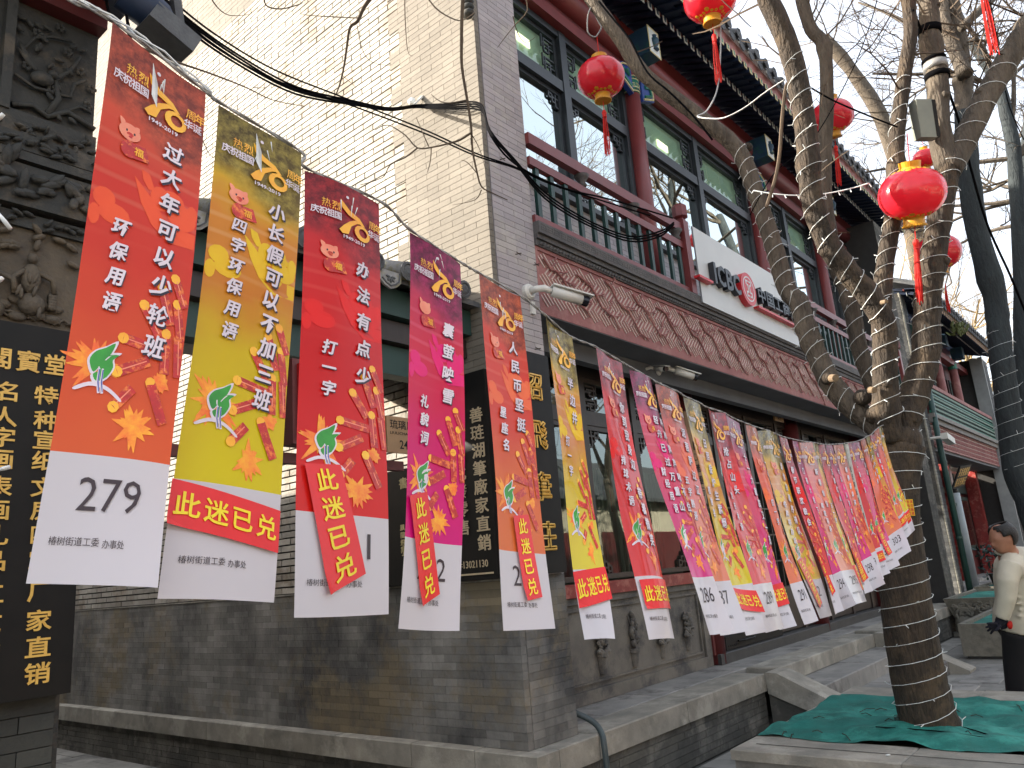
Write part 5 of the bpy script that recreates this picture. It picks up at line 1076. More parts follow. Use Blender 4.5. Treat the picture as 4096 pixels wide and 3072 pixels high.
        for dx in (0, .14): sh_([(-.12+dx, .1), (-.04+dx, .1), (-.02+dx, .6), (.08+dx, 1.05), (-.02+dx, 1.08), (-.12+dx, .65)], mi=1)
        for dx in (.02, .16): sh_([(-.11+dx, .14), (-.06+dx, .14), (-.05+dx, .6), (.03+dx, 1.0), (-.0+dx, 1.02), (-.10+dx, .65)], mi=2)
        mb.build('leaf_emblem', [ink_g, ink_w, ink_u], t)
        # header: seventy and texts
        lift[0] = .0024; mb = MB()
        poly(mb, [(.40, .22), (.52, .33), (.66, .38), (.74, .46), (.70, .47), (.62, .43), (.50, .40), (.42, .33)], 0)
        poly(mb, [(.70, .44), (.62, .47), (.54, .54), (.50, .66), (.42, .68), (.38, .64), (.44, .56), (.52, .48), (.60, .43)], 0)
        n_ = 14; ra = [(.70 + .115*math.cos(2*math.pi*k/n_), .57 + .105*math.sin(2*math.pi*k/n_)) for k in range(n_ + 1)]; rb = [(.71 + .062*math.cos(2*math.pi*k/n_), .56 + .058*math.sin(2*math.pi*k/n_)) for k in range(n_ + 1)]
        lift[0] += .0001; mb.mi = 0
        for k in range(n_): mb.quad(*[sh.at(p_[0], p_[1]/ASP, lift[0]) for p_ in (ra[k], ra[k+1], rb[k+1], rb[k])])
        mb.mi = 0
        for ch, x, y in (('热', .225, .345), ('烈', .345, .345), ('周', .85, .385), ('年', .95, .385)): put(mb, ch, x, -y, .105, .115, F(.0030), em=1)
        mb.mi = 1
        for k, ch in enumerate('庆祝祖国'): put(mb, ch, .10 + k*.088, -.47, .088, .10, F(.0030), em=1)
        for ch, x in (('华', .83), ('诞', .925)): put(mb, ch, x, -.51, .09, .10, F(.0030), em=1)
        put(mb, '1949-2019', .58, -.715, .30, .046, F(.0031)); mb.build('header_lettering', [ink_y, ink_w], t)
        # small round eyelet and tape glints
        mb = MB(); mb.poly([sh.at(.5 + .02*math.cos(a*.63), (.16 + .02*math.sin(a*.63))/ASP, .0014) for a in range(10)]); mb.build('eyelet', ink_w, t)
        mb = MB()
        for q in range(4 if big else 2):
            x, y = U_(.38, .62), U_(.05, .40); dx, dy = U_(-.06, .06), U_(.08, .2); mb.poly([sh.at(x, y/ASP, .003), sh.at(x + .01, y/ASP, .004), sh.at(x + dx, (y + dy)/ASP, .0032)])
        if num in (279, 280): mb.poly([sh.at(.42, .02, .004), sh.at(.455, .075, .012), sh.at(.49, .118, .005), sh.at(.43, .095, .004)])
        mb.build('adhesive_tape', clear_m, t)
        if big:
            lift[0] = .0022; mb = MB(); X0, Y0 = .27, .98
            poly(mb, disc(X0, Y0, .105, .085, 16), 0); poly(mb, sm2([(X0 - .105, Y0 - .115), (X0 - .05, Y0 - .085), (X0 - .085, Y0 - .04)]), 0); poly(mb, sm2([(X0 + .085, Y0 - .09), (X0 + .04, Y0 - .075), (X0 + .085, Y0 - .035)]), 0); poly(mb, disc(X0 + .005, Y0 + .022, .034, .022, 10), 1)
            poly(mb, disc(X0 + .01, Y0 + .17, .08, .09, 10), 1); poly(mb, [(X0, Y0 + .10), (X0 + .16, Y0 + .08), (X0 + .21, Y0 + .22), (X0 + .03, Y0 + .25)], 1)
            poly(mb, disc(X0 - .03, Y0 - .01, .010, .014, 8), 2); poly(mb, disc(X0 + .045, Y0 - .0, .010, .014, 8), 2); poly(mb, disc(X0 + .01, Y0 + .045, .02, .012, 8), 1)
            mb.mi = 3; put(mb, '福', X0 + .10, -(Y0 + .165), .085, .085, F(.0032), em=1)
            mb.build('piglet_print', [ink_p, ink_r, ink_n, ink_y], t)
    mb = MB()
    for ci, cs in enumerate(cols_):
        n = len(cs); x = .70 if len(cols_) == 1 else (.78, .53)[ci]; sp_c = (.285 if n > 6 else .30) if n < 9 else .262; cs_ = .195 if len(cols_) == 1 else .165
        y0 = .95
        if num == 280: sp_c = .262
        if num == 281: y0 = 1.05; sp_c = .33
        if num == 282: y0 = 1.15; sp_c = .31
        if num == 295: y0 = .95; sp_c = .33
        for k, ch in enumerate(cs):
            if ch == ' ': continue
            for off, dx, mi in ((.0026, .016, 1), (.00262, .021, 1), (.0034, 0, 0), (.00342, .005, 0)):
                mb.mi = mi; put(mb, ch, x - .028*k*0 + dx, -(y0 + k*sp_c) - dx*.9, cs_*.94, cs_, F(off), em=1, shear=.16)
    mb.build('riddle_lettering', [ink_w if full else ink_n, ink_k if full else ink_n], t); mb = MB()
    for k, ch in enumerate(hint):
        y0 = {279: 1.95, 280: 1.32, 281: 2.15, 282: 2.25, 283: 2.05}.get(num, 2.0)
        for off, dx, mi in ((.0026, .013, 1), (.0034, 0, 0), (.00342, .005, 0)): mb.mi = mi; put(mb, ch, .29 + dx, -(y0 + k*.232) - dx*.9, .145, .158, F(off), em=1, shear=.18)
    if mb.v: mb.build('hint_lettering', [ink_w if full else ink_n, ink_k if full else ink_n], t)
    if full:
        mb = MB(); put(mb, str(num), .52, -4.17, .50, .24, F(.0012)); mb.build('number', ink_n, t)
        mb = MB(); put(mb, '椿树街道工委', .30, -4.50, .38, .06, F(.0012)); put(mb, '办事处', .60, -4.51, .17, .06, F(.0012)); mb.build('footer_lettering', ink_n, t)
    if stk:
        kd, q0, q1, q2, q3 = stk
        Q = lambda s_, t_: tuple(q0[i]*(1-s_)*(1-t_) + q1[i]*s_*(1-t_) + q2[i]*s_*t_ + q3[i]*(1-s_)*t_ for i in (0, 1))
        mb = MB(); N_ = 6
        lp = .0046
        for i in range(N_):
            for j in range(N_): mb.quad(*[sh.at(*Q(a/N_, b_/N_), lp + (.004 if (a in (0,) and b_ == N_) else 0)) for a, b_ in ((i, j), (i+1, j), (i+1, j+1), (i, j+1))])
        so_ = mb.build('sticker', ink_s, t)
        mb = MB(); G = lambda u, w, t_=0: sh.at(*Q(u, -w), lp + .0012)
        for k, ch in enumerate('此迷已兑'):
            if kd == 'h': put(mb, ch, .14 + k*.24, -.5, .20, .52, G, em=1)
            elif kd == 'v': put(mb, ch, .5, -(.14 + k*.24), .54, .185, G, em=1)
            else: put(mb, ch, .5, -(.86 - k*.24), .62, .21, G, em=1, rot=math.pi)
        mb.build('sticker_lettering', ink_y2, so_)
# ================================================================ cord that carries the banners
cd_ = thing('banner_cord', 'twisted silver cord the riddle banners hang from, tied to the tree', 'cord', tuple(ROPE[0]))
far_a = onb((-60, -330)); pts = [far_a, onb((200, -45))] + [p + Vector((0, 0, .004)) for p in ROPE] + [P(3534, 1700, 4.95)]
def smooth(pts, k=4):
    out = []
    n = len(pts)
    for i in range(n - 1):
        p0, p1, p2, p3 = pts[max(i-1, 0)], pts[i], pts[i+1], pts[min(i+2, n-1)]
        for j in range(k):
            t = j / k; out.append(.5 * ((2*p1) + (p2 - p0)*t + (2*p0 - 5*p1 + 4*p2 - p3)*t*t + (3*p1 - p0 - 3*p2 + p3)*t**3))
    return out + [pts[-1]]
cp = smooth(pts, 6)
mb = MB()
for ph in (0, math.pi): mb.tube([p + Vector((0, .0018*math.cos(i*1.3 + ph), .0018*math.sin(i*1.3 + ph))) for i, p in enumerate(cp)], .0019, 5)
mb.build('twisted_wire', wire_s, cd_, smooth=True)
mb = MB()
for k in range(3): mb.tube([p + Vector((0, .004*math.sin(i + k*2), .006 + .004*math.cos(i*1.7 + k*2))) for i, p in enumerate(cp[4:20])], .0016, 4)
mb.build('tape_wrap', clear_m, cd_)
# ================================================================ trees
def DP(lst, d0, d1):
    n = len(lst); return [P(a, b, d0 + (d1 - d0) * i / (n - 1)) for i, (a, b) in enumerate(lst)]
def limb(mb, pts, r0, r1, n=12, knots=0):
    q = smooth(pts, 4); k = len(q); r = [r0 + (r1 - r0) * i / (k - 1) for i in range(k)]
    for _ in range(knots):
        i = random.randrange(2, k - 2); r[i] *= U_(1.12, 1.25)
    mb.tube(q, r, n, True, .07); return q, r
CNT = [0]
def grow(mb, p, d, L, r, lv, up=.12, wob=.22, kids=(2, 4), n=4, sh=.62):
    seg = 4; pts = [p.copy()]; q = p.copy(); dd = d.normalized()
    for i in range(seg):
        dd = (dd + Vector((U_(-1,1), U_(-1,1), U_(-1,1))) * wob + Vector((0, 0, up * .3))).normalized(); q = q + dd * L / seg; pts.append(q.copy())
    mb.tube(pts, [r * (1 - .55 * i / seg) for i in range(seg + 1)], 5 if r > .02 else 3, False); CNT[0] += 1
    if lv <= 0: return
    for _ in range(random.randint(*kids)):
        i = random.randint(1, seg); b = pts[i]; side = Vector((U_(-1,1), U_(-1,1), U_(-1,1))); side = (side - dd * side.dot(dd)).normalized()
        grow(mb, b, dd * U_(.5, 1) + side * U_(.6, 1.1) + Vector((0, 0, up)), L * sh * U_(.7, 1.15), max(r * .55, .0022), lv - 1, up, wob, kids, n, sh)
t1 = thing('street_tree', 'pruned street tree wrapped in white fairy lights, rising from the green netted planter', 'tree', (5.6, 1.62, .45))
tr_pts = [(3735, 2950), (3700, 2830), (3660, 2640), (3630, 2450), (3605, 2250), (3585, 2050), (3580, 1900), (3592, 1780)]
tq = [P(a, b, d) for (a, b), d in zip(tr_pts, (4.93, 4.94, 4.97, 5.0, 5.03, 5.06, 5.09, 5.12))]
px2m = lambda w, d: w * d / FPX / 2
mb = MB(); q = smooth(tq, 4); k = len(q)
rad = [px2m(w, 5.0) for w in (232, 212, 200, 192, 182, 176, 182, 205)]; rr = []
for i in range(k):
    f_ = i / (k - 1) * (len(rad) - 1); a = int(min(f_, len(rad) - 2)); rr.append(rad[a] + (rad[a+1] - rad[a]) * (f_ - a))
mb.tube(q, rr, 28, True, .035); mb.blob(tq[-1] + Vector((0,0,.03)), (.15,.0,0), (0,.15,0), (0,0,.14), 14, 8); mb.build('trunk', bark, t1, smooth=True)
TRK = (q, rr)
LIMBS = [
 ('left_limb', [(3560, 1740), (3489, 1690), (3393, 1614), (3321, 1527), (3272, 1430), (3224, 1310), (3195, 1208), (3148, 1157), (3085, 950), (3022, 769), (2950, 597), (2760, 440), (2579, 298), (2470, 140), (2362, -10), (2290, -120)], 5.1, 6.2, [(96, 5), (50, 6)], bark2),
 ('middle_limb', [(3560, 1760), (3545, 1640), (3540, 1450), (3533, 1290), (3470, 1176), (3389, 1085), (3298, 950), (3244, 769), (3226, 543), (3190, 316), (3136, 136), (3072, 0), (3040, -90)], 5.05, 4.9, [(98, 5), (76, 5)], bark),
 ('upright_limb', [(3535, 1300), (3529, 1176), (3543, 1040), (3579, 814), (3588, 543), (3615, 316), (3642, 136), (3633, 0), (3640, -80)], 5.1, 5.4, [(72, 5), (46, 5)], bark),
 ('right_limb', [(3590, 1790), (3610, 1690), (3658, 1575), (3701, 1430), (3706, 1286), (3716, 1141), (3740, 996), (3755, 900), (3796, 640)], 5.1, 5.3, [(122, 5), (86, 5)], bark),
 ('outer_right_limb', [(3790, 680), (3860, 560), (3950, 380), (4040, 226), (4110, 110), (4170, 0)], 5.3, 5.5, [(100, 5), (80, 5)], bark2),
 ('forked_top_limb', [(3790, 680), (3755, 497), (3750, 316), (3723, 181), (3714, 0), (3710, -90)], 5.3, 5.6, [(92, 5), (66, 5)], bark2),
 ('back_limb', [(3500, 1560), (3440, 1400), (3400, 1200), (3340, 1050), (3300, 800), (3298, 633), (3307, 407), (3298, 190), (3244, 118), (3208, 0), (3190, -90)], 5.5, 6.0, [(66, 5), (46, 5)], bark2),
]
LQ = {}
for nm_, px_, d0, d1, ww, mt in LIMBS:
    mb = MB(); q, r = limb(mb, DP(px_, d0, d1), px2m(ww[0][0], d0), px2m(ww[1][0], d1), 18, 2)
    for _ in range(2):
        i = random.randrange(4, len(q) - 4); s_ = Vector((U_(-1,1), U_(-1,1), .1)).normalized(); mb.blob(q[i] + s_ * r[i] * .8, (r[i]*.45,0,0), (0,r[i]*.45,0), (0,0,r[i]*.4), 8, 5)
    mb.build('limb', mt, t1, smooth=True); LQ[nm_] = (q, r)
stub_m = M('sawn_wood', (.20,.14,.08,1), (.12,.08,.05,1), 30, .8)
mb = MB()
for (a, b, d, w) in ((3148, 1165, 5.75, 66), (3450, 1590, 5.15, 74), (3500, 1660, 5.10, 80), (3310, 1515, 5.2, 56), (3714, 1250, 5.22, 100), (2990, 590, 5.9, 42), (2600, 310, 6.0, 34)):
    o = P(a, b, d); r = px2m(w, d); mb.blob(o, (r,0,0), (0,r,0), (0,0,r*.9), 12, 8)
mb.build('burl', bark, t1, smooth=True)
for (a, b, d, w, tx, ty) in ((3327, 1513, 5.05, 28, .0, -.4), (3480, 1560, 4.95, 24, 0, -.5), (3528, 1210, 4.9, 16, 0, 0)):
    mb = MB()
    o = P(a, b, d); mb.tube([o, o - fw * .06], [px2m(w*1.2, d), px2m(w, d)], 12); mb.tube([o - fw*.055, o - fw*.062], px2m(w*.7, d), 10)
    mb.build('sawn_stub', stub_m, t1)
# side shoots and thin twigs
mb = MB()
for nm_, n_, lv in (('left_limb', 1, 0), ('middle_limb', 4, 1), ('upright_limb', 7, 2), ('back_limb', 4, 2), ('outer_right_limb', 8, 2), ('forked_top_limb', 10, 3)):
    q, r = LQ[nm_]
    for _ in range(n_):
        i = random.randrange(int(len(q) * .55), len(q)); s_ = Vector((U_(-1,1), U_(-1,1), U_(-.1,1))).normalized()
        grow(mb, q[i] + s_ * r[i] * .7, s_, U_(.35, .9), .008, lv, .15)
for nm_ in ('middle_limb', 'upright_limb', 'forked_top_limb', 'back_limb', 'outer_right_limb'):
    q, r = LQ[nm_]
    for _ in range(3): grow(mb, q[-1], (q[-1] - q[-3]).normalized() + Vector((U_(-.6,.6), U_(-.6,.6), .4)), 1.8, r[-1] * .5, 4, .2)
mb.build('twigs', twig, t1)
sp_t = [(3085, 1190), (3115, 1100), (3122, 960), (3140, 830), (3155, 700), (3150, 600), (3135, 500)]
mb = MB(); mb.tube(smooth(DP([(3065, 830), (3100, 720), (3118, 620), (3128, 480), (3140, 370), (3150, 330)], 5.2, 5.1), 3), .012, 6); mb.build('hanging_shoot', twig, t1)
# long drooping twigs crossing the white wall
ov = thing('overhanging_twigs', 'thin dark twigs drooping in front of the sunlit white wall', 'branch', tuple(P(1850, 0, 3.6)))
mb = MB()
def TW(px_, d0, d1, r0, r1): q = smooth(DP(px_, d0, d1), 3); mb.tube(q, [r0 + (r1-r0)*i/(len(q)-1) for i in range(len(q))], 5, False); return q
TW([(1855, -60), (1848, 60), (1846, 170), (1848, 270), (1868, 395), (1884, 500), (1890, 600), (1906, 680), (1925, 745), (1965, 770), (2030, 800)], 3.5, 3.7, .009, .0025)
TW([(1886, 530), (1840, 560), (1790, 575), (1735, 588), (1670, 592), (1620, 540), (1550, 500), (1500, 520)], 3.55, 3.7, .0055, .002)
TW([(1670, 592), (1620, 630), (1560, 660), (1530, 710), (1440, 740)], 3.6, 3.7, .004, .0015); TW([(1725, 588), (1722, 640), (1710, 690)], 3.6, 3.6, .003, .0015); TW([(1715, 586), (1690, 530), (1665, 470)], 3.6, 3.6, .003, .0015)
TW([(1870, 400), (1800, 412), (1760, 405), (1725, 378)], 3.6, 3.7, .004, .0015); TW([(1906, 690), (1870, 650), (1845, 640)], 3.6, 3.6, .003, .001); TW([(1925, 760), (1900, 800), (1810, 820)], 3.6, 3.7, .003, .001); TW([(1888, 540), (1920, 600), (1945, 690)], 3.6, 3.7, .0025, .001)
TW([(1500, -30), (1455, 30), (1430, 85), (1400, 110), (1388, 180), (1375, 270), (1358, 340), (1345, 375)], 4.0, 4.1, .012, .003); TW([(1432, 72), (1380, 70), (1240, 62), (1200, 55)], 4.0, 4.1, .004, .0015); TW([(1368, 300), (1430, 355)], 4.0, 4.0, .002, .001); TW([(1428, 100), (1450, 200), (1490, 250), (1560, 262)], 4.0, 4.1, .0025, .001)
TW([(560, 190), (700, 246), (830, 290), (980, 348), (1090, 400), (1220, 425)], 3.2, 3.4, .006, .0015); TW([(1010, 348), (1040, 352), (1060, 350)], 3.3, 3.3, .002, .001); TW([(770, 480), (810, 560), (840, 620), (880, 640)], 3.3, 3.3, .003, .001)
TW([(1690, -40), (1740, 30), (1800, 70), (1850, 82), (1900, 50)], 3.6, 3.6, .004, .002); TW([(1620, -40), (1620, 60), (1630, 200), (1650, 225)], 3.6, 3.6, .003, .001); TW([(1060, -40), (1062, 20), (1120, 36), (1190, 20), (1210, 10)], 3.9, 3.9, .005, .002)
TW([(2090, -40), (2110, 40), (2060, 100), (2020, 150), (1990, 190)], 3.8, 3.9, .004, .001); TW([(2052, 65), (2070, 130), (2100, 170), (2140, 150)], 3.8, 3.9, .003, .001); TW([(830, -30), (870, 30), (920, 62), (1000, 58)], 3.8, 3.9, .004, .001)
mb.build('drooping_twigs', twig, ov)
# second street tree, to the right
t2 = thing('street_tree', 'dark leaning street tree with lights round its lower trunk at the right edge', 'tree', tuple(P(4230, 2300, 9.8)))
mb = MB(); limb(mb, DP([(4250, 2480), (4180, 2230), (4110, 2000), (4060, 1871), (4036, 1662), (4007, 1445), (3995, 1330), (3976, 1176), (3904, 904), (3870, 633), (3862, 450)], 9.6, 10.4), px2m(96, 9.8), px2m(78, 10.4), 16, 2); 
tk2 = mb.build('trunk', bark3, t2, smooth=True)
T2Q = smooth(DP([(4060, 1871), (4036, 1662), (4007, 1445), (3995, 1330)], 9.85, 10.0), 4)
for px_, w0, w1 in (([(3862, 500), (3855, 362), (3845, 200), (3830, 90), (3800, -60)], 76, 40), ([(3862, 300), (3820, 200), (3778, 80), (3770, -60)], 60, 34), ([(3848, 110), (3900, 60), (3968, 0), (4010, -50)], 36, 24), ([(3900, 420), (3960, 400), (4020, 330), (4096, 260)], 26, 14)):
    mb = MB(); limb(mb, DP(px_, 10.4, 11), px2m(w0, 10.4), px2m(w1, 11), 12, 1); mb.build('limb', bark2, t2, smooth=True)
mb = MB()
for k in range(30):
    a = DP([(3700 + U_(0, 300), U_(-50, 500)), (3800, 100)], 10.5, 10.8)[0]; grow(mb, a, Vector((U_(-1,1), U_(-1,1), U_(0,1))), 1.3, .014, 3, .1)
mb.build('twigs', twig, t2)
# trees beyond
FAR = [((4075, 2050), (4096, 1500), (4085, 1085), (4058, 633), (4022, 452), (3990, 330), (3880, 160)), ((3700, 1500), (3690, 1100), (3560, 560), (3440, 330), (3300, 150)), ((4150, 1900), (4120, 1200), (4100, 700), (4130, 400))]
LABT = ['slate coloured tree behind the leaning one, forked high at the right edge', 'bare tree with pale arching branches behind the main tree top', 'bare tree cut off by the right edge of the view']
for k, px_ in enumerate(FAR):
    d = (13.5, 44, 16)[k]; pts = DP(list(px_), d, d + 1); t = thing('bare_tree', LABT[k], 'tree', (pts[0].x, pts[0].y, 0), 'bare trees along the street')
    pts = [Vector((pts[0].x, pts[0].y, 0))] + pts[1:]
    mb = MB(); q, r = limb(mb, pts, px2m(72, d) if k != 1 else px2m(90, d), px2m(40, d), 12, 1); mb.build('trunk', [bark3, bark2, bark3][k], t, smooth=True)
    mb = MB()
    for _ in range(9 if k else 7):
        i = random.randrange(int(len(q)*.5), len(q)); s_ = Vector((U_(-1,1), U_(-1,1), U_(0,.9))).normalized(); grow(mb, q[i], s_, U_(2, 3.4), .05, 5, .10, .2, (2, 4))
    mb.build('crown', bark2, t)
for k, (x, y, h, cr, lb_) in enumerate(((24, 10.2, 13, 6, 'bare crown above the tiled eaves of the far building'), (31, 11, 13, 6, 'bare tree far down the street'), (15, 12, 13, 6, 'bare tree rising behind the tiled roof of the corner shop'), (44, 6.2, 17, 6, 'golden twigged tree lit by the sun beyond the roofs'), (52, 9.0, 19, 6, 'golden bare tree at the end of the street'), (38, -3, 10, 6, 'leafless tree behind the hanging cables at the right'), (9, -5.5, 10, 6, 'big bare tree behind the viewer, seen mirrored in the upper windows'), (16, -5.0, 10, 6, 'forked bare tree mirrored in the bank windows'), (5, -5.0, 10, 6, 'bare tree mirrored in the corner window'), (23, -6.0, 10, 6, 'bare tree mirrored in the far windows'))):
    t = thing('bare_tree', lb_, 'tree', (x, y, 0), 'bare trees along the street'); mb = MB(); gold_ = k in (3, 4)
    lean = Vector((U_(-.1,.1), U_(-.1,.1), 1)); pts = [Vector((x, y, 0)), Vector((x, y, 0)) + lean*h*.25, Vector((x, y, 0)) + lean*h*.45 + Vector((U_(-.3,.3), 0, 0))]
    q, r = limb(mb, pts, .19, .14, 10); mb.build('trunk', bark2, t, smooth=True)
    mb = MB()
    for _ in range(5 if not gold_ else 7): grow(mb, q[-1], Vector((U_(-1,1), U_(-1,1), U_(.6,1.4))), h*.38, .10, 6 if not gold_ else 6, .14, .2, (2, 3) if not gold_ else (3, 3), 4, .66)
    mb.build('crown', twig_g if gold_ else bark2, t)
# ================================================================ fairy lights
def wrap(name, label, q, r, i0, i1, pitch, group='fairy light strings wound on trees', bulb=.017):
    t = thing(name, label, 'fairy lights', tuple(q[i0]), group); L = [0]
    for i in range(i0 + 1, i1 + 1): L.append(L[-1] + (q[i] - q[i-1]).length)
    tot = L[-1]; turns = tot / pitch; N_ = int(turns * 14); pts = []; mbb = MB(); j = 0
    for k in range(N_ + 1):
        s_ = tot * k / N_ + .022 * math.sin(k * .45) ; s_ = min(max(s_, 0), tot)
        while j < len(L) - 2 and L[j+1] < s_: j += 1
        while j > 0 and L[j] > s_: j -= 1
        f_ = (s_ - L[j]) / max(L[j+1] - L[j], 1e-6); c_ = q[i0 + j].lerp(q[i0 + j + 1], f_); rr = r[i0+j] + (r[i0+j+1] - r[i0+j]) * f_
        ax = (q[i0+j+1] - q[i0+j]).normalized(); x = ax.cross(Vector((.3, .9, .1))).normalized(); y = ax.cross(x); a = 2*math.pi * k / 14
        n_ = x*math.cos(a) + y*math.sin(a); p = c_ + n_ * (rr * 1.05 + .004); pts.append(p)
        if k % 5 == 0:
            d = (n_ * .5 + Vector((U_(-1,1), U_(-1,1), U_(-1,1))) * .8).normalized(); mbb.tube([p, p + d * bulb * 1.8], [.0028, .0024], 5)
    MB().tube(pts, .0021, 4).build('wire', wire_w, t); mbb.build('bulbs', wire_w, t)
wrap('fairy_light_string', 'white fairy light wire wound round the thick trunk of the planter tree', TRK[0], TRK[1], 1, len(TRK[0]) - 1, .115)
q, r = LQ['left_limb']; wrap('fairy_light_string', 'white light wire round the left limb that crosses the bank sign', q, r, 2, 40, .10)
q, r = LQ['middle_limb']; wrap('fairy_light_string', 'white light wire round the sunlit middle limb', q, r, 3, 38, .115)
q, r = LQ['upright_limb']; wrap('fairy_light_string', 'white light wire round the slim upright limb', q, r, 1, 20, .11)
q, r = LQ['right_limb']; wrap('fairy_light_string', 'white light wire round the thick right limb', q, r, 2, len(q) - 2, .12)
q, r = LQ['outer_right_limb']; wrap('fairy_light_string', 'sparse light wire on the limb leaving at the upper right', q, r, 0, 12, .16)
q, r = LQ['back_limb']; wrap('fairy_light_string', 'light wire on the pale limb behind the others', q, r, 0, 14, .12)
wrap('fairy_light_string', 'white light wire round the dark leaning tree at the right edge', T2Q, [px2m(92, 9.9)*1.02] * len(T2Q), 0, len(T2Q) - 1, .19, bulb=.03)
def wire(name, label, px_, d0, d1, r, mt, cat='cable', group=None, k=6, grp=None, bulbs=False):
    pts = smooth(DP(px_, d0, d1), k); t = thing(name, label, cat, tuple(pts[0]), group); MB().tube(pts, r, 5).build('wire', mt, t, smooth=True)
    if bulbs:
        mb = MB()
        for p in pts[::3]: mb.tube([p, p + Vector((U_(-.3,.3), U_(-.3,.3), U_(-1,-.2))).normalized() * .03], .0035, 5)
        mb.build('bulbs', wire_w, t)
    return t
wire('fairy_light_string', 'white light string strung between limbs below the eaves', [(3015, 762), (3090, 775), (3190, 782), (3300, 775), (3400, 755), (3475, 733)], 5.5, 5.2, .005, wire_w, 'fairy lights', bulbs=True)
wire('thin_cable', 'thin grey cable looping from under the hanging lantern to the tree limb', [(2880, 60), (2882, 200), (2870, 350), (2830, 440), (2790, 465), (2840, 474), (2900, 470), (2980, 430), (3060, 370), (3140, 318)], 6.0, 5.1, .006, wire_s)
wire('thin_cable', 'dark cable crossing between limbs beside the left hand lantern at the right', [(3210, 330), (3330, 400), (3480, 465), (3590, 508)], 5.0, 5.2, .006, wire_k)
wire('thin_cable', 'black cable running down from the lamp box tree past the leaning trunk', [(3650, 40), (3700, 150), (3755, 230), (3790, 350), (3840, 500), (3885, 680), (3950, 900), (4040, 1100), (4110, 1270)], 5.3, 7.0, .010, wire_k)
wire('thin_cable', 'thin dark wire sagging to the right of the leaning tree', [(3960, 0), (3990, 160), (4030, 400), (4096, 560)], 8, 8, .006, wire_k)
wire('thin_cable', 'fine branch like wire crossing the sky above the main tree', [(3000, 860), (3100, 690), (3250, 560), (3400, 300), (3480, 100), (3520, -50)], 5.6, 5.6, .004, wire_k)
wire('thin_cable', 'looped wire hanging beside the corner lantern', [(2368, 20), (2352, 60), (2349, 110), (2355, 135), (2380, 148), (2395, 130), (2405, 108), (2395, 88), (2382, 60), (2378, 25)], 6.1, 6.2, .0055, wire_s)
wire('thin_cable', 'blue cable along the lantern limb', [(2395, 5), (2440, 60), (2520, 160), (2590, 290), (2680, 370), (2770, 460), (2850, 560)], 5.9, 5.8, .008, wire_k)
# ---- black cable bundle on the wall
cb = thing('cable_bundle', 'bundle of sagging black cables over the sunlit wall and round the corner to the balcony', 'cables', tuple(P(650, 0, 3.9)))
brk = Vector((4.04, 4.09, 5.42))
def cable(pts, r): MB().tube(smooth(pts, 6), r, 6).build('cable', wire_k, cb, smooth=True)
for k, (o1, o2) in enumerate(((0, 0), (10, 12), (24, 18), (36, 30))):
    pts = [P(600 + k*12, -70 + o1, 3.7), P(720 + k*4, 50 + o1*1.4, 4.0), P(930, 205 + o1*1.1, 4.5), P(1180, 345 + o2, 5.0), P(1420, 405 + o2*.5, 5.4), P(1560, 432 + o2*.3, 5.55)] + [brk + Vector((-.01*k, 0, -.012*k))] + [Vector((4.05 - .012*k, 3.75, 5.27 - .02*k)), Vector((4.06 - .01*k, 3.42 - .01*k, 5.12 - .03*k)), P(1960, 520 + k*6, 5.25), P(2060, 640 + k*5, 5.35)]
    if k < 3: pts += [P(2180, 770 + k*12, 5.5), P(2350, 880 + k*10, 5.7), P(2520, 945 + k*10, 5.9), P(2640, 925 + k*10, 6.1), P(2695, 890 + k*4, 6.2)]
    else: pts += [P(2250, 750, 5.55), P(2450, 800, 5.8), P(2690, 872, 6.2)]
    cable(pts, .0070)
for k in range(2):
    cable([P(640, -40 + k*30, 3.8), P(850, 130 + k*45, 4.3), P(1100, 280 + k*40, 4.9), P(1400, 400 + k*20, 5.3), P(1700, 520 + k*14, 5.5), P(1900, 612 + k*10, 5.4), P(2060, 668 + k*4, 5.4), P(2200, 735, 5.5), P(2400, 800, 5.8), P(2600, 862, 6.0)], .0060)
mb = MB().bar(brk + Vector((.08, 0, .12)), brk + Vector((-.02, 0, 0)), .03, .015); mb.blob(brk + Vector((.0, .05, .06)), (.03,0,0), (0,.04,0), (0,0,.03), 8, 5); mb.build('wall_bracket', clear_m, cb)
mb = MB(); mb.tube(smooth([P(425, -20, 3.2), P(440, 60, 3.25), P(520, 170, 3.3), P(505, 60, 3.3), P(525, 220, 3.3)], 5), .006, 5); mb.build('loose_end', wire_k, cb)
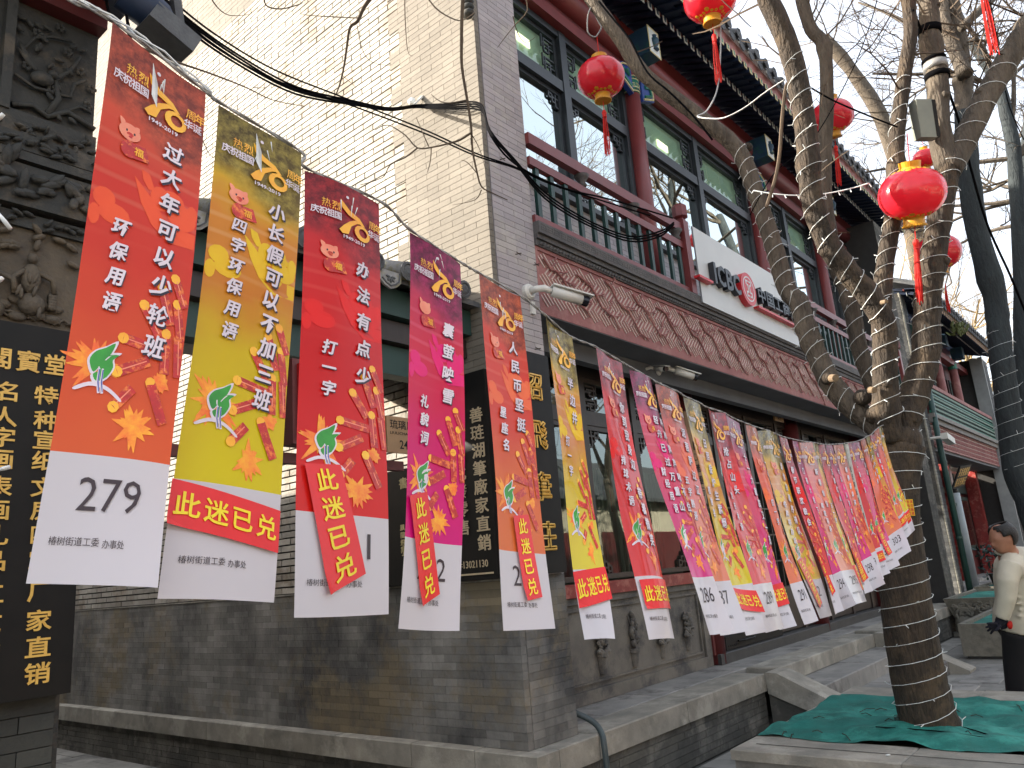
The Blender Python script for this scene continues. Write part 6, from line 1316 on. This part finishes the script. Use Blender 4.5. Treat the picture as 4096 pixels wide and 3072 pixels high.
# ================================================================ lanterns
def lantern(label, cx_, cy_, w, tilt=(0, 0), tas=True, tlen=.34, sc=1.0, cordto=None, shift=(0,0)):
    d = .40 * sc * FPX / w; t = thing('red_lantern', label, 'lantern', (0, 0, 0), 'red lanterns hanging in the trees')
    prof = []
    for i in range(17):
        a = math.pi * (i / 16); s_ = math.sin(a); prof.append((max(.2 * abs(s_) ** .78, .055), -.158 * math.cos(a)))
    b = MB().lathe(prof, (0,0,0), (0,0,1), 48, lobes=10, la=.030).build('body', lan_red, t, smooth=True)
    g = MB(); g.lathe([(.066, -.205), (.062, -.165), (.070, -.146), (.05, -.140)], (0,0,0), n=28)
    for k in range(28):
        a = 2*math.pi*k/28; g.blob((.066*math.cos(a), .066*math.sin(a), -.205), (.008,0,0), (0,.008,0), (0,0,.008), 5, 3)
    g.build('bottom_cap', lan_gold, t, smooth=False)
    g = MB().lathe([(.05, .140), (.070, .148), (.062, .165), (.066, .20)], (0,0,0), n=28); g.build('top_cap', lan_gold, t)
    g = MB()
    for sgn in (-1, 1):
        for k in range(18):
            a = 2*math.pi*k/18; rr, zz = (.105, -.137) if k % 3 == 0 else (.088, -.144)
            s2 = .019 if k % 3 == 0 else .013; n_ = Vector((math.cos(a)*.45, math.sin(a)*.45, sgn*.9)).normalized(); o = Vector((rr*math.cos(a), rr*math.sin(a), zz * -sgn * -1 if sgn < 0 else -zz))
            o.z = sgn * abs(zz) ; x = n_.orthogonal().normalized(); g.blob(o + n_*.004, x*s2, n_.cross(x)*s2, n_*.003, 8, 4)
    g.build('cloud_trim', lan_gold, t)
    if tas:
        MB().tube([(0,0,-.19), (0.004,0,-.30)], .003, 5).build('tassel_cord', tas_red, t)
        g = MB(); g.lathe([(.012, 0), (.020, -.02), (.016, -.05), (.02, -.06)], (0.004,0,-.29), n=10)
        for k in range(26):
            a = U_(0, 6.28); g.tube([(0.004 + .012*math.cos(a), .012*math.sin(a), -.34), (0.008 + .022*math.cos(a), .022*math.sin(a), -.34 - tlen*.5), (.012 + U_(.010,.028)*math.cos(a), U_(.010,.028)*math.sin(a), -.34 - tlen * U_(.85, 1.05))], .0028, 3)
        g.build('tassel', tas_red, t)
    MB().tube([(0,0,.19), (-.01,0,.38)], .003, 5).build('hanging_cord', tas_red, t)
    t.location = P(cx_, cy_, d); t.scale = (sc,) * 3
    t.rotation_euler = (math.radians(tilt[0]), math.radians(tilt[1]), U_(0, .3)); return t
lantern('round red lantern with gold caps hanging before the corner window by the brick pier', 2404, 312, 192, (3, -3))
lantern('red lantern cut off by the top edge, its tassel over the dentilled eaves', 2840, -5, 212, (4, -4))
lantern('largest red lantern, tilted, in front of the slim tree stem', 3648, 775, 250, (8, -16), tlen=.36)
lantern('red lantern half behind the pale limb above the eaves', 3330, 465, 162, (4, -14))
lantern('small far red lantern between two limbs', 3700, 634, 92, (4, -8), tas=False)
lantern('red lantern peeping from behind the thick right limb', 3752, 1010, 172, (4, -6), tas=False)
lantern('lantern above the frame with only its long pink tassel showing at the upper right', 3880, -285, 260, (0, -22), tlen=.42)
lantern('distant lantern hidden behind the trunk, a red sliver beside the leaning tree', 3886, 416, 60, (0, 0), tas=False)
lt = thing('loose_tassel', 'thin red tassel hanging against the white sky below the far lanterns', 'tassel', tuple(P(3790, 1140, 8)))
g = MB()
for k in range(16): a = U_(0, 6.28); g.tube([P(3782, 1133, 8), P(3786 + 5*math.cos(a), 1190, 8 + .02*math.sin(a)), P(3796 + 6*math.cos(a), U_(1235, 1252), 8 + .02*math.sin(a))], .004, 3)
g.build('strands', tas_red, lt)
# lamp box and bands on the forked limb
lbx = thing('lamp_box', 'grey green metal junction box strapped to the forked limb', 'box', tuple(P(3690, 480, 5.2)))
o = P(3692, 482, 5.25); v1 = (P(3650, 408, 5.2) - P(3672, 560, 5.2)) * .5; h1 = RT * .055
MB().obox(o, h1, v1, fw * .05).build('case', metal_g, lbx); MB().obox(o + RT*.06 - fw*.0, RT*.012, v1*.97, fw*.052).build('case_edge', black_l, lbx)
bn = thing('trunk_straps', 'rubber straps and tape wound round the forked limb above the metal box', 'strap', tuple(P(3740, 350, 5.3)))
q, r = LQ['forked_top_limb']
for k, (i, mt, w) in enumerate(((13, wire_k, .05), (9, wire_s, .05), (8, wire_k, .035), (10, wire_k, .02))):
    a = q[min(i, len(q)-2)]; b = q[min(i, len(q)-2)+1]; dd = (b - a).normalized(); MB().tube([a, a + dd*w], r[min(i, len(r)-1)] * 1.16, 16).build('strap', mt, bn, smooth=True)
# ================================================================ cameras
def cctv(label, base, head, d, s=1.0):
    t = thing('security_camera', label, 'camera', tuple(base), 'wall mounted security cameras'); base, head = Vector(base), Vector(head); d = Vector(d).normalized()
    MB().lathe([(.062*s, 0), (.062*s, .03*s), (.05*s, .045*s)], base, (0,-1,0), 20).build('base', cctv_w, t, smooth=False)
    e = base + Vector((.0, -.10*s, .0)); MB().tube([base + Vector((0,-.04*s,0)), e, (e + head)/2 + Vector((0,0,.015)), head], [.03*s, .026*s, .028*s, .022*s], 12).build('arm', cctv_w, t, smooth=True)
    up = Vector((0,0,1)); sd_ = d.cross(up).normalized(); uu = sd_.cross(d).normalized(); c0 = head + d*.13*s
    MB().tube([head, head + d*.25*s], .042*s, 16).build('body', cctv_w, t, smooth=True)
    MB().obox(c0 + uu*.045*s + d*.03*s, d*.17*s, sd_*.05*s, uu*.006*s).build('sun_shield', cctv_w, t)
    MB().tube([head + d*.252*s, head + d*.30*s], .041*s, 16).build('lens_hood', cctv_k, t)
    mb = MB().box(base.x + .02*s, base.x + .065*s, base.y - .02*s, base.y, base.z - .17*s, base.z - .07*s); mb.build('junction_box', cctv_w, t)
cctv('white bullet camera with black lens hood on the brick corner beside the frieze', (4.50, FY - .002, 3.69), (4.58, 3.28, 3.665), (.72, -.42, -.20), 1.0)
cctv('white camera with flat shield under the balcony soffit above the wooden plaque', (7.02, 3.80, 3.52), (7.08, 3.62, 3.49), (.75, -.45, -.25), .85)
cctv('second camera under the soffit, left of the shielded one', (6.78, 3.84, 3.50), (6.82, 3.70, 3.49), (-.3, -.7, -.2), .6)
# nails, hook and gold lamp on pier
pf_ = thing('wall_nails', 'rusty nails and small hooks sticking out of the grey pier', 'nails', (4.5, 3.45, 3.24))
mb = MB()
for (x, z) in ((4.538, 3.242), (4.40, 3.98), (4.62, 3.95), (4.30, 4.75)): mb.tube([(x, FY, z), (x + .01, FY - .05, z - .004)], .004, 5); mb.tube([(x - .015, FY - .02, z + .01), (x + .03, FY - .03, z - .01)], .003, 4)
mb.build('nail', bark, pf_)
# ================================================================ tree planter with green net
plt_ = thing('tree_planter', 'stone kerbed tree planter covered with wrinkled green shade net', 'planter', (6.0, .6, 0))
KX0, KX1, KY1, KY0 = 4.785, 7.19, 2.41, -1.6
ix0, ix1 = 5.18, 6.775
y = KY1
for k, (a, b) in enumerate(((2.41, 1.42), (1.42, .35), (.35, -.7), (-.7, -1.6))): slab(KX0, ix0, b, a, .39, .452, plt_, 'kerb_top', stone, .0015); slab(KX0 + .05, ix0 - .05, b, a, .0, .385, plt_, 'kerb_side', stone_top, .001); slab(ix1, KX1, b, a, .39, .452, plt_, 'kerb_top', stone, .0015); slab(ix1 + .03, KX1 - .06, b, a, .0, .385, plt_, 'kerb_side', stone_top, .001)
for a, b in ((ix0 + .002, 6.0), (6.0, ix1 - .002)): slab(a, b, 2.06, KY1, .39, .450, plt_, 'kerb_top', stone, .001); slab(a, b, 2.1, KY1 - .04, .0, .385, plt_, 'kerb_side', stone_top, .001)
MB().box(ix0, ix1, KY0, 2.1, .0, .41).build('soil', litter, plt_)
MB().box(KX0 + .17, KX0 + .176, KY0, KY1 - .1, .4535, .4555).build('kerb_groove', joint, plt_)
mb = MB(); nx_, ny_ = 44, 84
def nz_(x, y): return .455 + .018*math.sin(x*5 + y*2.3) * math.sin(y*3.1 - x) + .010*math.sin(x*17 + y*9) + .007*math.sin(y*23 - x*11) + .05*math.exp(-((x-5.62)**2 + (y-1.6)**2) * 9)
for j in range(ny_ + 1):
    for i in range(nx_ + 1):
        x = ix0 - .02 + (ix1 - ix0 + .03) * i / nx_; y = KY0 + (KY1 - .02 - KY0) * j / ny_
        if i in (0, nx_): x += .03 * math.sin(y * 9)
        if j == ny_: y += .02 * math.sin(x * 11)
        mb.v.append((x, y, max(nz_(x, y), .456 if (y > 2.05 or x < ix0 + .02 or x > ix1 - .02) else .40)))
for j in range(ny_):
    for i in range(nx_): a = j*(nx_+1) + i; mb.f.append((a, a+1, a+nx_+2, a+nx_+1)); mb.m.append(0)
mb.build('shade_net', net, plt_, smooth=True)
mb = MB()
for k in range(26):
    x, y = U_(5.2, 6.7), U_(.2, 2.3); p = Vector((x, y, nz_(x, y) + .004)); a = U_(0, 6.28); q = p + Vector((math.cos(a), math.sin(a), 0)) * U_(.05, .16); q.z = nz_(q.x, q.y) + .006; mb.tube([p, (p + q)/2 + Vector((0,0,.012)), q], .003, 4)
mb.build('wire_staples', bark, plt_)
wr = thing('wire_loop', 'black wire loop lying on the green net right of the trunk', 'wire', (5.6, 1.3, .47))
mb = MB(); mb.tube(smooth([Vector((5.42, 1.72, .50)), Vector((5.45, 1.38, .49)), Vector((5.42, 1.08, .475)), Vector((5.62, 1.22, .475)), Vector((5.75, 1.42, .48))], 5), .004, 5); mb.build('wire', wire_k, wr)
pg = thing('net_peg', 'short dark green peg standing in the net left of the trunk', 'peg', tuple(on(3595, 2915, 'z', .46)))
o = on(3595, 2915, 'z', .46); MB().tube([o, o + Vector((0,0,.07))], .018, 8).build('post', green_dk, pg)
lf = thing('litter_scrap', 'crumpled white scrap on the planter kerb', 'litter', tuple(on(3552, 3020, 'z', .455)))
o = on(3552, 3020, 'z', .458); MB().blob(o, (.012,-.01,0), (.004,.008,0), (0,0,.005), 8, 4).build('paper', whitep, lf)
# hose over the platform edge
hs = thing('drain_hose', 'slate coloured hose bending from the brick corner over the ledge to the ground', 'hose', (4.68, 3.3, 0))
MB().tube(smooth([Vector((4.67, 3.62, .66)), Vector((4.69, 3.55, .64)), Vector((4.74, 3.40, .57)), Vector((4.73, 3.32, .50)), Vector((4.70, 3.285, .40)), Vector((4.71, 3.28, .0))], 6), .021, 12).build('pipe', hose_m, hs, smooth=True)
# ================================================================ stone troughs
def trough(label, x, y, wx, wy, h, legs=False):
    t = thing('stone_trough', label, 'planter', (x, y, 0), 'stone flower troughs along the street'); z0 = .05 if not legs else .30; mb = MB(); i_ = .07
    xa, xb, ya, yb = x, x + wx, y - wy, y; s_ = .10 if legs else .0
    o = [(xa + s_, ya + s_), (xb - s_, ya + s_), (xb - s_, yb - s_), (xa + s_, yb - s_)]; u = [(xa, ya), (xb, ya), (xb, yb), (xa, yb)]; n_ = [(xa + i_, ya + i_), (xb - i_, ya + i_), (xb - i_, yb - i_), (xa + i_, yb - i_)]
    mb.raw([(a, b, z0) for a, b in o] + [(a, b, h) for a, b in u] + [(a, b, h) for a, b in n_] + [(a, b, h - .05) for a, b in n_], [(3,2,1,0)] + [(k, (k+1)%4, 4+(k+1)%4, 4+k) for k in range(4)] + [(4+k, 4+(k+1)%4, 8+(k+1)%4, 8+k) for k in range(4)] + [(8+k, 8+(k+1)%4, 12+(k+1)%4, 12+k) for k in range(4)]); mb.build('basin', carve_w, t)
    MB().box(xa + i_, xb - i_, ya + i_, yb - i_, h - .055, h - .045).build('net_cover', net, t)
    if legs:
        for yy in (yb - .25, ya + .25):
            mb = MB(); mb.tube(smooth([Vector((x + .25, yy, .0)), Vector((x + .2, yy, .10)), Vector((x + .12, yy, .20)), Vector((x + .25, yy, .30))], 4), [.16]*13, 10); mb.tube([(x + .12, yy + .14, .12), (x + .12, yy - .14, .12)], .09, 12); mb.build('volute_leg', carve_w, t, smooth=True)
        MB().box(xa + .05, xa + .45, ya + .05, yb - .05, 0, .07).build('foot_slab', carve_w, t)
        mb = MB()
        for k in range(60): leaf(mb, (xa + .045 + .0, U_(ya + .12, yb - .12), U_(z0 + .08, h - .08)), (0, U_(-1,1), U_(-1,1)), (-1, 0, -.2), .12, .05, .02)
        mb.build('carving', carve_w, t, kind='stuff')
    else: MB().box(xa + .05, xb - .05, ya + .05, yb - .05, 0, .049).build('base', stone_dk, t)
trough('plain grey stone trough with green net top just behind the man', 12.4, 2.62, 3.2, 1.0, .47)
trough('carved stone trough on volute legs beyond the plain one', 15.3, 3.38, 2.6, .85, .62, True)
trough('farthest carved trough near the grey standpipe', 18.6, 3.5, 2.0, .8, .62, True)
# ================================================================ warning tag
wt = thing('warning_tag', 'yellow tag with eight red warning characters hung from the wrapped trunk', 'sign', tuple(P(3640, 2020, 4.9)))
A, B_, Cc, Dd = P(3622, 1998, 4.88), P(3650, 1997, 4.9), P(3661, 2063, 4.9), P(3634, 2062, 4.88)
mb = MB(); mb.quad(A, B_, Cc, Dd); n_ = (B_ - A).cross(Dd - A).normalized(); n_ = n_ if n_.dot(CAM - A) > 0 else -n_
mb.raw([A, B_, Cc, Dd] + [p - n_*.002 for p in (A, B_, Cc, Dd)], [(0,4,5,1),(1,5,6,2),(2,6,7,3),(3,7,4,0),(7,6,5,4)]); mb.build('card', yellow_s, wt)
bl = lambda u, w, t=0: (A*(1-u)*(1+w) + B_*u*(1+w) + Cc*u*(-w) + Dd*(1-u)*(-w)) + n_*.0012
mb = MB()
for k, ch in enumerate('请勿触摸'): put(mb, ch, .72, -.14 - k*.24, .38, .2, bl, em=1)
for k, ch in enumerate('有电危险'): put(mb, ch, .27, -.14 - k*.24, .38, .2, bl, em=1)
mb.build('warning_characters', letter_rd, wt); MB().tube([A, A + Vector((0,0,.05)), P(3600, 1995, 5.0)], .0015, 4).build('string', wire_w, wt)
# near crystal light drops at the left edge
for k, (a, b, a2, b2) in enumerate(((-6, 855, 42, 915), (-8, 480, 14, 455), (-8, 1880, 38, 1868), (-10, 1130, 10, 1110))):
    t = thing('light_drop', ['clear plastic light drop poking in at the left edge, largest', 'clear plastic light drop at the left edge near the bird carving', 'clear plastic light drop over the gold characters at the left edge', 'clear plastic light drop at the left edge by the carved figures'][k], 'light', tuple(P(a, b, .8)), 'clear icicle lights at the left edge')
    MB().tube([P(a, b, .8), P((a+a2)/2, (b+b2)/2, .8), P(a2, b2, .8)], [.0016, .0024, .0022], 8).build('drop', clear_m, t, smooth=True)
# ================================================================ the man
def remesh(mb, name, mt, parent, vox=.012, sm=6):
    o = mb.build(name, mt, parent); m_ = o.modifiers.new('r', 'REMESH'); m_.mode = 'VOXEL'; m_.voxel_size = vox
    s_ = o.modifiers.new('s', 'SMOOTH'); s_.iterations = sm; s_.factor = .5
    dg = bpy.context.evaluated_depsgraph_get(); me = bpy.data.meshes.new_from_object(o.evaluated_get(dg)); o.modifiers.clear(); o.data = me
    me.polygons.foreach_set('use_smooth', [True] * len(me.polygons)); me.materials.clear(); me.materials.append(mt); return o
man = thing('person', 'man in a cream jacket and black trousers stooping past the troughs with a gloved hand', 'person', (7.62, 1.28, 0))
Dm = 6.35
pp = lambda x, y, dz=0: P(3500 + x/1.844, 2000 + y/1.844, Dm + dz)
V = Vector
head = pp(938, 282); neck = pp(975, 385, .02); fwd = (pp(800, 300) - pp(940, 260)).normalized()
hip = V((7.62, 1.22, .84)); hipL = pp(1055, 950, .0); 
mb = MB()
hu = (V((0,0,1)) - fwd*.15).normalized(); hf = (-RT*.92 - V((0,0,.32)) - fw*.1).normalized(); hs_ = hf.cross(hu).normalized()
hu = hs_.cross(hf).normalized(); hu = hu if hu.z > 0 else -hu
mb.blob(head, hf*.098, hs_*.078, hu*.115, 20, 14)
mb.blob(head + hf*.045 - hu*.055, hf*.055, hs_*.055, hu*.06, 14, 10)           # jaw
mb.blob(head + hf*.105 - hu*.018, hf*.022, hs_*.014, hu*.026, 10, 8)           # nose
for s_ in (-1, 1):
    mb.blob(head + hs_*.078*s_ - hf*.008 - hu*.012, hf*.018, hs_*.010, hu*.030, 10, 8)   # ear
    mb.blob(head + hs_*.032*s_ + hf*.088 + hu*.022, hf*.012, hs_*.020, hu*.008, 8, 6)     # brow
mb.blob(head + hf*.092 - hu*.060, hf*.010, hs_*.024, hu*.008, 8, 6)
mb.tube([head - hu*.06 - hf*.02, neck], [.058, .064], 16)
tor = [neck, pp(1075, 520, .02), pp(1110, 720, .04), pp(1105, 930, .04)]
mb.tube(tor, [.08, .14, .14, .12], 20)
ft = lambda x, y: V((x, y, .0))
kneeN = pp(1045, 1210, -.03); footN = V((pp(1040, 1500).x, pp(1040, 1500).y, .05)); kneeF = pp(1090, 1200, .12); footF = V((footN.x + .1, footN.y - .15, .05))
for a, k_, f_ in ((pp(1080, 960, .0), kneeN, footN), (pp(1095, 960, .08), kneeF, footF)):
    mb.tube([a, k_, f_ + V((0,0,.05))], [.095, .065, .045], 12); mb.blob(f_ - RT*.06, RT*.13, fw*.05, V((0,0,.045)), 10, 6)
sh_l = pp(1010, 470, -.12); el_l = pp(975, 700, -.17); wr_l = pp(930, 880, -.14)
mb.tube([sh_l, el_l, wr_l], [.06, .045, .032], 14)
remesh(mb, 'body', skin_m, man, .014, 4)
mb = MB()
mb.blob(head - hf*.02 + hu*.022, hf*.100, hs_*.087, hu*.108, 20, 14)
hair = mb
o = hair.build('hair', hair_m, man, smooth=True)
me = o.data; import bmesh
bm_ = bmesh.new(); bm_.from_mesh(me)
dl = [v for v in bm_.verts if (v.co - head).dot(hf) > .058 or ((v.co - head).dot(hu) < .0 and (v.co - head).dot(hf) > -.01) or (v.co - head).dot(hu) < -.065 or ((v.co - (head + hu*.12 - hf*.02)).length < .048)]
bmesh.ops.delete(bm_, geom=dl, context='VERTS'); bm_.to_mesh(me); bm_.free(); sl = o.modifiers.new('th', 'SOLIDIFY'); sl.thickness = .012
mb = MB()   # jacket: torso, collar, left sleeve in one surface
mb.tube([pp(985, 395, .02), pp(1030, 430, .03), pp(1080, 560, .03), pp(1110, 740, .05), pp(1100, 870, .05), pp(1100, 950, .05)], [.075, .165, .205, .215, .225, .225], 24)
mb.blob(pp(1020, 480, -.09), RT*.09, fw*.10, V((0,0,.10)), 14, 10)
mb.tube([pp(1000, 470, -.12), pp(975, 600, -.17), pp(972, 720, -.18), pp(935, 870, -.16)], [.088, .080, .070, .056], 16)
mb.tube([pp(1150, 480, .3), pp(1190, 700, .34), pp(1120, 890, .3)], [.085, .075, .055], 14)
for k in range(7): a = pp(955 + U_(0, 40), 540 + k*48, -.205); mb.blob(a, RT*.05, fw*.008, (RT*.3 + UP).normalized()*.010, 8, 5)
for k in range(7): a = pp(1060 + U_(0, 40), 580 + k*46, -.12); mb.blob(a, RT*U_(.05,.08), fw*.012, (RT*U_(-.6,.6) + UP).normalized()*.012, 8, 5)
remesh(mb, 'jacket', jacket_m, man, .012, 5)
mb = MB(); ring = [neck + (RT*math.cos(a*.449)*.075 + fw*math.sin(a*.449)*.075) + V((0,0,.005)) - UP*.01 for a in range(15)]; mb.tube(ring, .018, 8, False); mb.build('collar', jacket_m, man, smooth=True)
mb = MB(); mb.tube([pp(1100, 860, .05), pp(1090, 1010, .05)], [.18, .18], 20)
for a, k_, f_ in ((pp(1060, 980, -.03), kneeN, footN), (pp(1100, 980, .10), kneeF, footF)): mb.tube([a, k_, f_ + V((0,0,.03))], [.125, .098, .085], 16)
remesh(mb, 'trousers', trouser_m, man, .014, 4)
def shoe(f_):
    mb = MB(); mb.blob(f_ - RT*.06 - V((0,0,.01)), RT*.15, fw*.055, V((0,0,.045)), 12, 8); return mb
for f_ in (footN, footF): shoe(f_).build('shoe', black_l, man, smooth=True)
mb = MB(); pc = pp(905, 925, -.14)
mb.blob(pp(910, 915, -.14), (-RT*.9 - UP*.3).normalized()*.055, fw*.022, UP*.034, 12, 8)
mb.tube([pp(945, 865, -.15), pp(915, 905, -.14)], [.044, .036], 12)
for k, (dx, dy, L_) in enumerate(((-66, -4, 1), (-74, 16, 1.0), (-60, 34, .95), (-36, 46, .85))):
    a = pp(888 + k*6, 912 + k*9, -.15 + k*.012); b_ = pp(888 + dx*.6, 912 + k*9 + dy*.6, -.16 + k*.012); c2 = pp(888 + dx, 916 + k*9 + dy, -.14 + k*.012); mb.tube([a, b_, c2], [.0125, .0115, .009], 8)
mb.tube([pp(925, 925, -.18), pp(905, 952, -.19), pp(884, 966, -.18)], [.014, .012, .010], 8)
remesh(mb, 'left_glove', glove_m, man, .006, 3)
mb = MB(); mb.tube([pp(1000, 905, -.02), pp(985, 935, -.02)], [.038, .03], 10); mb.blob(pp(972, 925, -.03), RT*.045, fw*.02, UP*.03, 10, 8)
for k in range(4): mb.tube([pp(960, 912 + k*9, -.03), pp(940, 920 + k*9, -.03), pp(930, 932 + k*7, -.02)], [.011, .010, .008], 8)
mb.tube([pp(985, 905, -.05), pp(965, 900, -.06)], [.012, .010], 8)
remesh(mb, 'right_glove', glove_m, man, .006, 3)
rd = thing('red_pouch', 'small red object held between the gloved hands of the man', 'pouch', tuple(pp(998, 918, -.06)))
MB().blob(pp(1000, 922, -.07), RT*.028, fw*.015, UP*.034, 12, 8).build('pouch', tas_red, rd, smooth=True)
# a leafy pot plant by the far door, behind the man
fp = thing('potted_shrub', 'dark leafy shrub by the far doorway, just left of the man', 'plant', (20.5, 3.2, .5))
o = on(3985, 2240, 'y', 3.2); mb = MB()
for k in range(140): a = o + V((U_(-.3,.3), U_(-.3,.3), U_(-.35,.35))); leaf(mb, a, (U_(-1,1), U_(-1,1), U_(-1,1)), V((U_(-1,1), U_(-1,1), 1)).normalized(), .11, .05, .004)
mb.build('foliage', green_dk, fp); MB().lathe([(.14, 0), (.2, .3), (.2, .32)], (o.x, o.y, .5), n=14).build('pot', carve, fp)
MB().tube([V((o.x, o.y, .8)), o], .03, 6).build('stem', bark, fp)
# weeds on the far roof
rw = thing('roof_weeds', 'tuft of green weeds growing on the tiled eaves of the second building', 'weeds', tuple(P(3835, 1310, 19)), None)
mb = MB()
for k in range(90):
    a = P(3835 + U_(-32, 32), 1318 + U_(-18, 30), 19.5 + U_(-.3,.3)); leaf(mb, a, (U_(-1,1), U_(-1,1), 1), V((U_(-1,1), U_(-1,1), .3)).normalized(), .16, .05, .004)
mb.build('leaves', M('weed_green', (.10,.12,.03,1)), rw)
print('branches', CNT[0], 'objects', len(bpy.data.objects))
